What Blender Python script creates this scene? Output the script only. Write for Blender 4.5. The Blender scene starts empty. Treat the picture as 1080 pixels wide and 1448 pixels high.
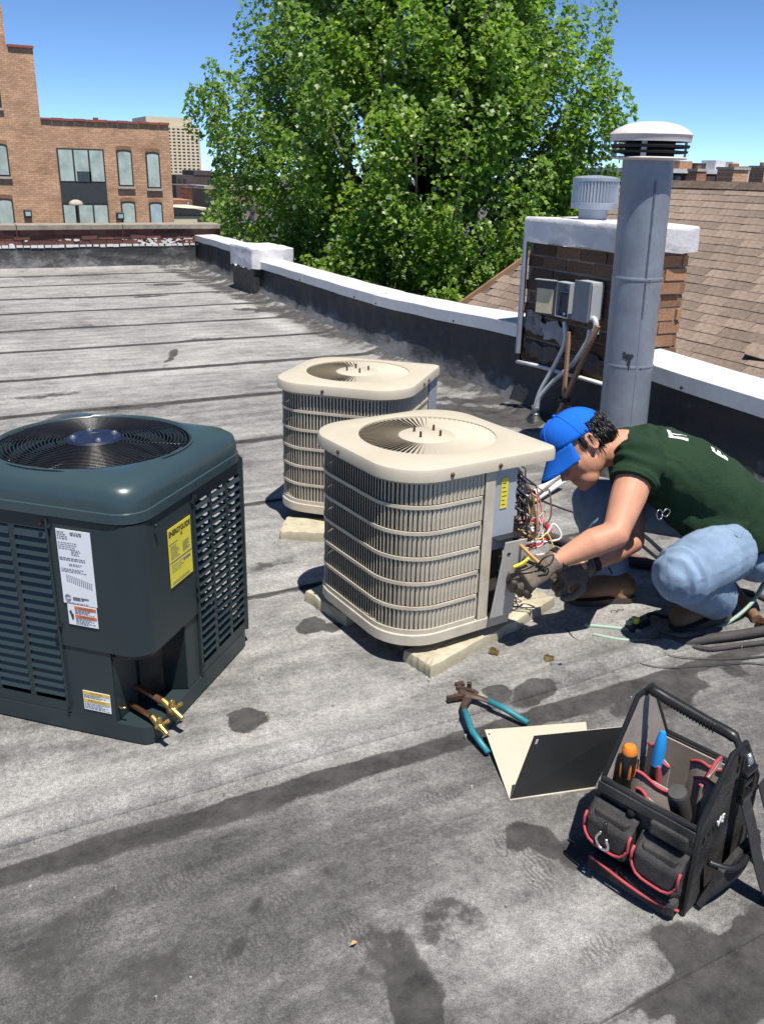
import bpy, math, random
import numpy as np
from mathutils import Vector, Matrix

random.seed(7)
rng = np.random.default_rng(7)
SC = bpy.context.scene
COL = SC.collection
R = math.radians
PI = math.pi

# ------------------------------------------------------------------ camera
cam_data = bpy.data.cameras.new('camera')
cam_data.sensor_fit = 'VERTICAL'
cam_data.sensor_height = 24.0
cam_data.lens = 24.0 * 1250.0 / 1448.0
cam_data.clip_start = 0.05
cam_data.clip_end = 3000
cam = bpy.data.objects.new('camera', cam_data)
COL.objects.link(cam)
cam.matrix_world = Matrix(((0.890537,0.145309,-0.431079,0),(-0.454418,0.328270,-0.828096,0),(0.021180,0.933340,0.358368,1.450),(0,0,0,1)))
SC.camera = cam

# ------------------------------------------------------------------ sky and sun
SUN_EL, SUN_AZ = R(70), R(-93)          # azimuth counted from +X towards +Y
world = bpy.data.worlds.new('World')
SC.world = world
world.use_nodes = True
wn = world.node_tree
sky = wn.nodes.new('ShaderNodeTexSky')
sky.sky_type = 'NISHITA'
sky.sun_disc = False
sky.sun_elevation = SUN_EL
sky.sun_rotation = PI / 2 - SUN_AZ
sky.altitude = 0
sky.air_density = 0.34
sky.dust_density = 0.0
sky.ozone_density = 6.0
bg = wn.nodes['Background']
bg.inputs['Strength'].default_value = 0.14
hs = wn.nodes.new('ShaderNodeHueSaturation')
hs.inputs['Saturation'].default_value = 1.02
hs.inputs['Hue'].default_value = 0.495
wn.links.new(sky.outputs[0], hs.inputs['Color'])
wn.links.new(hs.outputs[0], bg.inputs['Color'])
sun_data = bpy.data.lights.new('sun', 'SUN')
sun_data.energy = 5.0
sun_data.angle = R(0.5)
sun_data.color = (1.0, 0.945, 0.865)
sun = bpy.data.objects.new('sun', sun_data)
COL.objects.link(sun)
sdir = Vector((math.cos(SUN_EL) * math.cos(SUN_AZ), math.cos(SUN_EL) * math.sin(SUN_AZ), math.sin(SUN_EL)))
sun.rotation_euler = sdir.to_track_quat('Z', 'Y').to_euler()
sun.location = sdir * 60
SC.view_settings.view_transform = 'Standard'
SC.view_settings.look = 'None'
SC.view_settings.gamma = 1.0
SC.view_settings.exposure = 0.53
SC.view_settings.use_curve_mapping = False
SC.cycles.max_bounces = 8
SC.cycles.use_denoising = True

# ------------------------------------------------------------------ materials
def nodes_of(name):
    m = bpy.data.materials.new(name)
    m.use_nodes = True
    nt = m.node_tree
    return m, nt, nt.nodes['Principled BSDF']

def N(nt, kind, **kw):
    n = nt.nodes.new(kind)
    for k, v in kw.items():
        if k.startswith('i_'):
            n.inputs[k[2:].replace('_', ' ')].default_value = v
        else:
            setattr(n, k, v)
    return n

def rgba(c):
    return (c[0], c[1], c[2], 1.0)

def noise_fac(nt, scale, detail=4, rough=0.55, space='Object', stretch=None):
    tc = N(nt, 'ShaderNodeTexCoord')
    src = tc.outputs[space]
    if stretch:
        mp = N(nt, 'ShaderNodeMapping')
        mp.inputs['Scale'].default_value = stretch
        nt.links.new(src, mp.inputs['Vector'])
        src = mp.outputs[0]
    n = N(nt, 'ShaderNodeTexNoise')
    n.inputs['Scale'].default_value = scale
    n.inputs['Detail'].default_value = detail
    n.inputs['Roughness'].default_value = rough
    nt.links.new(src, n.inputs['Vector'])
    return n.outputs['Fac']

def ramp(nt, fac, stops):
    r_ = N(nt, 'ShaderNodeValToRGB')
    cr = r_.color_ramp
    while len(cr.elements) < len(stops):
        cr.elements.new(0.5)
    for e, (p, c) in zip(cr.elements, stops):
        e.position = p
        e.color = rgba(c) if len(c) == 3 else c
    nt.links.new(fac, r_.inputs[0])
    return r_.outputs[0]

def mixc(nt, fac, a, b, mode='MIX'):
    m = N(nt, 'ShaderNodeMix')
    m.data_type = 'RGBA'
    m.blend_type = mode
    if isinstance(fac, (int, float)):
        m.inputs[0].default_value = fac
    else:
        nt.links.new(fac, m.inputs[0])
    for sock, v in ((m.inputs[6], a), (m.inputs[7], b)):
        if isinstance(v, tuple):
            sock.default_value = rgba(v)
        else:
            nt.links.new(v, sock)
    return m.outputs[2]

def math_n(nt, op, a, b=None, c=None, clamp=False):
    m = N(nt, 'ShaderNodeMath', operation=op)
    m.use_clamp = clamp
    for s, v in zip(m.inputs, (a, b, c)):
        if v is None:
            continue
        if isinstance(v, (int, float)):
            s.default_value = v
        else:
            nt.links.new(v, s)
    return m.outputs[0]

def bump(nt, bsdf, height, strength=0.3, dist=0.01):
    b = N(nt, 'ShaderNodeBump')
    b.inputs['Strength'].default_value = strength
    b.inputs['Distance'].default_value = dist
    nt.links.new(height, b.inputs['Height'])
    nt.links.new(b.outputs[0], bsdf.inputs['Normal'])

def plain(name, col, rough=0.6, metal=0.0, var=0.18, scale=9.0, dirt=None, dirt_amt=0.5, dirt_scale=5.0,
          bump_s=0.0, bump_scale=60.0, bump_d=0.004, spec=0.5, rand=0.0, space='Object', stretch=None, fold=None):
    """procedural paint/metal/cloth: base colour with two noises, optional dirt, optional per-object variation"""
    m, nt, b = nodes_of(name)
    lo = tuple(c * (1 - var) for c in col)
    hi = tuple(min(1, c * (1 + var)) for c in col)
    c = ramp(nt, noise_fac(nt, scale, 5, 0.6, space, stretch), [(0.3, lo), (0.7, hi)])
    if dirt:
        d = ramp(nt, noise_fac(nt, dirt_scale, 8, 0.68, space, stretch), [(0.5 - 0.25 * dirt_amt, (1, 1, 1)), (0.75, (0, 0, 0))])
        d = math_n(nt, 'SUBTRACT', 1.0, d)
        d = math_n(nt, 'MULTIPLY', d, dirt_amt)
        c = mixc(nt, d, c, dirt)
    if rand:
        oi = N(nt, 'ShaderNodeObjectInfo')
        v = math_n(nt, 'MULTIPLY_ADD', oi.outputs['Random'], 2 * rand, 1 - rand)
        hsv = N(nt, 'ShaderNodeHueSaturation')
        nt.links.new(v, hsv.inputs['Value'])
        nt.links.new(c, hsv.inputs['Color'])
        c = hsv.outputs[0]
    nt.links.new(c, b.inputs['Base Color'])
    rr = math_n(nt, 'MULTIPLY_ADD', noise_fac(nt, scale * 2.3, 4, 0.6, space), 0.24, rough - 0.12, True)
    nt.links.new(rr, b.inputs['Roughness'])
    b.inputs['Metallic'].default_value = metal
    b.inputs['Specular IOR Level'].default_value = spec
    if bump_s:
        hgt = noise_fac(nt, bump_scale, 5, 0.6, space)
        if fold:
            # creases: distorted stretched noise folded into ridges
            tc = N(nt, 'ShaderNodeTexCoord'); mp = N(nt, 'ShaderNodeMapping')
            mp.inputs['Scale'].default_value = fold[1]; mp.inputs['Rotation'].default_value = fold[2]
            nt.links.new(tc.outputs['Object'], mp.inputs['Vector'])
            fn = N(nt, 'ShaderNodeTexNoise'); fn.inputs['Scale'].default_value = fold[0]; fn.inputs['Detail'].default_value = 3; fn.inputs['Distortion'].default_value = 0.8
            nt.links.new(mp.outputs[0], fn.inputs['Vector'])
            rd = math_n(nt, 'ABSOLUTE', math_n(nt, 'SUBTRACT', fn.outputs['Fac'], 0.5))
            rd = math_n(nt, 'SUBTRACT', 0.25, rd)
            hgt = math_n(nt, 'MULTIPLY_ADD', rd, fold[3], hgt)
        bump(nt, b, hgt, bump_s, bump_d)
    return m

# ------------------------------------------------------------------ object helpers
def link(name, me, parent=None, loc=None):
    o = bpy.data.objects.new(name, me)
    COL.objects.link(o)
    if parent is not None:
        o.parent = parent
    if loc is not None:
        o.location = loc
    return o

def tag(o, label=None, cat=None, group=None, kind=None):
    if label: o['label'] = label
    if cat: o['category'] = cat
    if group: o['group'] = group
    if kind: o['kind'] = kind
    return o

def thing(name, label, cat, loc=(0, 0, 0), rotz=0.0, group=None):
    o = link(name, None)
    o.location = loc
    o.rotation_euler = (0, 0, rotz)
    o.empty_display_size = 0.1
    return tag(o, label, cat, group)

class MB:
    """collects shapes, then links them as ONE mesh object"""
    def __init__(self):
        self.v, self.f, self.m = [], [], []
        self.mi = 0
    def add(self, vs, fs):
        o = len(self.v)
        self.v += [tuple(p) for p in vs]
        self.f += [tuple(i + o for i in f) for f in fs]
        self.m += [self.mi] * len(fs)
        return self
    def box(self, a, b, jit=0.0):
        x0, y0, z0 = a; x1, y1, z1 = b
        vs = [(x, y, z) for z in (z0, z1) for (x, y) in ((x0, y0), (x1, y0), (x1, y1), (x0, y1))]
        if jit:
            vs = [tuple(c + random.uniform(-jit, jit) for c in p) for p in vs]
        return self.add(vs, [(3, 2, 1, 0), (4, 5, 6, 7), (0, 1, 5, 4), (1, 2, 6, 5), (2, 3, 7, 6), (3, 0, 4, 7)])
    def obox(self, c, ax, ay, az):
        """box from a centre and three half-axis vectors"""
        c, ax, ay, az = map(Vector, (c, ax, ay, az))
        vs = [c + sx * ax + sy * ay + sz * az for sz in (-1, 1) for (sx, sy) in ((-1, -1), (1, -1), (1, 1), (-1, 1))]
        return self.add(vs, [(3, 2, 1, 0), (4, 5, 6, 7), (0, 1, 5, 4), (1, 2, 6, 5), (2, 3, 7, 6), (3, 0, 4, 7)])
    def bar(self, p, q, w, h, up=(0, 0, 1)):
        p, q = Vector(p), Vector(q)
        d = (q - p)
        s = d.cross(Vector(up))
        if s.length < 1e-6: s = d.cross(Vector((1, 0, 0)))
        s.normalize()
        t = s.cross(d).normalized()
        return self.obox((p + q) / 2, d / 2, s * w / 2, t * h / 2)
    def prism(self, poly, z0, z1):
        n = len(poly)
        vs = [(x, y, z0) for x, y in poly] + [(x, y, z1) for x, y in poly]
        fs = [tuple(range(n - 1, -1, -1)), tuple(range(n, 2 * n))]
        fs += [(i, (i + 1) % n, n + (i + 1) % n, n + i) for i in range(n)]
        return self.add(vs, fs)
    def rings(self, rs, cap0=True, cap1=True, closed=True):
        n = len(rs[0]); o = []
        vs = [p for r_ in rs for p in r_]
        fs = []
        for k in range(len(rs) - 1):
            for i in range(n if closed else n - 1):
                j = (i + 1) % n
                fs.append((k * n + i, k * n + j, (k + 1) * n + j, (k + 1) * n + i))
        if cap0: fs.append(tuple(range(n - 1, -1, -1)))
        if cap1: fs.append(tuple((len(rs) - 1) * n + i for i in range(n)))
        return self.add(vs, fs)
    def tube(self, pts, rad, n=10, cap=True, flat=1.0, nrm=None):
        """tube along a polyline; rad a number or list; flat squashes it along the frame normal"""
        pts = [Vector(p) for p in pts]
        if not hasattr(rad, '__len__'): rad = [rad] * len(pts)
        tg = []
        for i in range(len(pts)):
            a = pts[max(0, i - 1)]; b = pts[min(len(pts) - 1, i + 1)]
            tg.append((b - a).normalized())
        ref = Vector(nrm) if nrm is not None else (Vector((0, 0, 1)) if abs(tg[0].z) < 0.9 else Vector((1, 0, 0)))
        u = (ref - tg[0] * ref.dot(tg[0])).normalized()
        rs = []
        for p, t, r_ in zip(pts, tg, rad):
            u = u - t * u.dot(t)
            if u.length < 1e-6: u = t.orthogonal()
            u.normalize()
            w = t.cross(u)
            ru, rw = (r_ if hasattr(r_, '__len__') else (r_ * flat, r_))
            rs.append([p + u * ru * math.cos(2 * PI * k / n) + w * rw * math.sin(2 * PI * k / n) for k in range(n)])
        return self.rings(rs, cap, cap)
    def lathe(self, prof, c=(0, 0, 0), n=32, cap0=True, cap1=True):
        c = Vector(c)
        rs = [[c + Vector((r_ * math.cos(2 * PI * k / n), r_ * math.sin(2 * PI * k / n), z)) for k in range(n)] for r_, z in prof]
        return self.rings(rs, cap0, cap1)
    def ball(self, c, r_, n=12, m=8):
        rx, ry, rz = r_ if hasattr(r_, '__len__') else (r_, r_, r_)
        c = Vector(c)
        rs = []
        for j in range(1, m):
            a = PI * j / m
            rs.append([c + Vector((rx * math.sin(a) * math.cos(2 * PI * k / n), ry * math.sin(a) * math.sin(2 * PI * k / n), -rz * math.cos(a))) for k in range(n)])
        return self.rings(rs)
    def grid(self, fn, nu, nv):
        vs = [fn(i / nu, j / nv) for j in range(nv + 1) for i in range(nu + 1)]
        fs = [(j * (nu + 1) + i, j * (nu + 1) + i + 1, (j + 1) * (nu + 1) + i + 1, (j + 1) * (nu + 1) + i) for j in range(nv) for i in range(nu)]
        return self.add(vs, fs)
    def mesh(self, name, mats, smooth=0):
        me = bpy.data.meshes.new(name)
        me.from_pydata(self.v, [], self.f)
        for mt in (mats if isinstance(mats, (list, tuple)) else [mats]):
            me.materials.append(mt)
        if any(self.m):
            me.polygons.foreach_set('material_index', self.m)
        if smooth:
            me.polygons.foreach_set('use_smooth', [True] * len(me.polygons))
            if smooth != 1:
                try:
                    me.set_sharp_from_angle(angle=R(smooth))
                except Exception:
                    pass
        me.update()
        return me
    def build(self, name, mats, parent=None, smooth=0, bevel=0.0, seg=2, weld=False):
        o = link(name, self.mesh(name, mats, smooth), parent)
        if bevel:
            b = o.modifiers.new('bevel', 'BEVEL')
            b.width = bevel; b.segments = seg; b.limit_method = 'ANGLE'; b.angle_limit = R(40)
        return o

def fused(name, mb, mat, parent, voxel=0.008, smooth=6, disp=None):
    """union of overlapping shapes into one continuous skin (voxel remesh, smoothed)"""
    me = mb.mesh(name + '_raw', mat)
    t = bpy.data.objects.new(name + '_raw', me)
    COL.objects.link(t)
    r_ = t.modifiers.new('r', 'REMESH'); r_.mode = 'VOXEL'; r_.voxel_size = voxel
    if smooth:
        s = t.modifiers.new('s', 'SMOOTH'); s.factor = 0.5; s.iterations = smooth
    dg = bpy.context.evaluated_depsgraph_get()
    out = bpy.data.meshes.new_from_object(t.evaluated_get(dg))
    bpy.data.objects.remove(t); bpy.data.meshes.remove(me)
    out.name = name
    if disp:
        n = len(out.vertices)
        co = np.empty(n * 3); no = np.empty(n * 3)
        out.vertices.foreach_get('co', co); out.vertices.foreach_get('normal', no)
        co = co.reshape(-1, 3); no = no.reshape(-1, 3)
        co = co + no * disp(co)[:, None]
        out.vertices.foreach_set('co', co.ravel())
    out.materials.clear(); out.materials.append(mat)
    out.polygons.foreach_set('use_smooth', [True] * len(out.polygons))
    out.update()
    return link(name, out, parent)

def text_mesh(s, size, mat, extrude=0.0, name='lettering', bold=0.0):
    cu = bpy.data.curves.new(name, 'FONT')
    cu.body = s; cu.size = size; cu.extrude = extrude; cu.align_x = 'CENTER'; cu.align_y = 'CENTER'
    cu.resolution_u = 3
    cu.offset = bold
    o = bpy.data.objects.new(name, cu)
    COL.objects.link(o)
    dg = bpy.context.evaluated_depsgraph_get()
    me = bpy.data.meshes.new_from_object(o.evaluated_get(dg))
    bpy.data.objects.remove(o)
    me.materials.clear(); me.materials.append(mat)
    return me

def vnoise(x, y, sc, seed=0):
    """smooth value noise on arrays"""
    g = np.random.default_rng(seed).random((257, 257))
    x = np.asarray(x) * sc + 1000.0; y = np.asarray(y) * sc + 1000.0
    xi = np.floor(x).astype(int); yi = np.floor(y).astype(int)
    fx = x - xi; fy = y - yi
    fx = fx * fx * (3 - 2 * fx); fy = fy * fy * (3 - 2 * fy)
    a = g[xi % 256, yi % 256]; b = g[(xi + 1) % 256, yi % 256]
    c = g[xi % 256, (yi + 1) % 256]; d = g[(xi + 1) % 256, (yi + 1) % 256]
    return (a * (1 - fx) + b * fx) * (1 - fy) + (c * (1 - fx) + d * fx) * fy

def fbm(x, y, sc, seed=0, oct=4):
    s = 0; a = 0.5
    for k in range(oct):
        s = s + a * vnoise(x, y, sc * 2 ** k, seed + k); a *= 0.5
    return s / (1 - 0.5 ** oct)

def sm(a, b, x):
    t = np.clip((x - a) / (b - a), 0, 1)
    return t * t * (3 - 2 * t)

def rounded(h, rad, n=6, hy=None):
    """rounded rectangle outline, counter-clockwise from the (+,-) corner; rad = 4 corner radii (+-, ++, -+, --)"""
    hy = h if hy is None else hy
    P = []
    for (sx, sy), r_, a0 in zip(((1, -1), (1, 1), (-1, 1), (-1, -1)), rad, (-90, 0, 90, 180)):
        for k in range(n + 1):
            a = R(a0 + 90 * k / n)
            P.append((sx * (h - r_) + r_ * math.cos(a), sy * (hy - r_) + r_ * math.sin(a)))
    return P

def resample(poly, step, closed=True):
    """points spaced evenly along a polyline, with outward normals (for counter-clockwise outlines)"""
    P = [Vector((p[0], p[1])) for p in poly]
    if closed: P = P + [P[0]]
    L = [0.0]
    for a, b in zip(P, P[1:]): L.append(L[-1] + (b - a).length)
    out = []; k = 0; s = 0.0
    while s < L[-1] - 1e-6:
        while L[k + 1] < s: k += 1
        t = (s - L[k]) / max(1e-9, L[k + 1] - L[k])
        d = (P[k + 1] - P[k]).normalized()
        out.append((P[k] + (P[k + 1] - P[k]) * t, Vector((d.y, -d.x)), d))
        s += step
    return out

# ================================================================== MATERIALS OF THE PLACE
def roof_material():
    m, nt, b = nodes_of('bitumen_membrane')
    tar = N(nt, 'ShaderNodeAttribute', attribute_name='tar').outputs['Fac']
    tone = N(nt, 'ShaderNodeAttribute', attribute_name='tone').outputs['Fac']
    n1 = noise_fac(nt, 11, 10, 0.78)
    n2 = noise_fac(nt, 5.0, 6, 0.65, stretch=(0.45, 2.2, 1))
    n3 = noise_fac(nt, 330, 4, 0.7)
    n4 = noise_fac(nt, 3.2, 8, 0.72)
    # weathered grey: streaks run along the sheets
    v = math_n(nt, 'MULTIPLY_ADD', n2, 0.75, tone)
    v = math_n(nt, 'MULTIPLY_ADD', n1, 0.62, v)
    v = math_n(nt, 'MULTIPLY_ADD', noise_fac(nt, 1.9, 10, 0.78), 0.95, v)
    v = math_n(nt, 'ADD', v, -1.06)
    grey = ramp(nt, v, [(0.08, (0.050, 0.049, 0.048)), (0.40, (0.145, 0.142, 0.138)), (0.66, (0.300, 0.292, 0.282)), (0.95, (0.46, 0.447, 0.43))])
    n5 = noise_fac(nt, 85, 6, 0.82)
    grey = mixc(nt, 1.0, grey, ramp(nt, n5, [(0.30, (0.50, 0.50, 0.50)), (0.5, (0.95, 0.95, 0.95)), (0.72, (1.36, 1.36, 1.36))]), 'MULTIPLY')
    # fine grit
    grit = ramp(nt, n3, [(0.36, (0.58, 0.58, 0.58)), (0.62, (1.22, 1.22, 1.22))])
    grey = mixc(nt, 1.0, grey, grit, 'MULTIPLY')
    vor = N(nt, 'ShaderNodeTexVoronoi')
    vor.inputs['Scale'].default_value = 38
    tcv = N(nt, 'ShaderNodeTexCoord')
    nt.links.new(tcv.outputs['Object'], vor.inputs['Vector'])
    sp = ramp(nt, vor.outputs['Distance'], [(0.03, (1, 1, 1)), (0.055, (0, 0, 0))])
    spk = math_n(nt, 'GREATER_THAN', noise_fac(nt, 9, 2), 0.56)
    sp = math_n(nt, 'MULTIPLY', sp, spk)
    grey = mixc(nt, math_n(nt, 'MULTIPLY', sp, 0.75), grey, (0.42, 0.40, 0.37))
    prn = N(nt, 'ShaderNodeAttribute', attribute_name='tread').outputs['Fac']
    wv = N(nt, 'ShaderNodeTexWave'); wv.wave_type = 'BANDS'; wv.inputs['Scale'].default_value = 26; wv.inputs['Distortion'].default_value = 9; wv.inputs['Detail'].default_value = 3; wv.inputs['Detail Scale'].default_value = 1.6
    nt.links.new(tcv.outputs['Object'], wv.inputs['Vector'])
    tr_ = math_n(nt, 'MULTIPLY', ramp(nt, wv.outputs['Fac'], [(0.5, (0, 0, 0)), (0.72, (1, 1, 1))]), prn)
    grey = mixc(nt, math_n(nt, 'MULTIPLY', tr_, 0.5), grey, (0.05, 0.048, 0.046))
    # tar with an irregular edge
    e = math_n(nt, 'MULTIPLY_ADD', n1, 0.8, tar)
    e = math_n(nt, 'MULTIPLY_ADD', n4, 1.1, e)
    k = ramp(nt, math_n(nt, 'MULTIPLY', e, 0.5), [(0.685, (0, 0, 0)), (0.755, (1, 1, 1))])
    tarc = ramp(nt, n1, [(0.35, (0.020, 0.019, 0.019)), (0.7, (0.085, 0.082, 0.079))])
    nt.links.new(mixc(nt, math_n(nt, 'MULTIPLY', k, 0.93), grey, tarc), b.inputs['Base Color'])
    b.inputs['Roughness'].default_value = 0.85
    b.inputs['Specular IOR Level'].default_value = 0.3
    h = math_n(nt, 'MULTIPLY_ADD', n1, 0.8, math_n(nt, 'MULTIPLY', n3, 0.55))
    bump(nt, b, h, 0.75, 0.007)
    return m

def flashing_material():
    m, nt, b = nodes_of('black_flashing')
    a = noise_fac(nt, 2.4, 6, 0.65, stretch=(1, 1, 1.6))
    c = noise_fac(nt, 11, 6, 0.6)
    z = N(nt, 'ShaderNodeAttribute', attribute_name='dust').outputs['Fac']
    v = math_n(nt, 'MULTIPLY_ADD', a, 1.15, math_n(nt, 'MULTIPLY_ADD', c, 0.28, math_n(nt, 'MULTIPLY', z, 0.55)))
    col = ramp(nt, math_n(nt, 'MULTIPLY', v, 0.7), [(0.46, (0.015, 0.015, 0.017)), (0.66, (0.030, 0.030, 0.032)), (0.80, (0.14, 0.138, 0.14))])
    nt.links.new(col, b.inputs['Base Color'])
    b.inputs['Roughness'].default_value = 0.62
    bump(nt, b, math_n(nt, 'ADD', c, math_n(nt, 'MULTIPLY', a, 2.0)), 0.5, 0.02)
    return m

M = {}
M['roof'] = roof_material()
M['flash'] = flashing_material()
M['white'] = plain('white_coping_paint', (0.72, 0.72, 0.71), 0.38, var=0.04, dirt=(0.34, 0.32, 0.29), dirt_amt=0.5, dirt_scale=9)
M['whitewrap'] = plain('white_wrap', (0.64, 0.63, 0.64), 0.6, var=0.06, dirt=(0.36, 0.34, 0.36), dirt_amt=0.55, dirt_scale=6, bump_s=0.5, bump_scale=9, bump_d=0.02)
M['tarblack'] = plain('tar', (0.022, 0.021, 0.021), 0.5, var=0.3, dirt=(0.10, 0.095, 0.09), dirt_amt=0.35, dirt_scale=9, bump_s=0.6, bump_scale=18, bump_d=0.02)
M['concrete'] = plain('coping_stone', (0.30, 0.26, 0.21), 0.85, var=0.2, dirt=(0.10, 0.09, 0.08), dirt_amt=0.5, bump_s=0.3)
M['mortar'] = plain('mortar', (0.24, 0.21, 0.18), 0.9, var=0.2, dirt=(0.05, 0.045, 0.04), dirt_amt=0.6, bump_s=0.4)
M['brickred'] = plain('red_brick', (0.15, 0.058, 0.045), 0.9, var=0.25, scale=14, dirt=(0.06, 0.03, 0.026), dirt_amt=0.55, dirt_scale=11, bump_s=0.5, bump_scale=50, rand=0.35)
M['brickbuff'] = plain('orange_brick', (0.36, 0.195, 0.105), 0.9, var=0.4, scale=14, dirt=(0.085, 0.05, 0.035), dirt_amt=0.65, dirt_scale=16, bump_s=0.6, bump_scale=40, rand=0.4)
M['brickdark'] = plain('dark_chimney_brick', (0.15, 0.080, 0.046), 0.92, var=0.4, scale=10, dirt=(0.03, 0.024, 0.02), dirt_amt=0.8, dirt_scale=8, bump_s=0.6, bump_scale=40, rand=0.45)  # darker, browner brick for the chimney face towards the roof
M['dustwhite'] = plain('flaking_white_paint', (0.72, 0.71, 0.69), 0.8, var=0.1, dirt=(0.16, 0.15, 0.14), dirt_amt=0.5, dirt_scale=18)

# ================================================================== SETTING
ground = MB()
ground.box((-1500, -1500, -9.3), (1500, 1500, -9.0))
tag(ground.build('street_ground', plain('street', (0.085, 0.084, 0.08), 0.9, var=0.3, scale=0.05)), kind='structure')

def wall_x(y):
    return float(np.interp(y, [0, 3.8, 7, 10, 14.3], [3.50, 3.50, 3.54, 3.76, 4.05]))

deck = MB()
deck.prism([(-9, -5), (3.78, -5), (3.78, 7), (4.0, 10), (4.3, 14.5), (-9, 14.5)], -9.0, -0.06)
roof = tag(deck.build('roof', M['roof']), kind='structure')

SEAMS = [-4.9, -0.15, 0.86, 1.80, 2.76, 3.69, 4.66, 5.70, 6.75, 7.83, 8.88, 9.97, 11.08, 12.29, 13.42, 14.3]
def seam_y(i, x):
    return SEAMS[i] + 0.012 * (fbm(x, x * 0 + i, 1.3, 50 + i) - 0.5) * 2 + (0.018 * (x - 1.5) if SEAMS[i] < 1 else 0.0)

BLOTS = [  # centre, half length, half width, turn, strength: tar blots seen on the sheets
    ((2.933, 12.063, 0.000), 0.28, 0.20, 0, 0.7), ((2.503, 10.931, 0.000), 0.5, 0.10, 0.1, 0.65), ((1.310, 8.899, 0.000), 0.26, 0.2, 0, 0.5),
    ((1.797, 7.264, 0.000), 0.05, 0.40, -0.35, 0.75), ((2.321, 7.879, 0.000), 0.4, 0.12, 0, 0.5), ((3.907, 12.113, 0.000), 0.25, 0.5, 0, 0.8),
    ((3.407, 9.349, 0.000), 0.5, 0.2, -0.6, 0.7), ((0.649, 2.025, 0.000), 0.075, 0.065, 0.5, 1.0), ((1.045, 2.481, 0.000), 0.10, 0.085, 0.2, 0.95),
    ((1.071, 1.319, 0.000), 0.055, 0.05, 0.4, 0.75), ((0.726, 1.137, 0.000), 0.15, 0.14, 0.5, 0.52), ((0.634, 1.030, 0.000), 0.10, 0.03, 0.9, 0.7),
    ((1.104, 0.843, 0.000), 0.16, 0.05, 0.1, 1.0), ((1.239, 0.777, 0.000), 0.24, 0.07, 0.1, 0.9), ((1.483, 1.809, 0.000), 0.10, 0.045, 0.1, 0.85),
    ((1.887, 1.641, -0.000), 0.30, 0.10, 0.0, 0.72), ((1.349, 1.838, 0.000), 0.055, 0.045, 0, 0.7), ((0.442, 1.387, 0.000), 0.06, 0.035, 0.7, 0.6),
    ((0.374, 1.299, 0.000), 0.08, 0.045, 0.6, 0.55), ((0.122, 1.531, 0.000), 0.12, 0.08, 0, 0.5), ((1.162, 1.212, 0.000), 0.09, 0.06, 0.6, 0.55),
    ((1.661, 3.636, 0.000), 0.3, 0.12, 0, 0.6), ((3.301, 4.919, 0.000), 0.6, 0.1, -0.7, 0.7), ((1.070, 3.006, 0.000), 0.25, 0.1, 0, 0.55),
    ((0.031, 1.475, 0.000), 0.1, 0.1, 0, 0.45), ((0.625, 1.398, 0.000), 0.09, 0.07, 0.3, 0.5),
    ((2.751, 2.321, 0.000), 0.3, 0.12, 0.2, 0.5), ((0.643, 6.213, 0.000), 0.6, 0.1, 0, 0.5),
    ((4.002, 5.893, 0.000), 1.1, 0.16, -1.25, 0.95), ((3.180, 4.567, 0.000), 0.55, 0.22, -0.9, 0.9), ((3.463, 5.555, 0.000), 0.5, 0.2, -1.1, 0.8), ((0.472, 1.620, 0.000), 0.35, 0.10, 0.1, 0.35), ((0.124, 1.321, 0.000), 0.3, 0.18, 0, 0.5), ((0.793, 1.414, 0.000), 0.2, 0.12, 0.2, 0.4),
    ((0.774, 1.134, 0.000), 0.13, 0.10, 0.8, 0.60), ((0.647, 1.066, 0.000), 0.05, 0.13, -0.3, 0.8), ((1.101, 1.291, 0.000), 0.05, 0.07, 0.3, 0.7), ((1.190, 0.912, 0.000), 0.09, 0.09, 0.4, 0.6), ((1.178, 0.825, 0.000), 0.3, 0.05, 0.35, 0.9)]

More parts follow.
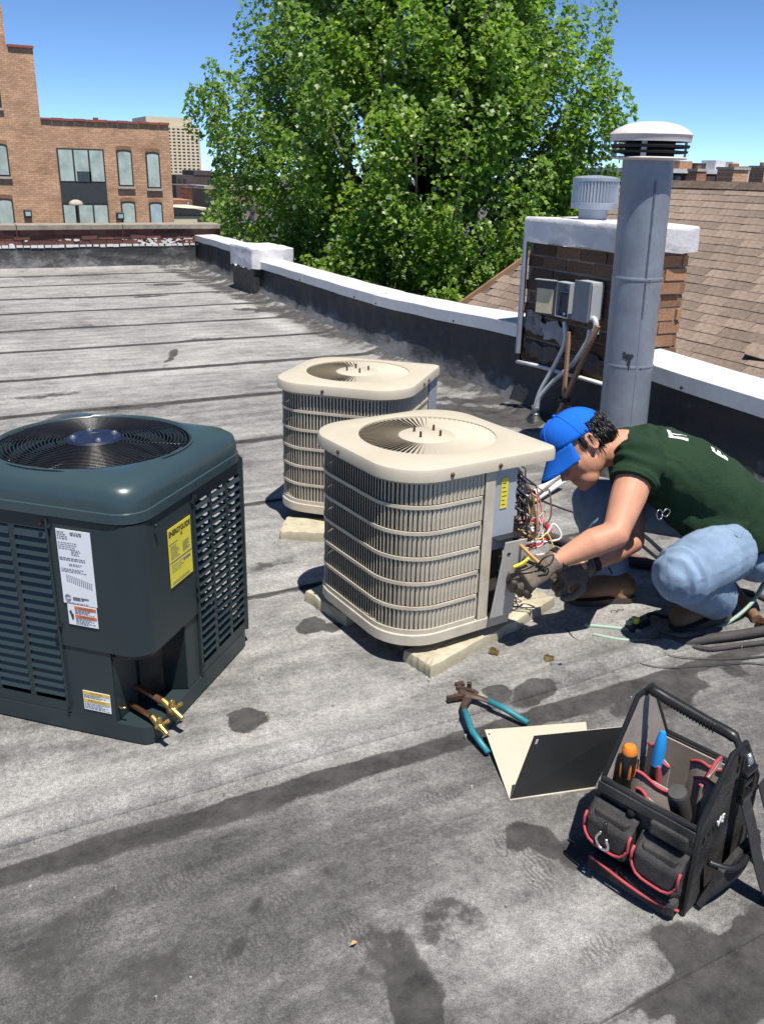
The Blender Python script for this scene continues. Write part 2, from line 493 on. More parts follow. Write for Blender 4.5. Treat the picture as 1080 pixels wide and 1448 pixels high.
TREADS = [((0.488, 1.364, 0.000), 0.075, 0.035, 0.5), ((0.368, 1.302, 0.000), 0.085, 0.04, 0.4), ((0.131, 1.506, 0.000), 0.08, 0.04, 0.9), ((1.042, 1.320, 0.000), 0.09, 0.045, 0.7), ((1.029, 0.980, 0.000), 0.06, 0.03, 0.3), ((0.968, 1.521, 0.000), 0.07, 0.04, 0.2), ((1.047, 1.218, 0.000), 0.09, 0.05, 1.0), ((0.319, 1.546, 0.000), 0.10, 0.05, 0.2), ((0.601, 1.237, 0.000), 0.08, 0.04, 1.2), ((1.733, 1.568, 0.000), 0.16, 0.07, 0.3)]
def roof_fields(x, y):
    tar = np.zeros_like(x)
    for i in range(1, len(SEAMS) - 1):
        sy = seam_y(i, x)
        d = y - sy
        far = SEAMS[i] > 4
        w = (0.022 + 0.05 * fbm(x, x * 0 + 3 * i, 1.1, 80 + i) ** 2) if far else (0.02 + 0.03 * fbm(x, x * 0 + 3 * i, 2.0, 80 + i))
        amp = 1.05 if far else 0.75
        if abs(SEAMS[i] - 1.80) < 0.01:
            w = 0.045 + 0.03 * fbm(x, x * 0, 2.2, 91); d = d + 0.075 + 0.03 * (fbm(x, x * 0, 1.4, 93) - 0.5); amp = 0.62 + 0.75 * fbm(x, y, 6, 97)
        if abs(SEAMS[i] - 0.86) < 0.01: amp = 0.5 + 0.3 * sm(0.9, 1.2, x)
        side = np.where(d < 0, 1.0, 0.55)
        tar = np.maximum(tar, amp * np.exp(-(np.abs(d) / (w * side)) ** 1.6))
        # feathered smears trailing from the seams
        tar = np.maximum(tar, (0.62 if far else 0.38) * sm(0.5, 0.72, fbm(x, y * 0 + 5 * i, 0.9, 120 + i)) * np.exp(-np.abs(d + 0.07) / 0.10))
    for (c, a, b, t, s) in BLOTS:
        dx = x - c[0]; dy = y - c[1]
        u = (dx * math.cos(t) + dy * math.sin(t)) / a; v = (-dx * math.sin(t) + dy * math.cos(t)) / b
        q = np.sqrt(u * u + v * v) + 1.3 * (fbm(x, y, 5, 33) - 0.5) + 0.9 * (fbm(x, y, 21, 37) - 0.5)
        tar = np.maximum(tar, s * (1 - sm(0.35, 1.3, q)))
    tar = np.maximum(tar, 0.55 * sm(3.05, 3.45, x) * (y > 3))
    tone = 0.20 + 0.34 * fbm(x, y, 0.9, 7, 3) + 0.10 * (fbm(x * 0.3, y, 6, 21) - 0.5)
    tone = tone + 0.10 * sm(1.6, 2.4, y) + 0.07 * sm(4.0, 6.5, y)
    # pale dusty band just behind the swollen lap, darker sheet in front of it
    tone = tone + 0.26 * np.exp(-((y - 1.93) / 0.13) ** 2) * sm(1.9, 0.5, x) - 0.10 * sm(1.78, 1.6, y)
    # dust washed up against the right parapet
    tone = tone + 0.30 * np.exp(-((x - wallx_np(y) + 0.42) / 0.16) ** 2) * (y > 3.6) * sm(0.35, 0.6, fbm(x, y, 1.3, 66))
    tone = tone + 0.22 * np.exp(-(((x - 0.95) / 0.35) ** 2 + ((y - 1.05) / 0.16) ** 2))
    return tar, tone

def wallx_np(y):
    return np.interp(y, [0, 3.8, 7, 10, 14.3], [3.50, 3.50, 3.54, 3.76, 4.05])

def roof_height(x, y):
    z = 0.010 * (fbm(x, y, 1.6, 11) - 0.5) + 0.0035 * (fbm(x, y, 9, 14) - 0.5)
    s = 1.80 + 0.02 * (fbm(x, x * 0, 1.4, 93) - 0.5)
    z = z + 0.024 * np.exp(-((y - s - 0.05) / 0.040) ** 2) * (0.6 + 0.5 * fbm(x, x * 0, 1.2, 95))
    z = z + 0.07 * sm(wallx_np(y) - 0.24, wallx_np(y) + 0.05, x) * (y > 2.2)
    z = z + 0.06 * sm(14.02, 14.3, y)
    return z

def strip(i):
    y0, y1 = SEAMS[i], SEAMS[i + 1]
    fine = 0.016 if 0.5 < y0 < 2 else (0.022 if y0 < 4 else 0.045)
    if i == 0: fine = 0.12
    xmax = wall_x(y1) + 0.03
    xs = np.concatenate([np.arange(-6, -0.9, 0.3), np.arange(-0.9, xmax, fine), [xmax]])
    nv = max(6, int((y1 - y0 + 0.05) / fine))
    tv = np.concatenate([[0.0], np.linspace(0.0, 1.0, nv)])
    X, T = np.meshgrid(xs, tv)
    if i == 0: ya = X * 0 + y0
    else: ya = seam_y(i, X)
    yb = (seam_y(i + 1, X) if i + 1 < len(SEAMS) - 1 else X * 0 + y1) + 0.04
    Y = ya + (yb - ya) * T
    Z = roof_height(X, Y) + 0.001 + 0.007 * (1 - T)
    Z[0] -= 0.0075
    tar, tone = roof_fields(X, Y)
    tread = np.zeros_like(X)
    for (c, a_, b_, t_) in TREADS:
        u_ = ((X - c[0]) * math.cos(t_) + (Y - c[1]) * math.sin(t_)) / a_; v_ = (-(X - c[0]) * math.sin(t_) + (Y - c[1]) * math.cos(t_)) / b_
        tread = np.maximum(tread, 1 - sm(0.55, 1.1, np.sqrt(u_ ** 2 + v_ ** 2) + 0.7 * (fbm(X, Y, 14, 71) - 0.5)))
    nx = len(xs); ny = len(tv)
    vs = np.stack([X, Y, Z], -1).reshape(-1, 3)
    idx = np.arange(nx * ny).reshape(ny, nx)
    fs = np.stack([idx[:-1, :-1], idx[:-1, 1:], idx[1:, 1:], idx[1:, :-1]], -1).reshape(-1, 4)
    me = bpy.data.meshes.new('membrane_strip')
    me.vertices.add(len(vs)); me.vertices.foreach_set('co', vs.ravel())
    me.loops.add(len(fs) * 4); me.loops.foreach_set('vertex_index', fs.ravel().astype(np.int32))
    me.polygons.add(len(fs)); me.polygons.foreach_set('loop_start', np.arange(0, len(fs) * 4, 4, dtype=np.int32))
    me.polygons.foreach_set('use_smooth', np.ones(len(fs), bool))
    me.update(calc_edges=True)
    for nm, arr in (('tar', tar), ('tone', tone), ('tread', tread)):
        at_ = me.attributes.new(nm, 'FLOAT', 'POINT')
        at_.data.foreach_set('value', arr.ravel().astype(np.float32))
    me.materials.append(M['roof'])
    link('membrane_strip', me, roof)
for i in range(len(SEAMS) - 1):
    strip(i)

def sheet(name, fn, nu, nv, mat, parent, dust):
    b = MB(); b.grid(fn, nu, nv)
    o = b.build(name, mat, parent, smooth=1)
    a = o.data.attributes.new('dust', 'FLOAT', 'POINT')
    a.data.foreach_set('value', [dust(i / nu, j / nv) for j in range(nv + 1) for i in range(nu + 1)])
    return o

# ---------------------------------------------------------------- right parapet
CAPZ = ([1.0, 2.78, 3.58, 4.67, 6.46, 7.3, 9.8, 10.9, 11.2, 12.9, 14.3], [0.48, 0.494, 0.521, 0.552, 0.478, 0.462, 0.425, 0.41, 0.5, 0.49, 0.47])
def cap_z(y): return float(np.interp(y, *CAPZ))
par = thing('parapet_wall', 'low black membrane covered parapet with white metal coping along right roof edge', 'wall', (3.6, 6.0, 0))
O = Vector((3.6, 6.0, 0))
def wr(u, v, seed):
    return 0.018 * (float(vnoise(u * 40, v * 3, 1.0, seed)) - 0.5) * math.sin(PI * min(1, v * 1.05)) + 0.02 * (float(vnoise(u * 9 + v * 4, v * 2, 1.0, seed + 1)) - 0.5)
for (ya, yb, nu) in ((-4.0, 3.80, 110), (4.78, 10.56, 150), (11.4, 14.28, 60)):
    def fl(u, v, ya=ya, yb=yb):
        y = ya + (yb - ya) * u
        z = 0.02 + (cap_z(y) - 0.03) * v
        return (wall_x(y) - 0.085 * (1 - v) ** 2.2 - 0.006 + wr(u * (yb - ya) * 0.25, v, 5) - O.x, y - O.y, z)
    sheet('membrane_flashing', fl, nu, 14, M['flash'], par, lambda u, v: max(0, 1 - v * 1.9))
def core(y0, y1, n):
    b = MB()
    rs = []
    for k in range(n + 1):
        y = y0 + (y1 - y0) * k / n
        x = wall_x(y); z = cap_z(y) - 0.02
        rs.append([(x + 0.02 - O.x, y - O.y, -0.05), (x + 0.19 - O.x, y - O.y, -0.05), (x + 0.19 - O.x, y - O.y, z), (x + 0.02 - O.x, y - O.y, z)])
    b.rings(rs); b.build('wall_core', M['brickred'], par)
core(-4, 3.8, 4); core(4.78, 10.56, 8); core(11.4, 14.28, 4)
def coping(y0, y1, n, skew=0.0):
    b = MB(); rs = []
    for k in range(n + 1):
        y = y0 + (y1 - y0) * k / n
        xi = wall_x(y) - 0.05 + 0.004 * math.sin(k * 1.7); z = cap_z(y) + 0.003 * math.sin(k * 2.3 + y0); xo = xi + 0.30
        sec = [(xi, z - 0.086), (xi + 0.004, z - 0.086), (xi + 0.004, z - 0.006), (xo - 0.004, z + 0.004), (xo - 0.004, z - 0.07), (xo, z - 0.07), (xo, z + 0.012), (xi + 0.004, z + 0.002), (xi, z - 0.002)]
        rs.append([(a - O.x, y - O.y, c) for a, c in sec])
    b.rings(rs); return b.build('coping_segment', M['white'], par, smooth=30)
coping(-4, 1.2, 4); coping(1.206, 3.79, 5); coping(4.79, 6.94, 6); coping(6.946, 8.9, 5); coping(8.906, 10.55, 4); coping(11.41, 12.9, 4); coping(12.906, 14.27, 4)
for y in (3.3, 5.6, 6.9, 7.4, 9.0):
    b = MB(); b.lathe([(0.009, -0.004), (0.009, 0.003), (0.004, 0.006)], n=8)
    o = b.build('rivet', M['tarblack'], par); o.location = (wall_x(y) - 0.053 - O.x, y - O.y, cap_z(y) - 0.07); o.rotation_euler = (0, R(-90), 0)

# ---------------------------------------------------------------- pier in the parapet
pier = thing('parapet_pier', 'squat square pier wrapped white on top and tarred black below in the parapet', 'pillar', (3.92, 10.98, 0))
def wobble_box(name, x0, x1, y0, y1, z0, z1, mat, parent, amp=0.012, drop=0.0, n=9, seed=3):
    """soft wrapped box: four sides and a top, surfaces wandering a little"""
    b = MB(); out = rounded((x1 - x0) / 2, (0.02,) * 4, 2, (y1 - y0) / 2)
    cx, cy = (x0 + x1) / 2, (y0 + y1) / 2
    pts = []
    L = len(out)
    for a, c in zip(out, out[1:] + out[:1]):
        k = max(1, int((Vector(a) - Vector(c)).length / 0.05))
        for i in range(k): pts.append((a[0] + (c[0] - a[0]) * i / k, a[1] + (c[1] - a[1]) * i / k))
    rs = []
    for j in range(n + 1):
        t = j / n
        ring = []
        for (px, py) in pts:
            w = 1 + amp * 4 * (float(vnoise(px * 3 + t, py * 3 + seed, 2.0, seed)) - 0.5)
            zz = z0 + (z1 - z0) * t - (drop * float(vnoise(px * 7, py * 7, 1.5, seed + 2)) * (1 - t))
            ring.append((cx + px * w, cy + py * w, zz))
        rs.append(ring)
    for s_, dz in ((0.97, 0.010), (0.6, 0.014), (0.1, 0.016)):
        rs.append([(cx + px * s_, cy + py * s_, z1 + dz + 0.01 * (float(vnoise(px * 6, py * 6, 1.4, seed + 5)) - 0.5)) for px, py in pts])
    b.rings(rs, True, True)
    return b.build(name, mat, parent, smooth=50)
wobble_box('pier_body', -0.25, 0.25, -0.41, 0.41, -0.02, 0.37, M['tarblack'], pier, 0.02)
wobble_box('pier_cap', -0.272, 0.272, -0.435, 0.43, 0.345, 0.555, M['whitewrap'], pier, 0.012, 0.05)

# ---------------------------------------------------------------- far parapet of brick
fp = thing('brick_parapet', 'far weathered red brick parapet with stone coping above the black flashing', 'wall', (1.0, 14.4, 0))
FO = Vector((1.0, 14.4, 0))
b = MB(); b.box((-7.5, -0.128, -0.1), (3.42, 0.16, 0.565)); b.build('wall_core', M['mortar'], fp)
sheet('membrane_flashing', lambda u, v: (-7.5 + 10.62 * u, -0.16 - 0.06 * (1 - v) ** 2 + wr(u * 2.2, v, 9), 0.03 + 0.295 * v + 0.012 * (float(vnoise(u * 60, 0.3, 1.0, 8)) - 0.5) * v), 170, 9, M['flash'], fp, lambda u, v: 0.42)
lead = MB()
for k in range(46):
    x = -1.3 + k * 0.098
    if x > 3.08: break
    lead.box((x, -0.172, 0.325 - 0.012 * random.random()), (x + 0.096 * random.uniform(0.75, 1), -0.156, 0.35 + 0.008 * random.random()))
tag(lead.build('white_drip_strip', M['dustwhite'], fp), kind='stuff')
unit_bricks = []
for k in range(6):
    b = MB(); b.box((-0.5, -0.5, -0.5), (0.5, 0.5, 0.5), 0.035)
    unit_bricks.append(b)
def brick_mesh(mat): return [b.mesh('brick', mat) for b in unit_bricks]
red_m = brick_mesh(M['brickred'])
rest = MB()
for row in range(3):
    z = 0.352 + row * 0.073 + 0.033
    x = -7.4 + (row % 2) * 0.12
    k = 0
    while x < 3.41:
        L = min(0.225, 3.42 - x)
        if x < -0.15: rest.box((x, -0.142, z - 0.031), (x + L, -0.03, z + 0.031), 0.003)
        else:
            o = link('brick', random.choice(red_m), fp, (x + L / 2, -0.09 + random.uniform(-0.012, 0.005), z)); o.scale = (L, 0.11, 0.062)
        x += 0.238
tag(rest.build('brick_courses', M['brickred'], fp), kind='stuff')
fl = MB()
for k in range(60):
    x = random.uniform(1.9, 3.05) if k < 44 else random.uniform(-0.3, 2.2); z = random.uniform(0.355, 0.43); s_ = random.uniform(0.012, 0.05)
    fl.add([(x + s_ * math.cos(a) * random.uniform(0.5, 1.3), -0.153 - 0.001 * k / 60, z + 0.4 * s_ * math.sin(a) * random.uniform(0.5, 1.3)) for a in np.linspace(0, 2 * PI, 8)[:-1]], [tuple(range(7))])
tag(fl.build('paint_flakes', M['dustwhite'], fp), kind='stuff')
x = -7.5
for L in (1.6, 1.5, 1.7, 1.5, 1.6, 1.5, 1.52):
    b = MB(); b.box((x, -0.19, 0.566), (x + L - 0.012, 0.22, 0.64), 0.003); b.build('coping_stone', M['concrete'], fp, bevel=0.006); x += L

# ---------------------------------------------------------------- chimney
ch = thing('brick_chimney', 'old brick chimney with white wrapped top standing in the right parapet', 'chimney', (3.69, 4.29, 0))
X0, X1, Y0, Y1 = -0.20, 0.19, -0.49, 0.48
b = MB(); b.box((X0 + 0.012, Y0 + 0.012, -0.1), (X1, Y1, 1.12)); b.build('mortar_core', M['mortar'], ch)
dark_m, buff_m = brick_mesh(M['brickdark']), brick_mesh(M['brickbuff'])
rows = int(1.12 / 0.074)
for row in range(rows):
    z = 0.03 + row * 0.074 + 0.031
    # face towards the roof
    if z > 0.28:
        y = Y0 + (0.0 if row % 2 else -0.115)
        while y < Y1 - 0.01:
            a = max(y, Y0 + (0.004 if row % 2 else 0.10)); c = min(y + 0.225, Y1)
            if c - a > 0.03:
                o = link('brick', random.choice(dark_m), ch, (X0 + 0.055 - random.uniform(0, 0.010) + 0.008, (a + c) / 2, z)); o.scale = (0.11, c - a, 0.062 + random.uniform(-0.003, 0.002))
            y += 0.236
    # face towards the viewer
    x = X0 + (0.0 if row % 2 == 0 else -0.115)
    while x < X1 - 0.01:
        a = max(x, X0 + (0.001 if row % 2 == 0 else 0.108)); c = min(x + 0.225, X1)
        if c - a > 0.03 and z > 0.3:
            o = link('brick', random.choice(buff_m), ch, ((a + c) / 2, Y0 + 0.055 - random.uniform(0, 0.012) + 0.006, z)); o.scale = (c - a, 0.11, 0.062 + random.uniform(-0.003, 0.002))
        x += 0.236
wobble_box('white_cap', X0 - 0.035, X1 + 0.035, Y0 - 0.035, Y1 + 0.035, 1.08, 1.20, M['whitewrap'], ch, 0.006, 0.022, seed=12)
def chfl(u, v):
    return (X0 - 0.012 - 0.05 * (1 - v) ** 2 + wr(u, v, 21) * 0.7, Y0 - 0.03 + (Y1 - Y0 + 0.06) * u, 0.02 + (0.29 + 0.02 * math.sin(u * 5)) * v)
sheet('membrane_flashing', chfl, 26, 10, M['flash'], ch, lambda u, v: 0.3)
def smear(name, x, cy, cz, ry, rz, mat, seed, n=26):
    b = MB(); rn = random.Random(seed)
    ps = [(x - 0.002, cy, cz)]
    for k in range(n):
        a = 2 * PI * k / n; q = rn.uniform(0.6, 1.15)
        ps.append((x, cy + ry * math.cos(a) * q, cz + rz * math.sin(a) * q))
    b.add(ps, [(0, 1 + (k + 1) % n, 1 + k) for k in range(n)])
    return b.build(name, mat, ch)
smear('grey_paint_patch', X0 - 0.014, 0.13, 0.55, 0.17, 0.07, plain('grey_paint', (0.30, 0.30, 0.33), 0.7, var=0.2, dirt=(0.05, 0.05, 0.05), dirt_amt=0.6), 1)
smear('tar_patch', X0 - 0.0135, 0.36, 0.57, 0.13, 0.085, plain('cracked_tar', (0.09, 0.09, 0.10), 0.55, var=0.7, scale=24, dirt=(0.5, 0.5, 0.5), dirt_amt=0.45, dirt_scale=16), 2)
smear('tar_patch', X0 - 0.0145, -0.2, 0.42, 0.25, 0.06, M['tarblack'], 4)
smear('tar_patch', X0 - 0.0125, 0.22, 0.40, 0.25, 0.055, M['tarblack'], 5)
b = MB(); b.tube([(X0 - 0.02, Y1 + 0.01, 0.3), (X0 - 0.02, Y1 - 0.2, 0.312), (X0 - 0.022, Y0 + 0.3, 0.325), (X0 - 0.02, Y0, 0.33)], 0.013, 6); b.build('drip_edge', M['dustwhite'], ch, smooth=1)
gc = MB(); gc.tube([(3.463, 4.765, 0.36), (3.463, 4.768, 0.8), (3.463, 4.772, 1.12)], 0.019, 12)
o = tag(gc.build('grey_downpipe', plain('galvanised', (0.28, 0.31, 0.36), 0.45, 0.3, var=0.1, dirt=(0.2, 0.2, 0.2), dirt_amt=0.3), None, smooth=40), 'straight grey conduit running up the far edge of the chimney', 'pipe')

# drum vent on the chimney
M['galv'] = plain('galvanised_sheet', (0.40, 0.44, 0.50), 0.42, 0.55, var=0.12, scale=14, dirt=(0.20, 0.21, 0.22), dirt_amt=0.3)
M['dark'] = plain('dark_hollow', (0.02, 0.02, 0.022), 0.8)
dv = thing('drum_vent', 'round slotted galvanised drum vent on top of the chimney', 'vent', (3.655, 4.385, 1.20))
b = MB(); b.lathe([(0.085, 0.0), (0.085, 0.085)], n=28); b.build('collar', M['galv'], dv, smooth=40)
b = MB(); b.lathe([(0.128, 0.075), (0.136, 0.075), (0.136, 0.11), (0.128, 0.112)], n=36, cap0=True, cap1=True); b.build('base_ring', M['galv'], dv, smooth=40)
b = MB(); b.lathe([(0.112, 0.105), (0.112, 0.235)], n=28); b.build('inner_drum', M['dark'], dv, smooth=40)
b = MB(); b.lathe([(0.136, 0.23), (0.136, 0.246), (0.10, 0.256), (0.02, 0.262)], n=36); b.build('lid', M['galv'], dv, smooth=40)
b = MB(); b.box((-0.005, -0.0075, 0.109), (0.005, 0.0075, 0.232)); fin_me = b.mesh('vent_fin', M['galv'])
for k in range(44):
    a = 2 * PI * k / 44
    o = link('vent_fin', fin_me, dv, (0.127 * math.cos(a), 0.127 * math.sin(a), 0)); o.rotation_euler = (0, 0, a + 0.5)

# tall vent pipe
vp = thing('vent_pipe', 'tall grey metal vent pipe with a domed cap in front of the chimney', 'pipe', (3.215, 3.44, 0))
M['pipe'] = plain('grey_pipe_paint', (0.235, 0.275, 0.325), 0.42, 0.15, var=0.10, scale=5, dirt=(0.14, 0.12, 0.15), dirt_amt=0.62, dirt_scale=7, bump_s=0.12, bump_scale=5, bump_d=0.02)
b = MB()
prof = [(0.128, 0.0), (0.123, 0.3), (0.121, 0.8), (0.119, 1.44), (0.1205, 1.46), (0.119, 1.475), (0.119, 1.53)]
n = 40; rs = []
for r_, z in prof: rs.append([(-0.02 * z + r_ * math.cos(2 * PI * k / n), 0.012 * z + r_ * math.sin(2 * PI * k / n), z) for k in range(n)])
b.rings(rs, True, True); b.build('pipe', M['pipe'], vp, smooth=40)
cx, cy = -0.031, 0.018
M['bolt_'] = plain('old_screw', (0.2, 0.17, 0.15), 0.5, 0.5)
M['cap'] = plain('pale_cap_paint', (0.62, 0.58, 0.56), 0.4, 0.0, var=0.06, dirt=(0.30, 0.27, 0.26), dirt_amt=0.35)
b = MB(); b.lathe([(0.186, 1.612), (0.187, 1.638), (0.191, 1.642), (0.188, 1.648), (0.162, 1.668), (0.122, 1.686), (0.065, 1.698), (0.01, 1.701)], (cx, cy, 0), 44); b.build('dome', M['cap'], vp, smooth=60)
b = MB(); b.lathe([(0.178, 1.585), (0.182, 1.592), (0.182, 1.598), (0.14, 1.600)], (cx, cy, 0), 40); b.build('louvre_ring', M['dark'], vp, smooth=40)
b = MB(); b.lathe([(0.172, 1.562), (0.176, 1.568), (0.176, 1.573), (0.13, 1.576)], (cx, cy, 0), 40); b.build('louvre_ring', M['dark'], vp, smooth=40)
b = MB(); b.lathe([(0.119, 1.53), (0.172, 1.537), (0.178, 1.541), (0.17, 1.546), (0.119, 1.543)], (cx, cy, 0), 40, False, False); b.build('flange', M['cap'], vp, smooth=40)
b = MB(); b.lathe([(0.115, 1.53), (0.115, 1.62)], (cx, cy, 0), 30); b.build('throat', M['dark'], vp, smooth=40)
for k in range(4):
    a = k * PI / 2 - 0.9
    b = MB(); b.box((-0.006, -0.012, 1.535), (0.004, 0.012, 1.62)); o = b.build('bracket', M['cap'], vp); o.location = (cx + 0.165 * math.cos(a), cy + 0.165 * math.sin(a), 0); o.rotation_euler = (0, 0, a)
b = MB(); rs_ = random.Random(5)
for (a0, z0, sa, sz) in ((-2.40, 0.615, 0.34, 0.020), (-2.30, 0.585, 0.10, 0.045), (-2.52, 0.630, 0.12, 0.010)):
    ring = [(a0 + sa * math.cos(t) * rs_.uniform(0.35, 1.0), z0 + sz * math.sin(t) * rs_.uniform(0.35, 1.1)) for t in np.linspace(0, 2 * PI, 18)[:-1]]
    def pp(a_, z_): return (-0.02 * z_ + 0.1238 * math.cos(a_), 0.012 * z_ + 0.1238 * math.sin(a_), z_)
    b.add([pp(a0, z0)] + [pp(*q_) for q_ in ring], [(0, 1 + (k + 1) % 17, 1 + k) for k in range(17)])
b.build('tar_smudge', M['tarblack'], vp)
b = MB()
q = -1.95
b.rings([[(-0.02 * z + r_ * math.cos(q + da), 0.012 * z + r_ * math.sin(q + da), z) for da, r_ in ((-0.035, 0.1225), (0.035, 0.1225), (0.035, 0.1255 - 0.003 * (z > 0.5)), (-0.035, 0.1255 - 0.003 * (z > 0.5)))] for z in (0.2, 0.8, 1.44)])
b.build('lock_seam', M['pipe'], vp)
for z in (0.98, 0.55):
    b = MB(); b.lathe([(0.1215, z), (0.1232, z + 0.004), (0.1232, z + 0.016), (0.1215, z + 0.02)], (-0.02 * z, 0.012 * z, 0), 40, False, False); b.build('joint_band', M['pipe'], vp, smooth=40)
    for k in range(6):
        a = k * PI / 3 + 0.3
        b = MB(); b.lathe([(0.004, 0), (0.004, 0.002), (0.002, 0.004)], n=7); o = b.build('screw', M['bolt_'], vp); o.location = (-0.02 * z + 0.1228 * math.cos(a), 0.012 * z + 0.1228 * math.sin(a), z + 0.01); o.rotation_euler = (0, R(90), a)
b = MB(); b.lathe([(0.24, 0.0), (0.22, 0.03), (0.15, 0.07), (0.126, 0.16), (0.122, 0.16)], n=32, cap1=False); b.build('boot_flashing', M['flash'], vp, smooth=50)

# ---------------------------------------------------------------- electrical boxes on the chimney
M['boxgrey'] = plain('enclosure_grey', (0.44, 0.47, 0.50), 0.45, 0.2, var=0.08, dirt=(0.25, 0.24, 0.22), dirt_amt=0.3)
M['boxdark'] = plain('enclosure_inside', (0.05, 0.05, 0.055), 0.6)
M['oldpaper'] = plain('yellowed_label', (0.55, 0.49, 0.34), 0.8, var=0.2, dirt=(0.3, 0.22, 0.1), dirt_amt=0.4)
b1 = thing('disconnect_box', 'open grey electrical disconnect box with its lid swung left showing a yellowed label', 'electrical box', (3.44, 4.28, 0.765)); b1.scale = (0.85,) * 3
b = MB()
b.box((-0.045, -0.075, -0.12), (0.045, -0.068, 0.12)); b.box((-0.045, 0.068, -0.12), (0.045, 0.075, 0.12)); b.box((-0.045, -0.067, 0.113), (0.045, 0.067, 0.12)); b.box((-0.045, -0.067, -0.12), (0.045, 0.067, -0.113)); b.box((0.038, -0.067, -0.112), (0.045, 0.067, 0.112))
b.build('box_body', M['boxgrey'], b1)
b = MB(); b.box((-0.015, -0.066, -0.111), (0.036, 0.066, 0.045)); b.build('fuse_block', M['boxdark'], b1, bevel=0.004)
b = MB(); b.box((-0.02, -0.06, 0.05), (-0.016, 0.06, 0.054)); b.box((-0.03, -0.025, -0.105), (-0.016, 0.0, -0.085)); b.build('fuse_pull', M['boxgrey'], b1, bevel=0.002)
b = MB(); b.box((-0.004, 0.0, -0.122), (0.004, 0.155, 0.122)); lid = b.build('lid', M['boxdark'], b1, bevel=0.003); lid.location = (-0.05, 0.078, 0); lid.rotation_euler = (0, 0, R(22))
b = MB(); b.box((-0.0055, 0.012, -0.108), (-0.0045, 0.146, 0.062)); b.build('paper_label', M['oldpaper'], lid)
b = MB(); b.box((-0.03, -0.01, 0.121), (0.004, 0.155, 0.127)); b.build('lid_rim', M['boxgrey'], lid)
b2 = thing('switch_box', 'closed dark faced grey switch box beside the open box on the chimney', 'electrical box', (3.43, 4.075, 0.785)); b2.scale = (0.82,) * 3
b = MB(); b.box((-0.05, -0.085, -0.135), (0.055, 0.085, 0.135)); b.build('box_body', M['boxgrey'], b2, bevel=0.006)
b = MB(); b.box((-0.068, -0.082, -0.14), (-0.052, 0.09, 0.138)); b.build('cover', plain('switch_cover', (0.16, 0.18, 0.21), 0.5, 0.2, var=0.1), b2, bevel=0.004)
b = MB(); b.box((-0.05, -0.09, -0.12), (0.05, -0.0865, 0.12)); b.box((-0.03, -0.10, -0.13), (-0.01, -0.0905, -0.10)); b.build('hasp', M['boxgrey'], b2, bevel=0.002)

M['conduit'] = plain('grey_conduit', (0.50, 0.53, 0.56), 0.4, 0.2, var=0.08, dirt=(0.2, 0.2, 0.2), dirt_amt=0.25)
M['fitting'] = plain('steel_fitting', (0.34, 0.34, 0.35), 0.35, 0.8, var=0.15)
def spline(ps, n=10):
    P = [Vector(p) for p in ps]; out = []
    for i in range(len(P) - 1):
        a = P[max(0, i - 1)]; b_ = P[i]; c = P[i + 1]; d = P[min(len(P) - 1, i + 2)]
        for k in range(n):
            t = k / n
            out.append(0.5 * ((2 * b_) + (c - a) * t + (2 * a - 5 * b_ + 4 * c - d) * t * t + (3 * b_ - a - 3 * c + d) * t ** 3))
    return out + [P[-1]]
for (pts, lab, ex) in (([(3.42, 4.26, 0.64), (3.42, 4.24, 0.52), (3.40, 4.30, 0.36), (3.37, 4.37, 0.2), (3.355, 4.392, 0.08), (3.355, 4.395, 0.0)], 'bent grey conduit dropping from the open box to the roof', 0),
                       ([(3.415, 4.02, 0.63), (3.41, 4.03, 0.56), (3.40, 4.12, 0.42), (3.375, 4.26, 0.28), (3.345, 4.335, 0.17), (3.335, 4.35, 0.08), (3.335, 4.352, 0.0)], 'curved grey conduit sweeping down from the closed switch box', 1)):
    c_ = thing('conduit', lab, 'conduit', pts[-1], 0, 'conduits below the chimney boxes')
    loc = Vector(pts[-1])
    b = MB(); b.tube([p - loc for p in spline(pts, 7)], 0.0145, 10); b.build('tube', M['conduit'], c_, smooth=50)
    b = MB(); b.lathe([(0.021, 0.03), (0.021, 0.06), (0.018, 0.064), (0.018, 0.08), (0.022, 0.084), (0.022, 0.1)], n=12); b.build('coupling', M['fitting'], c_, smooth=30)
    b = MB(); b.lathe([(0.06, -0.01), (0.045, 0.02), (0.022, 0.05), (0.02, 0.05)], n=14); b.build('tar_boot', M['tarblack'], c_, smooth=40)
el = thing('conduit_elbow', 'white plastic elbow under the closed switch box', 'pipe fitting', (3.42, 3.985, 0.66))
b = MB(); b.tube(spline([(0.0, 0.04, 0.03), (-0.01, 0.0, 0.035), (-0.012, -0.02, 0.01), (-0.012, -0.02, -0.03)], 5), 0.017, 10); b.build('bend', M['conduit'], el, smooth=50)
b = MB(); b.lathe([(0.022, -0.045), (0.022, -0.02)], (-0.012, -0.02, 0), 12); b.build('nut', M['conduit'], el, smooth=30)
M['wood'] = plain('weathered_wood', (0.25, 0.145, 0.085), 0.8, var=0.3, scale=6, stretch=(1, 1, 0.15), bump_s=0.2)
def stick(lab, p, q, w, h):
    p, q = Vector(p), Vector(q)
    b = MB(); b.bar((0, 0, 0), q - p, w, h, (1, 0, 0)); o = b.build('wooden_stick', M['wood'], None, bevel=0.003); o.location = p
    tag(o, lab, 'stick', 'wooden sticks tied together below the boxes')
stick('upright brown wooden stick leaning behind the blue cap', (3.31, 4.06, 0.0), (3.375, 4.155, 0.6), 0.024, 0.018)
stick('slanting brown wooden stick crossing the upright one', (3.30, 4.15, 0.0), (3.385, 3.92, 0.67), 0.028, 0.02)
b = MB()
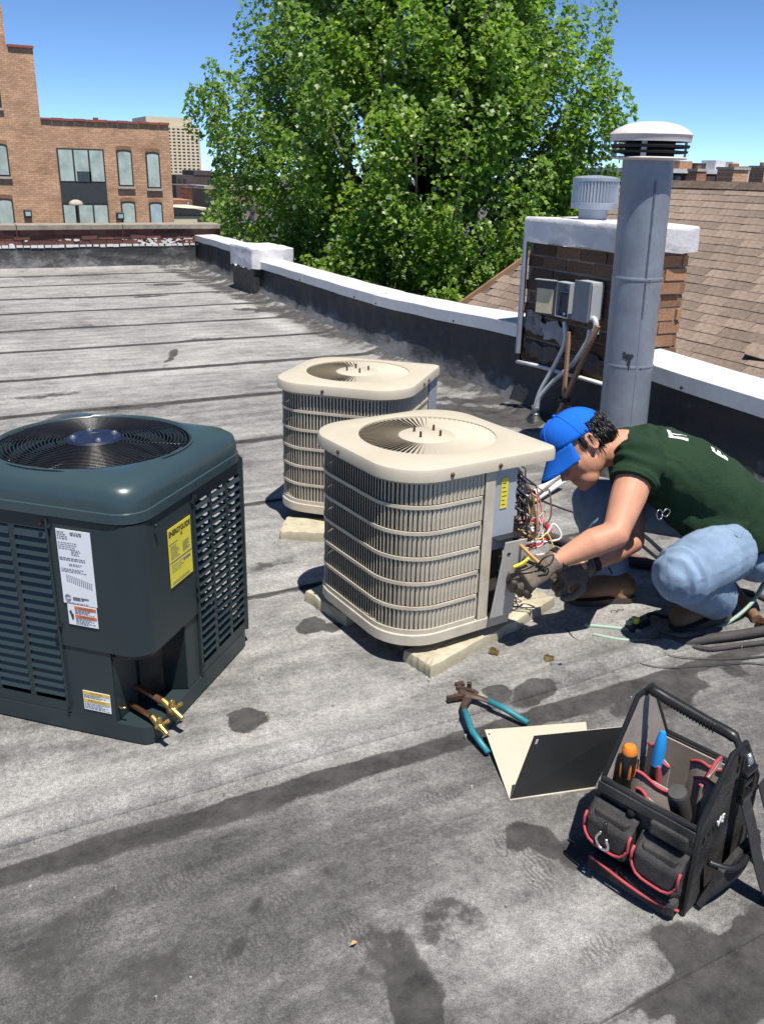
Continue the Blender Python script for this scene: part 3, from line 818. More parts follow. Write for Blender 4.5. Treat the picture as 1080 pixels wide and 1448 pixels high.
for k in range(3): b.tube([(3.33 + 0.03 * math.cos(a), 4.085 + 0.035 * math.sin(a), 0.205 + 0.007 * k + 0.004 * math.sin(a * 3 + k)) for a in np.linspace(0, 2 * PI, 15)], 0.005, 6)
tag(b.build('cord_tie', M['tarblack'], None, smooth=1), 'black cord tying the two wooden sticks together', 'cord')

# ================================================================== NEIGHBOURING SHINGLED ROOF
nb = thing('neighbouring_house', 'neighbouring house with a brown shingled pitched roof beyond the right parapet', 'house', (7.9, 4.0, -9.0))
SL = 0.577; CA = 1 / math.hypot(1, SL); SA = SL * CA
def rp(s, y, up=0.0):
    """point on the roof slope: s metres down from the ridge, lifted up along its normal (house coordinates)"""
    return Vector((-s * CA - SA * up, y - 4.0, 10.41 - s * SA + CA * up))
GY = 8.75                                           # gable end
b = MB()
b.add([rp(0, -6), rp(0, GY), rp(4.3, GY), rp(4.3, -6), rp(0, -6, -0.1), rp(0, GY, -0.1), rp(4.3, GY, -0.1), rp(4.3, -6, -0.1)], [(0, 1, 2, 3), (7, 6, 5, 4), (0, 4, 5, 1), (1, 5, 6, 2), (2, 6, 7, 3), (3, 7, 4, 0)])
b.build('roof_deck', plain('roof_boards', (0.10, 0.075, 0.055), 0.9), nb)
b = MB(); b.add([(0, -10, 10.41), (0, GY - 4, 10.41), (3.8, GY - 4, 8.2), (3.8, -10, 8.2)], [(0, 3, 2, 1)]); b.build('back_slope', plain('far_shingle', (0.17, 0.125, 0.09), 0.95, var=0.3, scale=6), nb)
b = MB(); b.prism([(-3.6, -9.8), (3.6, -9.8), (3.6, GY - 4.2), (-3.6, GY - 4.2)], 0, 8.2); b.add([(-3.6, GY - 4.2, 8.2), (3.6, GY - 4.2, 8.2), (0, GY - 4.2, 10.3)], [(0, 1, 2), (2, 1, 0)]); b.build('wall', M['brickbuff'], nb)
M['shingle'] = plain('brown_shingle', (0.205, 0.155, 0.122), 0.95, var=0.28, scale=22, dirt=(0.10, 0.07, 0.05), dirt_amt=0.35, dirt_scale=3, bump_s=0.5, bump_scale=160, bump_d=0.004, rand=0.22)
shm = []
for k in range(5):
    b = MB(); j = lambda: random.uniform(-0.004, 0.004)
    w, e = 0.138, 0.14
    vs = [(0, -w, 0.002), (0, w, 0.002), (-e + j(), w + j() * .5, 0.0075), (-e + j(), -w + j() * .5, 0.0075), (0, -w, -0.006), (0, w, -0.006), (-e, w, -0.004), (-e, -w, -0.004)]
    b.add(vs, [(0, 1, 2, 3), (7, 6, 5, 4), (0, 4, 5, 1), (1, 5, 6, 2), (2, 6, 7, 3), (3, 7, 4, 0)]); shm.append(b)
sh_me = [b.mesh('shingle', M['shingle']) for b in shm]
CI = cam.matrix_world.inverted()
def in_view(p, m=0.0):
    q = CI @ Vector(p)
    if q.z > -0.1: return None
    x = 540 + 1250 * q.x / -q.z; y = 724 - 1250 * q.y / -q.z
    return (x, y, -q.z) if -m < x < 1080 + m and -m < y < 1448 + m else None
cand = []; EXP = 0.125
tilt = math.atan(SL)
for row in range(33):
    s = 0.09 + row * EXP
    y = -5.9 + (0.0, 0.137, 0.07)[row % 3] + random.uniform(-0.01, 0.01)
    while y < GY - 0.1:
        w = rp(s, y) + Vector((7.9, 4.0, -9.0))
        v = in_view(w, 30)
        ok = v is not None and v[0] > 640 and v[1] < 560 and not (760 < v[0] < 940 and 320 < v[1] < 600)
        cand.append((v[2] if ok else 99, s, y)); y += 0.282
cand.sort(key=lambda t: t[0])
restb = MB()
for k, (d, s, y) in enumerate(cand):
    lift = 0.006 + random.uniform(-0.001, 0.003)
    if k < 296 and d < 99:
        o = link('shingle', sh_me[k % 5], nb, rp(s, y, lift)); o.rotation_euler = (0, -tilt, random.uniform(-0.008, 0.008))
    else:
        mt = Matrix.Translation(rp(s, y, lift)) @ Matrix.Rotation(-tilt, 4, 'Y')
        restb.add([mt @ Vector(p) for p in shm[k % 5].v], shm[k % 5].f)
tag(restb.build('shingle_courses', M['shingle'], nb), kind='stuff')
b = MB(); b.add([(-0.13, -0.13, -0.065), (0, -0.13, 0.012), (0.13, -0.13, -0.065), (-0.13, 0.13, -0.07), (0, 0.13, 0.004), (0.13, 0.13, -0.07)], [(0, 1, 4, 3), (1, 2, 5, 4), (0, 3, 4, 1), (1, 4, 5, 2), (0, 1, 2)])
rc = b.mesh('ridge_shingle', M['shingle'])
for k in range(40):
    o = link('ridge_shingle', rc, nb, (0, 4.6 - k * 0.22, 10.43))
b = MB(); b.bar(rp(0, GY + 0.02, 0.0), rp(4.3, GY + 0.02, 0.0), 0.03, 0.10); b.build('rake_board', M['wood'], nb)

# small torn shingle pieces lifted near the chimney
b = MB()
for (px, s, y) in ((0, 2.35, 4.55), (1, 2.2, 4.35), (2, 2.45, 4.75)):
    c = rp(s, y, 0.03)
    b.obox(c, Vector((0.07, 0.03, 0.035)), Vector((-0.02, 0.12, 0.01)), Vector((0, 0, 0.004)))
b.build('lifted_shingles', M['shingle'], nb)

# ================================================================== BUILDINGS
K = 61.5 / 34
def BX(x): return x * K
def BZ(z): return 1.45 + (z - 1.45) * K
M['brickwall'] = None
def brickwall(name, col, sc, mortar=0.6):
    m, nt, bs = nodes_of(name)
    tc = N(nt, 'ShaderNodeTexCoord')
    mp = N(nt, 'ShaderNodeMapping'); mp.inputs['Rotation'].default_value = (PI / 2, 0, 0)
    nt.links.new(tc.outputs['Object'], mp.inputs['Vector'])
    br = N(nt, 'ShaderNodeTexBrick')
    br.inputs['Scale'].default_value = sc
    br.inputs['Mortar Size'].default_value = 0.018
    br.inputs['Brick Width'].default_value = 0.5; br.inputs['Row Height'].default_value = 0.17
    br.inputs['Color1'].default_value = rgba(tuple(c * 0.85 for c in col)); br.inputs['Color2'].default_value = rgba(tuple(c * 1.18 for c in col)); br.inputs['Mortar'].default_value = rgba(tuple(c * mortar for c in col))
    nt.links.new(mp.outputs[0], br.inputs['Vector'])
    d = ramp(nt, noise_fac(nt, 0.45, 8, 0.7, stretch=(1, 1, 1.8)), [(0.36, (0.72, 0.70, 0.68)), (0.62, (1.1, 1.1, 1.1))])
    e = ramp(nt, noise_fac(nt, 5.0, 5, 0.7, stretch=(1, 1, 2.5)), [(0.3, (0.8, 0.78, 0.76)), (0.7, (1.15, 1.15, 1.15))])
    c = mixc(nt, 1.0, br.outputs['Color'], d, 'MULTIPLY'); c = mixc(nt, 1.0, c, e, 'MULTIPLY')
    nt.links.new(c, bs.inputs['Base Color']); bs.inputs['Roughness'].default_value = 0.92
    return m
M['tanbrick'] = brickwall('tan_brick_wall', (0.56, 0.345, 0.215), 1.6)
def glass(name, col, rough=0.12):
    m = plain(name, col, rough, 0.0, var=0.25, scale=1.2, spec=0.6); return m
M['glassg'] = glass('pale_green_reflection_glass', (0.40, 0.47, 0.42)); M['glassd'] = glass('dark_glass', (0.04, 0.05, 0.055)); M['glassb'] = glass('blue_glass', (0.38, 0.50, 0.52))  # pale green panes have a reflected tone put into their base colour
M['framed'] = plain('dark_window_frame', (0.035, 0.035, 0.035), 0.5)
M['stone'] = plain('window_sill_stone', (0.42, 0.36, 0.29), 0.85)
M['copred'] = plain('red_clay_coping', (0.30, 0.085, 0.055), 0.7, var=0.3)
YB = 61.5
bl = thing('brick_office_building', 'large tan brick building with pale green windows beyond the far parapet at left', 'building', (BX(6), YB, -9))
BO = Vector((BX(6), YB, -9))
def bz(z): return BZ(z) + 9
def bx(x): return BX(x) - BO.x
b = MB(); b.box((bx(4.495), 0, 0), (bx(8.80), 22, bz(2.86))); b.build('main_block', M['tanbrick'], bl)
b = MB(); b.box((bx(-9), -0.02, 0), (bx(4.49), 26, bz(4.985))); b.build('tower_block', M['tanbrick'], bl)
b = MB()
for k in range(12):
    x0 = 4.497 + k * 0.3605; b.box((bx(x0), -0.12, bz(2.86 + 0.01 * (k % 3 == 0)) + 0.003), (bx(x0 + 0.352), 0.5, bz(2.93 + 0.012 * (k % 2))))
b.build('parapet_coping', M['copred'], bl)
b = MB(); b.box((bx(3.72), -0.14, bz(4.985) + 0.003), (bx(4.52), 0.5, bz(5.06))); b.build('parapet_coping', M['copred'], bl)
b = MB(); b.box((bx(-9), 0.3, bz(4.985) + 0.003), (bx(3.70), 4, bz(6.2))); b.build('upper_stage', M['tanbrick'], bl)
b = MB(); b.box((bx(6.55), 3.0, bz(2.94)), (bx(6.7), 3.4, bz(3.08))); b.build('roof_stub', M['brickred'], bl)
def opening(x0, x1, z0, z1, pane, arch=0.0, mull=0, sill=True, trans=None):
    """window set into the wall: reveal, frame, pane, sill; slight segmental arch"""
    cx = (bx(x0) + bx(x1)) / 2; W = (bx(x1) - bx(x0)) / 2; a, c = bz(z0), bz(z1)
    pts = [(-W, a), (W, a)] + [(W * math.cos(t), c + arch * math.sin(t)) for t in np.linspace(0, PI, 9)]
    def poly(off, dy, mat, name, par, thick=0.05):
        m_ = MB(); s = 1 - off / W; h = (c - a) / 2; mz = (a + c) / 2
        P = [(cx + px * s, mz + (pz - mz) * (1 - off / h)) for px, pz in pts]
        n = len(P)
        m_.add([(x, dy, z) for x, z in P] + [(x, dy + thick, z) for x, z in P], [tuple(range(n)), tuple(range(2 * n - 1, n - 1, -1))] + [(i, n + i, n + (i + 1) % n, (i + 1) % n) for i in range(n)])
        return m_.build(name, mat, par)
    fr = poly(-0.02, -0.05, M['framed'], 'window', bl, 0.04)
    poly(0.07, -0.075, pane, 'pane', fr, 0.02)
    if mull:
        m_ = MB()
        for k in range(1, mull): x = cx - W + 2 * W * k / mull; m_.box((x - 0.05, -0.10, a + 0.05), (x + 0.05, -0.076, c - 0.02))
        if trans: m_.box((cx - W + 0.05, -0.10, trans - 0.05), (cx + W - 0.05, -0.077, trans + 0.05))
        m_.build('mullion', M['framed'], fr)
    if sill:
        m_ = MB(); m_.box((cx - W - 0.08, -0.16, a - 0.16), (cx + W + 0.08, -0.02, a - 0.03)); m_.build('sill', M['stone'], fr)
    # arch of standing bricks
    if arch:
        m_ = MB(); nA = 11
        for k in range(nA):
            t = -0.9 + 1.8 * k / (nA - 1); x = cx + W * 1.06 * t; z = c + arch * math.sqrt(max(0, 1 - t * t * 0.95)) + 0.17
            m_.box((x - 0.045, -0.035, z - 0.12), (x + 0.045, 0.02, z + 0.10))
        m_.build('brick_arch', M['brickbuff'], fr)
opening(6.90, 7.417, 0.81, 1.93, M['glassg'], 0.10); opening(7.912, 8.394, 0.753, 1.88, M['glassg'], 0.10)
opening(6.915, 7.415, -1.0, 0.22, M['glassg'], 0.10); opening(7.915, 8.385, -1.0, 0.20, M['glassb'], 0.10)
opening(2.85, 3.345, 1.075, 2.0, M['glassg'], 0.10); opening(2.8, 3.31, -0.6, 0.29, M['glassg'], 0.10)
opening(2.9, 3.33, 3.18, 3.75, M['glassd'], 0.10)
opening(4.91, 6.46, 0.91, 1.99, M['glassg'], 0.0, 3, False); opening(4.91, 6.46, -1.4, 0.20, M['glassg'], 0.0, 3, False)
b = MB(); b.box((bx(4.905), -0.07, bz(0.20) + 0.03), (bx(6.465), -0.003, bz(0.91) - 0.03)); b.build('spandrel_panel', plain('dark_spandrel', (0.045, 0.05, 0.05), 0.4), bl)
b = MB(); b.box((bx(5.5), -0.10, bz(0.93)), (bx(5.98), -0.078, bz(1.27))); b.build('lowered_blind', M['glassd'], bl)
for (x, z) in ((3.74, -0.12), (6.83, -0.20)):
    b = MB(); b.box((bx(x) - 0.23, -0.42, bz(z) - 0.22), (bx(x) + 0.23, -0.003, bz(z) + 0.24)); o = b.build('wall_floodlight', M['framed'], bl, bevel=0.05)
    b = MB(); b.box((bx(x) - 0.15, -0.45, bz(z) - 0.12), (bx(x) + 0.15, -0.422, bz(z) + 0.12)); b.build('lens', M['glassb'], o)
lm = thing('street_lamp', 'tall street lamp with a flat domed head in front of the brick building', 'street lamp', (6.768, 45.000, -3.754))
base = Vector((6.768, 45.000, -3.754)); top = Vector((7.117, 45.000, -0.224))
lm.location = (top.x, 45.0, -9.0)
H_ = top.z + 9
b = MB(); b.tube([(0, 0, 0), (0, 0, H_ * 0.5), (0, 0, H_ - 0.05)], [0.09, 0.07, 0.055], 10); b.build('pole', M['framed'], lm, smooth=40)
b = MB(); b.lathe([(0.06, H_ - 0.06), (0.32, H_ - 0.02), (0.33, H_ + 0.02), (0.25, H_ + 0.14), (0.1, H_ + 0.2), (0.02, H_ + 0.21)], n=20); b.build('lamp_head', M['stone'], lm, smooth=50)

def block(name, label, x0, x1, z0, z1, y, depth, mat, cat='building'):
    o = thing(name, label, cat, ((x0 + x1) / 2, y, -9))
    W = (x1 - x0) / 2
    b = MB(); b.box((-W, 0, 0), (W, depth, z1 + 9)); b.build('wall', mat, o)
    return o, W
def window_on(o, x, z, w, h, mat, fr=True, name='window'):
    b = MB(); b.box((x - w / 2, -0.12, z + 9 - h / 2), (x + w / 2, -0.004, z + 9 + h / 2)); f = b.build(name, M['framed'], o)
    b = MB(); b.box((x - w / 2 + w * .09, -0.15, z + 9 - h / 2 + h * .07), (x + w / 2 - w * .09, -0.122, z + 9 + h / 2 - h * .07)); b.build('pane', mat, f)
    return f
# high-rise
M['tower'] = plain('cream_concrete', (0.66, 0.56, 0.40), 0.8, var=0.06, scale=0.05)
tw = thing('high_rise_tower', 'distant cream high-rise tower with a grid of small windows', 'tower', (110, 420, -9))
b = MB(); b.box((-12.6, 0.6, 0), (12.2, 30, 27.1)); b.build('wall', plain('window_wall_dark', (0.10, 0.09, 0.08), 0.4), tw)
b = MB(); b.box((-10.7, 1.5, 27.103), (9.7, 28, 31.2)); b.build('penthouse', M['tower'], tw)
for k in range(13):
    x = -12.6 + 24.8 * k / 12; b = MB(); b.box((x - 0.42, -0.1, 0), (x + 0.42, 0.597, 27.1)); b.build('pier', M['tower'], tw)
for k in range(21):
    z = 27.1 - 1.36 * k; b = MB(); b.box((-12.6, 0.0, z - 0.34), (12.2, 0.594, z + 0.34)); b.build('floor_band', M['tower'], tw)
M['darkbrick'] = plain('dark_brick', (0.085, 0.065, 0.06), 0.9, var=0.2, scale=0.8); M['orangewall'] = brickwall('orange_brick_wall', (0.36, 0.19, 0.12), 1.6); M['paleplaster'] = plain('pale_plaster', (0.55, 0.50, 0.40), 0.85, var=0.1, scale=0.6)
M['greywall'] = plain('grey_siding', (0.30, 0.29, 0.28), 0.85, var=0.15, scale=0.6); M['creamwall'] = plain('cream_wall', (0.62, 0.56, 0.40), 0.8, var=0.06, scale=0.6)
o, W = block('dark_brick_block', 'long dark brown flat roofed building below the distant tower', 29.0, 34.2, -9, 0.68, 110, 14, M['darkbrick'])
b = MB(); b.box((-0.48, -0.05, 9.683), (1.76, 5, 10.24)); b.build('roof_house', M['darkbrick'], o)
for x in (-2.2, -1.6, 1.4, 2.0): window_on(o, x, 0.0, 0.35, 0.5, M['glassd'])
o, W = block('brown_shop_building', 'brown building with white window boxes under the dark flat roof', 26.3, 29.8, -9, -0.26, 100, 8, M['darkbrick'])
for x in (-0.9, 0.3): window_on(o, x, -1.0, 0.7, 0.8, M['glassd'])
b = MB(); b.box((-0.4, -0.7, 7.65), (0.25, -0.01, 8.05)); b.box((1.2, -0.7, 7.75), (1.7, -0.01, 8.1)); b.build('white_awning', M['dustwhite'], o)
o, W = block('orange_brick_house', 'small orange brick house front between the dark roofs', 24.0, 27.5, -9, -1.55, 93, 6, M['orangewall'])
b = MB(); b.box((0.45, -0.02, 7.46), (1.74, 5, 8.6)); b.build('upper_wall', M['orangewall'], o)
window_on(o, -0.2, -1.85, 0.3, 0.3, M['glassb']); window_on(o, 1.1, -0.95, 0.28, 0.55, M['glassd'])
o, W = block('grey_gabled_house', 'narrow grey house with tall dark windows beside the orange brick house', 26.45, 27.6, -9, -0.13, 90, 6, M['greywall'])
for z in (-0.95, -2.3): window_on(o, -0.2, z, 0.42, 0.95, M['glassd']); window_on(o, 0.3, z, 0.3, 0.6, M['glassg'])
b = MB(); b.box((0.48, -0.25, 0), (0.56, -0.05, 8.8)); b.build('downpipe', M['stone'], o)
o, W = block('cream_shop_building', 'low cream building with a dark band of clerestory windows', 20.6, 24.03, -9, -1.8, 80, 8, M['creamwall'])
b = MB(); b.add([(-W, -0.09, 6.55), (W, -0.09, 6.55), (W, -0.09, 6.85), (0.3, -0.09, 7.16), (-W, -0.09, 7.3), (-W, -0.004, 6.55), (W, -0.004, 6.55), (W, -0.004, 6.85), (0.3, -0.004, 7.16), (-W, -0.004, 7.3)], [(0, 1, 2, 3, 4), (0, 5, 6, 1), (1, 6, 7, 2), (2, 7, 8, 3), (3, 8, 9, 4), (4, 9, 5, 0)]); b.build('dark_band', M['framed'], o)
for k in range(8):
    b = MB(); b.box((-W + 0.12 + k * 0.41, -0.12, 6.66), (-W + 0.42 + k * 0.41, -0.092, 6.86)); b.build('clerestory_pane', M['glassd'], o)
b = MB(); b.box((0.45, -0.35, 6.0), (1.1, -0.01, 6.35)); b.build('wall_unit', M['framed'], o)
o, W = block('white_box_house', 'pale plastered cube building with a dark glazed strip left of the tree', 34.9, 38.6, -9, 0.76, 110, 8, M['paleplaster'])
b = MB(); b.box((-W - 1.72, 0.0, 0), (-W - 0.003, 6, 9.55)); b.build('dark_bay', M['darkbrick'], o)
for x in (-W - 1.4, -W - 0.9, -W - 0.4): window_on(o, x, -0.1, 0.36, 1.1, M['glassd'])
window_on(o, 0.45, -0.3, 0.5, 0.8, M['glassg'])
o, W = block('brown_plain_building', 'plain brown rendered building wall left of the tree', 26.05, 30.4, -9, -0.36, 85, 8, plain('brown_render', (0.19, 0.13, 0.095), 0.9, var=0.25, scale=0.4))
b = MB(); b.box((-W - 0.05, -0.12, 8.55), (W, -0.01, 8.66)); b.build('cornice', M['darkbrick'], o)
mw = thing('mural_wall', 'dark wall with faded colourful abstract mural beside a white pole', 'wall', (20.25, 60, -9))
b = MB(); b.box((-0.55, 0, 0), (0.75, 0.4, 8.35)); b.build('wall', plain('mural_ground', (0.055, 0.06, 0.10), 0.8), mw)
cols = [(0.30, 0.10, 0.12), (0.12, 0.22, 0.42), (0.45, 0.38, 0.34), (0.16, 0.30, 0.26), (0.36, 0.14, 0.22), (0.10, 0.16, 0.34)]
for k, cc in enumerate(cols):
    b = MB(); x = -0.35 + 0.16 * k; z = 7.25 + 0.28 * math.sin(k * 2.1)
    b.add([(x + 0.12 * math.cos(t) * (1 + 0.3 * math.sin(3 * t)), -0.004 - 0.002 * k, z + 0.42 * math.sin(t)) for t in np.linspace(0, 2 * PI, 15)[:-1]], [tuple(range(14))]); b.build('painted_shape', plain('mural_paint', cc, 0.8), mw)
wp = MB(); wp.tube([(0, 0, 0), (0, 0, 9.1)], 0.035, 8); o = wp.build('white_pole', M['dustwhite'], None, smooth=40); o.location = (13.07, 40, -9); tag(o, 'thin white pole in front of the mural wall', 'pole')

# roofs beyond the shingled ridge
M['roofgrey'] = plain('pale_flat_roof', (0.55, 0.55, 0.56), 0.7, var=0.15, scale=0.6)
o, W = block('rooftop_building', 'low dark penthouse block with white roof edge behind the shingle ridge', 28.6, 34.5, -9, 1.70, 31.0, 8, M['darkbrick'])
b = MB(); b.box((-W - 0.1, -0.25, 10.703), (W, 6, 10.80)); b.build('roof_edge', M['roofgrey'], o)
for x, w in ((-2.55, 0.5), (-1.55, 0.9), (0.1, 0.5), (2.2, 1.2)): window_on(o, x, 1.35, w, 0.5, M['glassd'])
b = MB(); b.box((-0.8, -0.12, 10.0), (0.9, -0.004, 10.6)); b.build('brick_bay', M['tanbrick'], o)
b = MB(); b.box((-1.9, -0.14, 9.6), (-1.8, -0.01, 10.7)); b.box((1.35, -0.14, 9.6), (1.45, -0.01, 10.7)); b.build('white_post', M['dustwhite'], o)
def chim(label, x0, x1, z1, y, mat):
    o = thing('brick_chimney', label, 'chimney', ((x0 + x1) / 2, y, -9)); W = (x1 - x0) / 2
    b = MB(); b.box((-W, -W, 0), (W, W, z1 + 9)); b.build('stack', mat, o)
    b = MB(); b.box((-W * 1.12, -W * 1.12, z1 + 8.93), (W * 1.12, W * 1.12, z1 + 9.03)); b.build('crown', M['stone'], o)
    b = MB(); b.lathe([(W * .5, z1 + 9.03), (W * .5, z1 + 9.16)], n=10); b.build('flue', M['brickbuff'], o, smooth=40)
chim('narrow orange brick chimney just right of the domed vent pipe', 28.16, 28.66, 1.83, 28, M['orangewall'])
chim('wide tan brick chimney in the middle behind the shingle ridge', 29.95, 30.8, 1.93, 28, M['tanbrick'])
chim('brick chimney at the far right edge behind the shingle ridge', 31.75, 32.5, 2.02, 28, M['tanbrick'])
o, W = block('white_roof_building', 'pale building with cluttered white roof far behind the chimneys', 33.4, 52.0, -9, 1.95, 36, 10, M['roofgrey'])
for k in range(7):
    b = MB(); x = -W + 1.0 + k * 1.25; h = random.uniform(0.15, 0.5); b.box((x, 0.4, 10.953), (x + random.uniform(0.3, 0.9), 1.4, 10.95 + h)); b.build('roof_unit', random.choice([M['galv'], M['dustwhite'], M['framed'], M['brickbuff']]), o)

# ================================================================== TREE
def leaf_material(name, top, under):
    m, nt, b = nodes_of(name)
    geo = N(nt, 'ShaderNodeNewGeometry')
    rnd = N(nt, 'ShaderNodeAttribute', attribute_name='leafrand').outputs['Fac']
    a = ramp(nt, rnd, [(0.0, tuple(c * 0.62 for c in top)), (0.5, top), (1.0, (top[0] * 1.75, top[1] * 1.45, top[2] * 1.1))])
    c = mixc(nt, geo.outputs['Backfacing'], a, under)
    nt.links.new(c, b.inputs['Base Color'])
    b.inputs['Roughness'].default_value = 0.42
    b.inputs['Specular IOR Level'].default_value = 0.5
    tr = N(nt, 'ShaderNodeBsdfTranslucent')
    nt.links.new(mixc(nt, 1.0, a, (1.5, 1.9, 0.7), 'MULTIPLY'), tr.inputs['Color'])
    mx = N(nt, 'ShaderNodeMixShader'); mx.inputs[0].default_value = 0.42
    nt.links.new(b.outputs[0], mx.inputs[1]); nt.links.new(tr.outputs[0], mx.inputs[2])
    out = nt.nodes['Material Output']
    nt.links.new(mx.outputs[0], out.inputs['Surface'])
    return m
M['leaf'] = leaf_material('maple_leaf', (0.165, 0.265, 0.040), (0.36, 0.44, 0.26))
M['bark'] = plain('bark', (0.10, 0.08, 0.06), 0.95, var=0.35, scale=5, bump_s=0.7, bump_scale=14)
LEAF = np.array([(0, 0, 0), (0.30, 0.16, 0.02), (0.52, 0.50, -0.05), (0.26, 0.62, 0.03), (0.02, 1.05, -0.08), (-0.24, 0.64, 0.03), (-0.52, 0.46, -0.05), (-0.28, 0.15, 0.02)])
def leaves_mesh(name, P, D, size, rn, lean=None):
    """one leaf-shaped face per point; D the growing directions"""
    n = len(P)
    D = D / np.linalg.norm(D, axis=1, keepdims=True)
    up = rn.normal(size=(n, 3)) * 0.6 + np.array([0.0, 0.0, 0.62])
    c0 = P - np.array([0, 0, 9.5]); c0[:, 2] *= 0.4; up = up + 0.75 * c0 / (np.linalg.norm(c0, axis=1, keepdims=True) + 1e-6)
    S = np.cross(D, up); S /= np.linalg.norm(S, axis=1, keepdims=True) + 1e-9
    U = np.cross(S, D)
    sz = size * rn.uniform(0.6, 1.3, n)
    L = LEAF[None] * sz[:, None, None]
    V = P[:, None] + L[..., :1] * S[:, None] + L[..., 1:2] * D[:, None] + L[..., 2:] * U[:, None] * 1.0
    k = LEAF.shape[0]
    F = np.array([(0, 1, 2, 3), (0, 3, 4, 5), (0, 5, 6, 7)])
    vs = V.reshape(-1, 3)
    fs = (np.arange(n) * k)[:, None, None] + F[None]
    fs = fs.reshape(-1, 4).astype(np.int32)
    me = bpy.data.meshes.new(name)
    me.vertices.add(len(vs)); me.vertices.foreach_set('co', vs.ravel())
    me.loops.add(len(fs) * 4); me.loops.foreach_set('vertex_index', fs.ravel())
    me.polygons.add(len(fs)); me.polygons.foreach_set('loop_start', np.arange(0, len(fs) * 4, 4, dtype=np.int32))
    me.update(calc_edges=True)
    a = me.attributes.new('leafrand', 'FLOAT', 'POINT')
    a.data.foreach_set('value', np.repeat(np.clip(rn.normal(0.45, 0.20, n) + (0 if lean is None else lean), 0, 1), k).astype(np.float32))
    return me

def crown(name, env, n_clump, n_leaf, size, rn, parent, base, lift=0.75):
    """sprays of leaves at branch tips spread through an envelope; returns the tips"""
    Ps, Ds, tips, Cs = [], [], [], []
    for _ in range(n_clump):
        p, out = env(rn)
        tips.append(p)
        ax = out * (1 - lift) + np.array([0, 0, 1.0]) * lift + rn.normal(size=3) * 0.28
        ax /= np.linalg.norm(ax)
        Ln = rn.uniform(0.7, 1.7)
        m = int(n_leaf * rn.uniform(0.6, 1.4))
        t = rn.uniform(0, 1, m) ** 0.8
        rad = 0.27 * np.sin(np.clip(t * 0.85 + 0.15, 0, 1) * PI) ** 0.7 + 0.04
        q = rn.normal(size=(m, 3)); q -= (q @ ax)[:, None] * ax; q /= np.linalg.norm(q, axis=1, keepdims=True) + 1e-9
        r_ = rad * np.sqrt(rn.uniform(0.02, 1, m))
        P = p + ax * (t * Ln - 0.35)[:, None] + q * r_[:, None]
        P[:, 2] -= r_ * 0.25
        D = q * 0.8 + ax * 0.25 + rn.normal(size=(m, 3)) * 0.45 + np.array([0, 0, -0.35])
        Ps.append(P); Ds.append(D); Cs.append(np.full(m, rn.uniform(-0.3, 0.3)))
    me = leaves_mesh(name, np.concatenate(Ps), np.concatenate(Ds), size, rn, np.concatenate(Cs))
    me.materials.append(M['leaf'])
    o = link(name, me, parent)
    return tag(o, kind='stuff'), tips

TC = np.array([8.75, 15.3, -9.0])
tr = thing('maple_tree', 'big dense leafy maple tree filling the middle behind the parapet', 'tree', tuple(TC))
rn = np.random.default_rng(11)
# crown profile in the vertical: height above the street -> radius
HZ = np.array([5.6, 6.8, 8.2, 9.8, 11.0, 12.2, 13.5, 15.0, 16.2]); HR = np.array([1.8, 3.2, 3.8, 3.85, 3.5, 3.05, 2.65, 2.0, 0.7])
def env(rn):
    while True:
        z = rn.uniform(5.8, 15.8); Rr = np.interp(z, HZ, HR)
        if rn.uniform() < Rr / 3.75: break
    a = rn.uniform(0, 2 * PI)
    lob = 1 + 0.10 * math.sin(3 * a + z * 0.9) + 0.10 * math.sin(5 * a - z * 1.7) + 0.06 * math.sin(2.3 * z) + 0.16 * max(0.0, math.cos(a - 2.9)) * (10.2 < z < 11.8) - 0.15 * max(0.0, math.cos(a - 2.9)) * (z < 9.9)
    if math.cos(a - 1.0) > 0.2 and rn.uniform() < 0.6: a += PI          # fewer sprays on the hidden far side
    f = rn.uniform(0.25, 1.0) ** 0.55
    r_ = Rr * lob * f * 0.96 * (0.86 if math.cos(a + 0.5) > 0.5 and z > 10 else 1.0)
    out = np.array([math.cos(a), math.sin(a), 0.0])
    return np.array([r_ * math.cos(a), r_ * math.sin(a), z]), out
cr, tips = crown('crown', env, 860, 270, 0.078, rn, tr, TC, 0.86)
b = MB()
b.tube([(0, 0, 0), (0.05, 0.02, 3), (0.0, 0.1, 6), (0.05, 0.0, 9.5), (0.0, 0.0, 13)], [0.42, 0.33, 0.26, 0.15, 0.04], 12)
b.build('trunk', M['bark'], tr, smooth=1)
b = MB()
for k in range(0, len(tips), 3):
    p = Vector(tips[k]); z0 = max(3.5, p.z - 1.4 - 0.55 * math.hypot(p.x, p.y)); st = Vector((0.03, 0.03, z0))
    mid = st.lerp(p, 0.5) + Vector((0, 0, -0.25))
    b.tube([st, mid, p + Vector((0, 0, 0.4))], [0.075, 0.045, 0.012], 5)
b.build('limbs', M['bark'], tr, smooth=1)
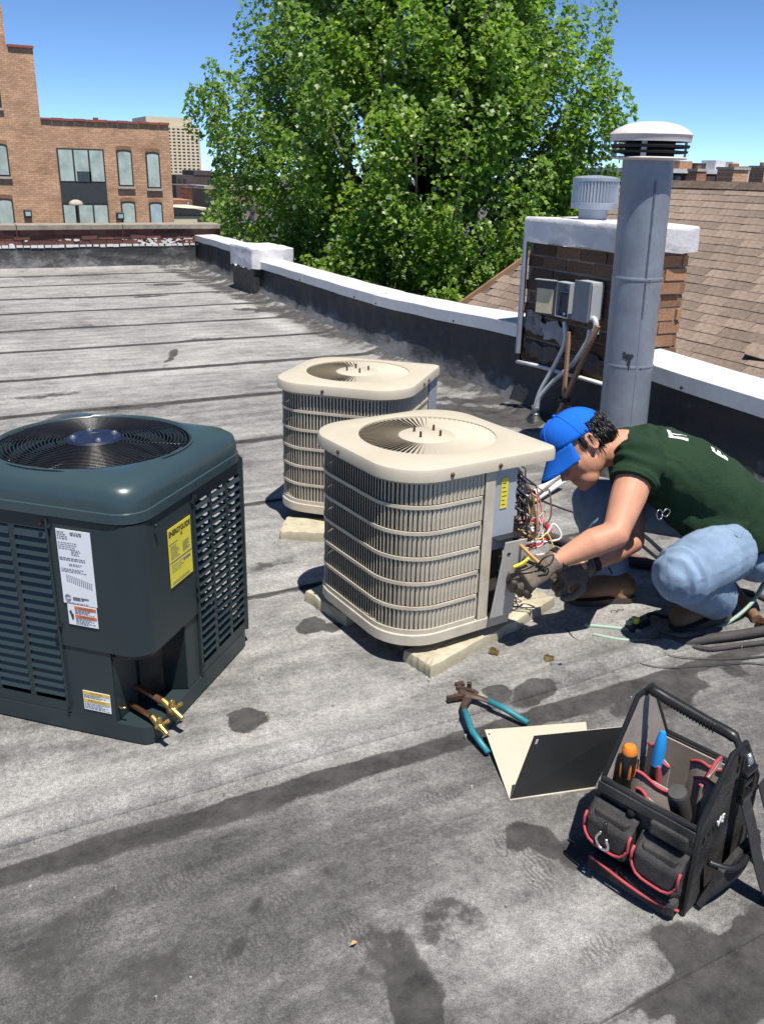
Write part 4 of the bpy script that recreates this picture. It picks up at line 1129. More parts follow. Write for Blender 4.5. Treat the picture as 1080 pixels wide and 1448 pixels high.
# side sprays reaching left and right of the crown
vn = thing('leafy_shrub', 'bright green leafy shrub rising behind the far end of the white coping', 'shrub', (5.3, 15.6, -9))
def env2(rn):
    a = rn.uniform(0, 2 * PI); r_ = rn.uniform(0, 0.75); z = rn.uniform(6.5, 9.05)
    return np.array([r_ * math.cos(a), r_ * math.sin(a), z]), np.array([math.cos(a), math.sin(a), 0])
crown('foliage', env2, 34, 70, 0.11, np.random.default_rng(5), vn, None, 0.6)
b = MB(); b.tube([(0, 0, 0), (0.1, 0, 4), (0, 0.05, 8.5)], [0.12, 0.08, 0.03], 8); b.build('stem', M['bark'], vn, smooth=1)
bs = thing('leafy_bush', 'small bush top in front of the cream shop right of the brick parapet', 'bush', ((9.207, 30.000, -0.449)[0], 30.0, -9))
def env3(rn):
    a = rn.uniform(0, 2 * PI); r_ = rn.uniform(0, 0.45); z = rn.uniform(6.2, 8.3)
    return np.array([r_ * math.cos(a), r_ * math.sin(a), z]), np.array([math.cos(a), math.sin(a), 0])
crown('foliage', env3, 12, 55, 0.14, np.random.default_rng(6), bs, None, 0.6)
b = MB(); b.tube([(0, 0, 0), (0.05, 0, 7.5)], [0.1, 0.03], 8); b.build('stem', M['bark'], bs, smooth=1)

# ================================================================== OLD CREAM CONDENSER UNITS
M['tanpaint'] = plain('cream_paint_lightened', (0.57, 0.525, 0.43), 0.5, var=0.06, scale=6, dirt=(0.24, 0.18, 0.12), dirt_amt=0.6, dirt_scale=7)  # same paint as the lid, colour raised to brighten the weakly lit sides
M['tanlid'] = plain('cream_paint_darkened', (0.50, 0.455, 0.365), 0.5, var=0.05, scale=5, dirt=(0.33, 0.26, 0.17), dirt_amt=0.42, dirt_scale=5)  # same paint as the sides, colour lowered where full sun overexposed it
M['coil'] = plain('sooty_coil', (0.05, 0.042, 0.034), 0.8, var=0.5, scale=20)
M['bolt'] = plain('rusty_bolt', (0.11, 0.06, 0.035), 0.6, 0.5, var=0.4)
M['panelgrey'] = plain('blue_grey_panel', (0.36, 0.40, 0.45), 0.42, 0.1, var=0.06)
M['yellow'] = plain('yellow_label', (0.74, 0.63, 0.06), 0.5, var=0.04)
M['padcream'] = plain('cream_painted_pad', (0.47, 0.43, 0.315), 0.85, var=0.14, scale=8, dirt=(0.17, 0.145, 0.10), dirt_amt=0.6, dirt_scale=10, bump_s=0.5, bump_scale=25)
M['black'] = plain('black_plastic', (0.016, 0.016, 0.017), 0.45, var=0.2)

def condenser(label, loc, rot, top, opened):
    """origin on the pad surface; local -y is the face with the control column at its +x end"""
    t = thing('condenser_unit', label, 'air conditioner', loc, rot, 'old cream condenser units')
    hb, hl, rad = 0.287, 0.300, 0.155
    zb = 0.028; zt = top
    chamf = 0.148
    def foot(h, r_, n=8):
        pts = rounded(h, (0.035, r_, r_, r_), n)
        if opened:
            pts = [p for p in pts if not (p[0] > chamf and p[1] < -chamf)]
            pts = [(chamf, -h)] + [(h, -chamf)] + [p for p in pts if p != (chamf, -h)]
            # keep the order: start after the cut
            i0 = pts.index((h, -chamf)); pts = pts[i0:] + pts[:i0]
        return pts
    # base pan with rim
    b = MB(); P = foot(hb + 0.004, rad); Pi = foot(hb - 0.006, rad)
    b.prism(P, zb, zb + 0.038); b.build('base_pan', M['tanpaint'], t, smooth=30, bevel=0.003)
    b = MB()
    for sx, sy in ((-1, -1), (1, 1), (-1, 1), (0.3, -1)): b.box((sx * 0.2 - 0.03, sy * 0.2 - 0.03, -0.001), (sx * 0.2 + 0.03, sy * 0.2 + 0.03, zb - 0.001))
    tag(b.build('foot_pads', M['black'], t))
    # inner coil
    b = MB(); Q = rounded(hb - 0.028, (0.03, rad - 0.02, rad - 0.02, rad - 0.02), 6)
    if opened: Q = [(0.115, -(hb - 0.028)), (0.115, -0.06), (hb - 0.028, -0.06)] + [p for p in Q if not (p[0] > 0.115 and p[1] < -0.06)]
    b.prism(Q, zb + 0.039, zt - 0.05); b.build('coil', M['coil'], t)
    # louvre grille: upright fins in six tiers, horizontal ribs between
    tiers = 6
    g0, g1 = zb + 0.045, zt - 0.042
    path = rounded(hb, (0.035, rad, rad, rad), 10)
    # run of the outline that carries the louvres: from the +x side round the back and left to the front face
    dense = resample(path, 0.0146)
    H = (g1 - g0) / tiers
    fin = MB()
    a_ = Vector((0, 0)); 
    fin.obox((0, 0, 0), (0.0051, 0, 0), (0, 0.0008, 0), (0, 0, H * 0.5 - 0.0078))
    fin_me = fin.mesh('louvre_fin', M['tanpaint'])
    keep = []
    for p, nrm, d in dense:
        if opened and p.x > 0.02 and p.y < -0.05: continue
        if not opened and ((p.x > 0.14 and p.y < -0.2) or (p.x > 0.25 and p.y < -0.13)): continue
        keep.append((p, nrm, d))
    camp = cam.matrix_world.translation
    mt = Matrix.Translation(loc) @ Matrix.Rotation(rot, 4, 'Z')
    lst = []
    for p, nrm, d in keep:
        wn_ = (mt.to_3x3() @ Vector((nrm.x, nrm.y, 0))); wp = mt @ Vector((p.x, p.y, 0.3))
        facing = (camp - wp).normalized().dot(wn_)
        for k in range(tiers): lst.append((facing, p, nrm, d, k))
    lst.sort(key=lambda q: -q[0])
    restf = MB()
    for i, (fc, p, nrm, d, k) in enumerate(lst):
        ang = math.atan2(d.y, d.x) + R(152)
        c = p - nrm * 0.0052
        z = g0 + H * (k + 0.5)
        if opened and i < 294:
            o = link('louvre_fin', fin_me, t, (c.x, c.y, z)); o.rotation_euler = (0, 0, ang)
        else:
            mm = Matrix.Translation((c.x, c.y, z)) @ Matrix.Rotation(ang, 4, 'Z')
            restf.add([mm @ Vector(q) for q in fin.v], fin.f)
    tag(restf.build('louvre_fins', M['tanpaint'], t), kind='stuff')
    i0 = next(i for i in range(len(keep)) if i == 0 or (keep[i][0] - keep[i - 1][0]).length > 0.03) if False else 0
    # find the gap in the run and start there
    gaps = [i for i in range(len(keep)) if (keep[i][0] - keep[i - 1][0]).length > 0.03]
    if gaps: keep = keep[gaps[0]:] + keep[:gaps[0]]
    for k in range(tiers + 1):
        z = g0 + H * k
        hw = 0.0056 if 0 < k < tiers else 0.009
        b = MB(); rs = []
        for p, nrm, d in keep:
            o_ = p + nrm * 0.0004; i_ = p - nrm * 0.004
            rs.append([(o_.x, o_.y, z - hw), (o_.x, o_.y, z + hw), (i_.x, i_.y, z + hw), (i_.x, i_.y, z - hw)])
        b.rings(rs); b.build('louvre_rib', M['tanpaint'], t, smooth=30)
    # lid: skirt + top with a round opening and radial vanes
    b = MB()
    Ra = 0.222
    n = 144
    out = rounded(hl, (0.035, rad, rad, rad), 24)
    def hit(a):
        dx, dy = math.cos(a), math.sin(a); best = None
        for p, q in zip(out, out[1:] + out[:1]):
            ex, ey = q[0] - p[0], q[1] - p[1]
            det = dx * -ey + dy * ex
            if abs(det) < 1e-9: continue
            t_ = (p[0] * -ey + p[1] * ex) / det; u_ = (dx * p[1] - dy * p[0]) / det
            if t_ > 0 and -1e-6 <= u_ <= 1 + 1e-6: best = t_ if best is None else max(best, t_)
        return best
    ang = [2 * PI * k / n for k in range(n)]
    # snap two rays to the sharp corner
    hr = [hit(a) for a in ang]
    def ring(f, z): return [(f(i) * math.cos(ang[i]), f(i) * math.sin(ang[i]), z) for i in range(n)]
    b.rings([ring(lambda i: hr[i] - 0.002, zt - 0.040), ring(lambda i: hr[i] + 0.001, zt - 0.040), ring(lambda i: hr[i] + 0.001, zt - 0.012), ring(lambda i: hr[i] - 0.003, zt - 0.003), ring(lambda i: hr[i] - 0.012, zt),
             ring(lambda i: Ra + (hr[i] - Ra) * 0.5, zt + 0.004), ring(lambda i: Ra + 0.012, zt + 0.008), ring(lambda i: Ra, zt + 0.006), ring(lambda i: Ra - 0.002, zt - 0.02), ring(lambda i: Ra + 0.01, zt - 0.02), ring(lambda i: hr[i] - 0.02, zt - 0.014), ring(lambda i: hr[i] - 0.006, zt - 0.02), ring(lambda i: hr[i] - 0.002, zt - 0.040)], False, False)
    lid = b.build('lid', M['tanlid'], t, smooth=35)
    b = MB(); b.lathe([(Ra + 0.012, zt - 0.021), (Ra - 0.002, zt - 0.021), (Ra - 0.002, zt - 0.14), (0.001, zt - 0.14)], n=40, cap0=False, cap1=False); b.build('fan_shroud', M['coil'], t, smooth=40)
    for k in range(3):
        b = MB(); a0 = k * 2 * PI / 3
        b.grid(lambda u, v: ((0.05 + 0.14 * u) * math.cos(a0 + (v - 0.5) * 1.1), (0.05 + 0.14 * u) * math.sin(a0 + (v - 0.5) * 1.1), zt - 0.09 + (v - 0.5) * 0.05), 6, 6); b.build('fan_blade', M['coil'], t, smooth=1)
    b = MB(); b.lathe([(0.066, zt - 0.012), (0.094, zt - 0.008), (0.094, zt + 0.002), (0.086, zt + 0.006), (0.001, zt + 0.008)], n=40, cap1=False); hub = b.build('hub', M['tanlid'], t, smooth=40)
    for k in range(4):
        a = k * PI / 2 + 0.5
        b = MB(); b.lathe([(0.004, 0), (0.004, 0.017), (0.003, 0.019)], n=7); o = b.build('hub_bolt', M['bolt'], hub); o.location = (0.047 * math.cos(a), 0.047 * math.sin(a), zt + 0.007)
    nv = 78
    b = MB()
    # a vane runs from the hub to the rim, leaning back as it goes down
    b.add([(0.090, 0, zt + 0.003), (Ra - 0.001, 0, zt + 0.004), (Ra - 0.001, -0.0165, zt - 0.005), (0.090, -0.0072, zt - 0.002), (0.090, 0.0012, zt + 0.003), (Ra - 0.001, 0.0012, zt + 0.004), (Ra - 0.001, -0.0157, zt - 0.0058), (0.090, -0.0064, zt - 0.0028)],
          [(0, 3, 2, 1), (4, 5, 6, 7), (0, 1, 5, 4), (3, 7, 6, 2), (0, 4, 7, 3), (1, 2, 6, 5)])
    vane = b.mesh('fan_guard_vane', M['tanlid'])
    for k in range(nv):
        o = link('fan_guard_vane', vane, t); o.rotation_euler = (0, 0, 2 * PI * k / nv)
    # screws with rust on the skirt
    for (x, y, rz) in ((-0.235, -0.262, -2.3), (0.06, -0.3015, -PI / 2), (-0.3015, 0.05, PI), (0.3015, 0.05, 0), (-0.02 if not opened else -0.12, -0.3015, -PI / 2)):
        b = MB(); b.lathe([(0.007, 0), (0.007, 0.003), (0.004, 0.006)], n=8); o = b.build('rusty_screw', M['bolt'], t); o.location = (x, y, zt - 0.024); o.rotation_euler = (0, R(90), rz)
    for x in (0.215, 0.232):
        b = MB(); b.lathe([(0.004, 0), (0.004, 0.0015)], n=8); o = b.build('screw_hole', M['black'], t); o.location = (x, -0.19 + (x - 0.215), zt + 0.002)
    return t, zb, zt, hb, chamf

PAD_Z = 0.048
def pad(label, corner, a1, L1, a2, L2, group):
    """worn slab from its near corner along two directions, edges broken"""
    cx, cy = corner[0], corner[1]
    t = thing('condenser_pad', label, 'pad', (cx, cy, 0), 0, group)
    d1 = Vector((math.cos(a1), math.sin(a1))); d2 = Vector((math.cos(a2), math.sin(a2)))
    nu, nvv = 40, 14
    sd = int(cx * 100)
    def off(u, v): return 0.010 * (float(vnoise(u * 14, v * 9, 1, sd)) - 0.5), 0.010 * (float(vnoise(u * 14, v * 9, 1, sd + 3)) - 0.5)
    def P(u, v, z, k):
        a, c = off(u, v); p = d1 * (L1 * (u + (0.5 - u) * k)) + d2 * (L2 * (v + (0.5 - v) * k * 3))
        return (p.x + a, p.y + c, z)
    per = [(i / nu, 0) for i in range(nu)] + [(1, j / nvv) for j in range(nvv)] + [(1 - i / nu, 1) for i in range(nu)] + [(0, 1 - j / nvv) for j in range(nvv)]
    b = MB(); rs = []
    for z, k in ((-0.004, 0.004), (PAD_Z * 0.4, 0.0), (PAD_Z - 0.012, 0.004), (PAD_Z - 0.004, 0.012), (PAD_Z - 0.002, 0.04), (PAD_Z - 0.003, 0.3)):
        rs.append([P(u, v, z + 0.005 * (float(vnoise(u * 20, v * 8 + z * 30, 1, sd + 7)) - 0.5) * (z > 0), k) for u, v in per])
    b.rings(rs, True, True)
    b.build('slab', M['padcream'], t, smooth=50)
    return t
q1, q2 = math.atan2(0.218, 0.61), math.atan2(0.646, -0.15)
pad('worn cream slab under the near edge of the opened old unit', (1.229, 2.006), q1, 0.68, q2, 0.135, 'cream slabs under the old units')
pad('worn cream slab under the far left edge of the opened old unit', (1.229 - 0.15 * 0.64, 2.006 + 0.646 * 0.64), q1, 0.68, q2, 0.24, 'cream slabs under the old units')
pad('cream slab under the left edge of the rear old unit', (1.195, 3.222), R(-31), 0.5, R(57), 0.17, 'cream slabs under the old units')
pad('cream slab hidden under the far side of the rear old unit', (1.45, 3.62), R(-31), 0.5, R(57), 0.17, 'cream slabs under the old units')

u2, *_ = condenser('old cream condenser unit standing behind, its service corner still closed', (1.645, 3.417, PAD_Z), R(46), 0.642 - PAD_Z, False)
# closed control corner on the far unit
b = MB(); b.box((0.145, -0.2885, 0.07), (0.285, -0.284, 0.548)); b.box((0.283, -0.283, 0.07), (0.287, -0.14, 0.548)); b.build('control_panel', M['panelgrey'], u2, bevel=0.002)

u1, zb, zt, hb, chamf = condenser('old cream condenser unit in front with its service corner open and wires hanging out', (1.399, 2.384, PAD_Z), R(5.3), 0.658 - PAD_Z, True)
b = MB(); b.box((0.020, -hb - 0.001, zb + 0.04), (0.058, -hb + 0.004, zt - 0.041)); b.build('corner_post', M['tanpaint'], u1)
b = MB(); b.box((0.060, -hb + 0.006, zb + 0.27), (0.148, -hb + 0.010, zt - 0.041)); b.box((0.146, -hb + 0.011, zb + 0.27), (0.150, -hb + 0.04, zt - 0.05)); gp = b.build('control_panel', M['panelgrey'], u1)
b = MB(); b.box((0.085, -hb + 0.0035, 0.435), (0.112, -hb + 0.0055, 0.535)); b.build('yellow_sticker', M['yellow'], gp)
b = MB()
for k in range(6): b.box((0.089, -hb + 0.0028, 0.447 + 0.014 * k), (0.089 + random.uniform(0.012, 0.019), -hb + 0.0033, 0.449 + 0.014 * k))
b.build('sticker_print', M['black'], gp)
# access panel hanging crooked
b = MB(); b.box((-0.046, -0.004, -0.13), (0.050, 0.0, 0.14)); ap = b.build('access_panel', M['panelgrey'], u1, bevel=0.002); ap.location = (0.108, -hb - 0.030, zb + 0.172); ap.rotation_euler = (R(5), R(4.5), R(4))
ap.data.materials[0] = plain('dusty_access_panel', (0.45, 0.44, 0.42), 0.5, 0.1, var=0.06, dirt=(0.30, 0.28, 0.25), dirt_amt=0.4, dirt_scale=7)
b = MB(); b.box((-0.03, -0.006, 0.095), (-0.016, -0.0045, 0.102)); b.build('slot', M['black'], ap)
b = MB(); b.box((0.058, -hb + 0.012, zb + 0.20), (0.075, -hb + 0.018, zb + 0.275)); b.box((0.06, -hb - 0.028, zb + 0.312), (0.16, -hb + 0.01, zb + 0.316)); b.build('dark_gap', M['black'], u1)
# inside of the open corner
b = MB(); b.box((0.118, -0.10, zb + 0.04), (0.27, -0.062, zt - 0.045)); b.build('bulkhead', M['coil'], u1)
b = MB(); b.box((0.155, -0.225, zb + 0.26), (0.225, -0.105, zb + 0.275)); b.box((0.155, -0.22, zb + 0.42), (0.19, -0.18, zb + 0.43)); b.build('shelf', M['panelgrey'], u1)
b = MB(); b.lathe([(0.03, 0), (0.032, 0.004), (0.032, 0.095), (0.028, 0.10)], (0.195, -0.165, zb + 0.31), 18); b.build('capacitor', M['galv'], u1, smooth=40)
b = MB(); b.box((0.152, -0.25, zb + 0.276), (0.20, -0.20, zb + 0.33)); b.build('contactor', M['black'], u1, bevel=0.003)
b = MB(); b.lathe([(0.026, 0.0), (0.026, 0.03), (0.014, 0.035), (0.014, 0.08), (0.02, 0.085), (0.02, 0.11)], (0.165, -0.21, zb + 0.04), 12); b.build('service_valve', M['black'], u1, smooth=40)
b = MB(); b.lathe([(0.014, 0), (0.014, 0.03)], (0.168, -0.235, zb + 0.045), 6); b.build('valve_nut', plain('brass', (0.52, 0.36, 0.12), 0.3, 0.9, var=0.2), u1)
M['brass'] = bpy.data.materials['brass']
wires = [((0.11, 0.04, 0.02), (0.42, 0.30, 0.20)), ((0.015, 0.015, 0.015), (0.03, 0.03, 0.03)), ((0.45, 0.10, 0.06), (0.5, 0.16, 0.10))]
wc = [plain('wire_black', (0.02, 0.02, 0.02), 0.5), plain('wire_tan', (0.40, 0.29, 0.20), 0.5), plain('wire_grey', (0.35, 0.33, 0.30), 0.5), plain('wire_pink', (0.52, 0.20, 0.16), 0.5), plain('wire_brown', (0.16, 0.09, 0.05), 0.5), plain('wire_yellow', (0.6, 0.45, 0.1), 0.5), plain('wire_white', (0.7, 0.66, 0.66), 0.5)]
rw = random.Random(4)
for k in range(34):
    x0 = rw.uniform(0.16, 0.22); y0 = rw.uniform(-0.26, -0.16)
    zt_ = rw.uniform(0.42, 0.58) if k < 14 or k > 24 else rw.uniform(0.30, 0.36)
    z1 = rw.uniform(0.27, 0.38) if k < 14 or k > 24 else rw.uniform(0.22, 0.28)
    ex = rw.uniform(0.02, 0.12); ey = rw.uniform(-0.05, 0.03)
    pts = [(x0, y0 + 0.05, zt_), (x0 + ex * 0.6, y0 + ey * 0.3 - 0.02, zt_ - 0.05), (x0 + ex, y0 + ey, (zt_ + z1) / 2 + 0.03), (x0 + ex * rw.uniform(0.5, 1.2), y0 + ey - 0.02, z1 + 0.02), (x0 + rw.uniform(-0.02, 0.04), y0 + 0.02, z1)]
    b = MB(); b.tube(spline(pts, 6), 0.0028 if k % 5 else 0.0042, 6); b.build('wire', wc[(k * 3 + k // 4) % 5] if k < 15 else wc[(k % 3) + 4], u1, smooth=1)
for pts in ([(0.24, -0.27, 0.235), (0.30, -0.29, 0.24), (0.33, -0.30, 0.232), (0.30, -0.31, 0.228)], [(0.22, -0.27, 0.25), (0.27, -0.29, 0.235), (0.335, -0.31, 0.222)]):
    b = MB(); b.tube(spline(pts, 6), 0.0025, 6); b.build('wire', wc[6], u1, smooth=1)

# ================================================================== NEW DARK GREEN CONDENSER
M['green'] = plain('dark_green_gloss_paint', (0.032, 0.056, 0.064), 0.30, 0.0, var=0.10, scale=3, spec=0.5, bump_s=0.02, bump_scale=140)
M['greenpanel'] = plain('dark_green_panel_paint', (0.024, 0.037, 0.041), 0.42, 0.0, var=0.08, scale=4, spec=0.35)
M['guard'] = plain('black_guard_wire', (0.012, 0.012, 0.014), 0.3, 0.0, var=0.1)
M['label'] = plain('white_label', (0.74, 0.75, 0.78), 0.55, var=0.02)
M['print'] = plain('label_ink', (0.13, 0.13, 0.15), 0.7); M['orange'] = plain('orange_band', (0.62, 0.17, 0.05), 0.6, var=0.05); M['amber'] = plain('amber_band', (0.66, 0.47, 0.06), 0.6, var=0.05)
gu = thing('condenser_unit', 'new dark green condenser unit with white and yellow labels at left', 'air conditioner', (0.375, 2.447, 0), R(46), None)
# local: near corner at (-0.3,-0.3) -> faces -x (left in view) and -y (right in view)
h = 0.30; ZC = 0.64
b = MB(); b.prism(rounded(h + 0.001, (0.04, 0.04, 0.04, 0.035), 6), 0.010, 0.0615); b.build('base_pan', M['greenpanel'], gu, smooth=30)
for x, y in ((-0.2, 0.2), (0.2, -0.22), (0.22, 0.22), (-0.17, -0.26), (-0.27, -0.05)):
    b = MB(); b.box((x - 0.03, y - 0.03, -0.004), (x + 0.03, y + 0.03, 0.0095)); b.build('foot', M['black'], gu)
# cap with round opening
n = 128; r0 = 0.262
outA = rounded(h + 0.010, (0.075,) * 4, 16)
def hitg(a, out=outA):
    dx, dy = math.cos(a), math.sin(a); best = 0
    for p, q in zip(out, out[1:] + out[:1]):
        ex, ey = q[0] - p[0], q[1] - p[1]; det = dx * -ey + dy * ex
        if abs(det) < 1e-9: continue
        t_ = (p[0] * -ey + p[1] * ex) / det; u_ = (dx * p[1] - dy * p[0]) / det
        if t_ > 0 and -1e-6 <= u_ <= 1 + 1e-6: best = max(best, t_)
    return best
angs = [2 * PI * k / n for k in range(n)]; hg = [hitg(a) for a in angs]
def rg(f, z): return [(f(i) * math.cos(angs[i]), f(i) * math.sin(angs[i]), z(i) if callable(z) else z) for i in range(n)]
def corner_w(i): return max(0.0, min(1.0, (hg[i] - 0.31) / 0.09))
b = MB()
b.rings([rg(lambda i: hg[i] - 0.004, ZC), rg(lambda i: hg[i], ZC + 0.001), rg(lambda i: hg[i], ZC + 0.026), rg(lambda i: hg[i] - 0.004, ZC + 0.028), rg(lambda i: hg[i] - 0.005, ZC + 0.055), rg(lambda i: hg[i] - 0.013, ZC + 0.078), rg(lambda i: hg[i] - 0.028 - 0.01 * corner_w(i), ZC + 0.093),
         rg(lambda i: max(r0 + 0.006, hg[i] - 0.05 - 0.03 * corner_w(i)), ZC + 0.101), rg(lambda i: r0 + 0.008 + 0.3 * max(0, hg[i] - 0.06 - r0 - 0.008) , ZC + 0.105), rg(lambda i: r0 + 0.003, ZC + 0.107), rg(lambda i: r0 - 0.004, ZC + 0.100), rg(lambda i: r0 - 0.006, ZC + 0.06), rg(lambda i: r0 - 0.006, ZC - 0.02), rg(lambda i: hg[i] - 0.02, ZC - 0.002), rg(lambda i: hg[i] - 0.004, ZC)], False, False)
capo = b.build('top_cap', M['green'], gu, smooth=50)
# notches at the guard's four fixing points
b = MB()
for a in (R(0), R(90), R(180), R(270)):
    b.obox((0.259 * math.cos(a), 0.259 * math.sin(a), ZC + 0.098), (0.010 * math.cos(a), 0.010 * math.sin(a), 0), (-0.03 * math.sin(a), 0.03 * math.cos(a), 0), (0, 0, 0.006))
b.build('guard_clip', M['greenpanel'], gu, bevel=0.004)
# wire fan guard
gz = ZC + 0.098
b = MB()
def guard_z(r_): return gz + 0.012 * (1 - (r_ / 0.26) ** 2)
ring_me = None
for k in range(19):
    r_ = 0.078 + 0.0100 * k
    b = MB(); b.tube([(r_ * math.cos(a), r_ * math.sin(a), guard_z(r_)) for a in np.linspace(0, 2 * PI, 65)], 0.0019, 5, False); b.build('guard_ring', M['guard'], gu, smooth=1)
for k in range(8):
    a = 2 * PI * k / 8 + 0.2
    b = MB(); b.tube([(r_ * math.cos(a + (r_ - 0.06) * 0.6), r_ * math.sin(a + (r_ - 0.06) * 0.6), guard_z(r_) - 0.004) for r_ in np.linspace(0.06, 0.262, 7)], 0.0026, 5); b.build('guard_spoke', M['guard'], gu, smooth=1)
b = MB(); b.lathe([(0.074, gz + 0.004), (0.076, gz + 0.010), (0.070, gz + 0.017), (0.040, gz + 0.0175), (0.038, gz + 0.0155), (0.001, gz + 0.0155)], n=36); b.build('motor_plate', plain('blue_black_plate', (0.010, 0.018, 0.045), 0.5, var=0.1, spec=0.25), gu, smooth=40)
for k in range(4):
    a = k * PI / 2 + R(46)
    b = MB(); b.lathe([(0.0085, 0), (0.0085, 0.004), (0.005, 0.009), (0.001, 0.010)], n=10); o = b.build('acorn_nut', M['fitting'], gu, smooth=40); o.location = (0.056 * math.cos(a), 0.056 * math.sin(a), gz + 0.017)
b = MB(); b.lathe([(0.0475, ZC - 0.05), (0.06, ZC - 0.045), (0.06, ZC + 0.08), (0.02, ZC + 0.09)], n=24); b.build('fan_motor', M['guard'], gu, smooth=40)
for k in range(3):
    a0 = k * 2 * PI / 3 + 0.4
    b = MB(); b.grid(lambda u, v: ((0.05 + 0.19 * u) * math.cos(a0 + (v - 0.5) * (0.9 + 0.5 * u)), (0.05 + 0.19 * u) * math.sin(a0 + (v - 0.5) * (0.9 + 0.5 * u)), ZC + 0.02 + (v - 0.5) * 0.07), 7, 7); b.build('fan_blade', M['greenpanel'], gu, smooth=1)
# coil (a curved slab round three sides) keeps the inside dark
b = MB()
for arc in (np.linspace(R(100), R(262), 17),):
    rs = [[(r_ * math.cos(a), r_ * math.sin(a), z) for r_, z in ((0.262, 0.064), (0.262, ZC - 0.03), (0.235, ZC - 0.03), (0.235, 0.064))] for a in arc]
    b.rings(rs)
b.build('coil', M['coil'], gu, smooth=1)
b = MB(); b.lathe([(0.09, 0.063), (0.095, 0.08), (0.095, 0.26), (0.05, 0.30), (0.001, 0.31)], (0.02, 0.02, 0), 24); b.build('compressor', M['guard'], gu, smooth=50)
# louvred walls: each slat of its own
slat = MB()
def slat_shape(w, open_=False):
    s_ = MB()
    if open_:
        s_.add([(-w, 0.001, 0.0075), (w, 0.001, 0.0075), (w, -0.007, -0.003), (-w, -0.007, -0.003), (-w, 0.003, 0.0075), (w, 0.003, 0.0075), (w, -0.005, -0.004), (-w, -0.005, -0.004)], [(0, 3, 2, 1), (4, 5, 6, 7), (0, 1, 5, 4), (3, 7, 6, 2), (0, 4, 7, 3), (1, 2, 6, 5)])
        return s_
    # pressed slat: leans out at the bottom
    s_.add([(-w, 0.002, 0.0135), (w, 0.002, 0.0135), (w, -0.006, -0.007), (-w, -0.006, -0.007), (-w, 0.004, 0.0135), (w, 0.004, 0.0135), (w, -0.004, -0.008), (-w, -0.004, -0.008)], [(0, 3, 2, 1), (4, 5, 6, 7), (0, 1, 5, 4), (3, 7, 6, 2), (0, 4, 7, 3), (1, 2, 6, 5)])
    return s_
def louvre_wall(x0, x1, cols, rotz, name_parent, open_=False):
    """wall at local y=-h (before turning) between x0 and x1"""
    w = (x1 - x0)
    fr = MB()
    top, bot = ZC - 0.012, 0.075
    # borders and mullions
    bw = 0.018
    fr.box((x0, -h + 0.001, bot - 0.012), (x1, -h + 0.006, bot + 0.02)); fr.box((x0, -h + 0.001, top - 0.03), (x1, -h + 0.006, top + 0.02))
    cw = (w - bw) / cols
    for k in range(cols + 1):
        xx = x0 + k * cw; fr.box((xx, -h + 0.0004, bot + 0.021), (xx + bw, -h + 0.0065, top - 0.031))
    f = fr.build('louvre_panel', M['greenpanel'], name_parent); f.rotation_euler = (0, 0, rotz)
    me = slat_shape((cw - bw) / 2 + 0.001, open_).mesh('louvre_slat', M['greenpanel'])
    nrow = 19
    for k in range(cols):
        for j in range(nrow):
            z = bot + 0.03 + (top - bot - 0.065) * (j + 0.5) / nrow
            o = link('louvre_slat', me, f, (x0 + bw + (cw - bw) / 2 + k * cw, -h + 0.003, z))
    return f
louvre_wall(-0.02, 0.29, 3, 0, gu, True)                    # right-hand face in view
louvre_wall(-0.29, 0.06, 3, R(-90), gu)               # left-hand face in view
louvre_wall(-0.29, 0.29, 4, R(90), gu, True)
louvre_wall(-0.29, 0.29, 4, R(180), gu)
for x, y in ((h - 0.006, -h + 0.006), (h - 0.006, h - 0.006), (-h + 0.006, h - 0.006)):
    b = MB(); b.tube([(x, y, 0.06), (x, y, ZC)], 0.009, 8); b.build('corner_post', M['greenpanel'], gu, smooth=40)
# corner service panel: rounded upper hood, lower part set back with the valve recess
b = MB()
def corner_run(off, a, c, rad, n=8):
    """outline of the near corner from (a on the -x face) to (c on the -y face)"""
    P = [(-h + off, a)]
    for k in range(n + 1):
        t = PI + (PI / 2) * k / n
        P.append((-h + off + rad + rad * math.cos(t), -h + off + rad + rad * math.sin(t)))
    P.append((c, -h + off)); return P
run = corner_run(-0.004, -0.055, -0.025, 0.06)
b = MB()
zbot = 0.275
def hood_z(i, n=len(run)):  # lower edge dips towards the corner
    return zbot
rs = []
for (x, y), i in zip(run, range(len(run))):
    d = Vector((x, y)) ; ins = d.normalized() * -0.004
    rs.append([(x, y, hood_z(i)), (x, y, ZC - 0.003), (x + ins.x, y + ins.y, ZC - 0.003), (x + ins.x, y + ins.y, hood_z(i))])
b.rings(rs); hood = b.build('service_hood', M['greenpanel'], gu, smooth=30)
rs = []
for (x, y) in corner_run(0.012, -0.07, -0.04, 0.05):
    rs.append([(x, y, zbot - 0.02), (x + 0.09, y + 0.09, zbot + 0.06), (x + 0.09, y + 0.09, zbot + 0.08), (x, y, zbot + 0.2)])
b = MB(); b.rings(rs); b.build('hood_return', M['black'], gu)
b = MB(); b.box((-h + 0.000, -0.195, 0.062), (-h + 0.004, -0.058, zbot + 0.06)); b.build('lower_panel', M['greenpanel'], gu)
b = MB(); b.box((-h + 0.006, -0.198, 0.0625), (-h + 0.10, -0.193, zbot + 0.05)); b.box((-h + 0.10, -0.198, 0.0625), (-h + 0.105, -0.13, zbot + 0.05)); b.box((-0.18, -h + 0.10, 0.0625), (-0.10, -h + 0.106, zbot + 0.06)); b.build('recess_wall', M['greenpanel'], gu)
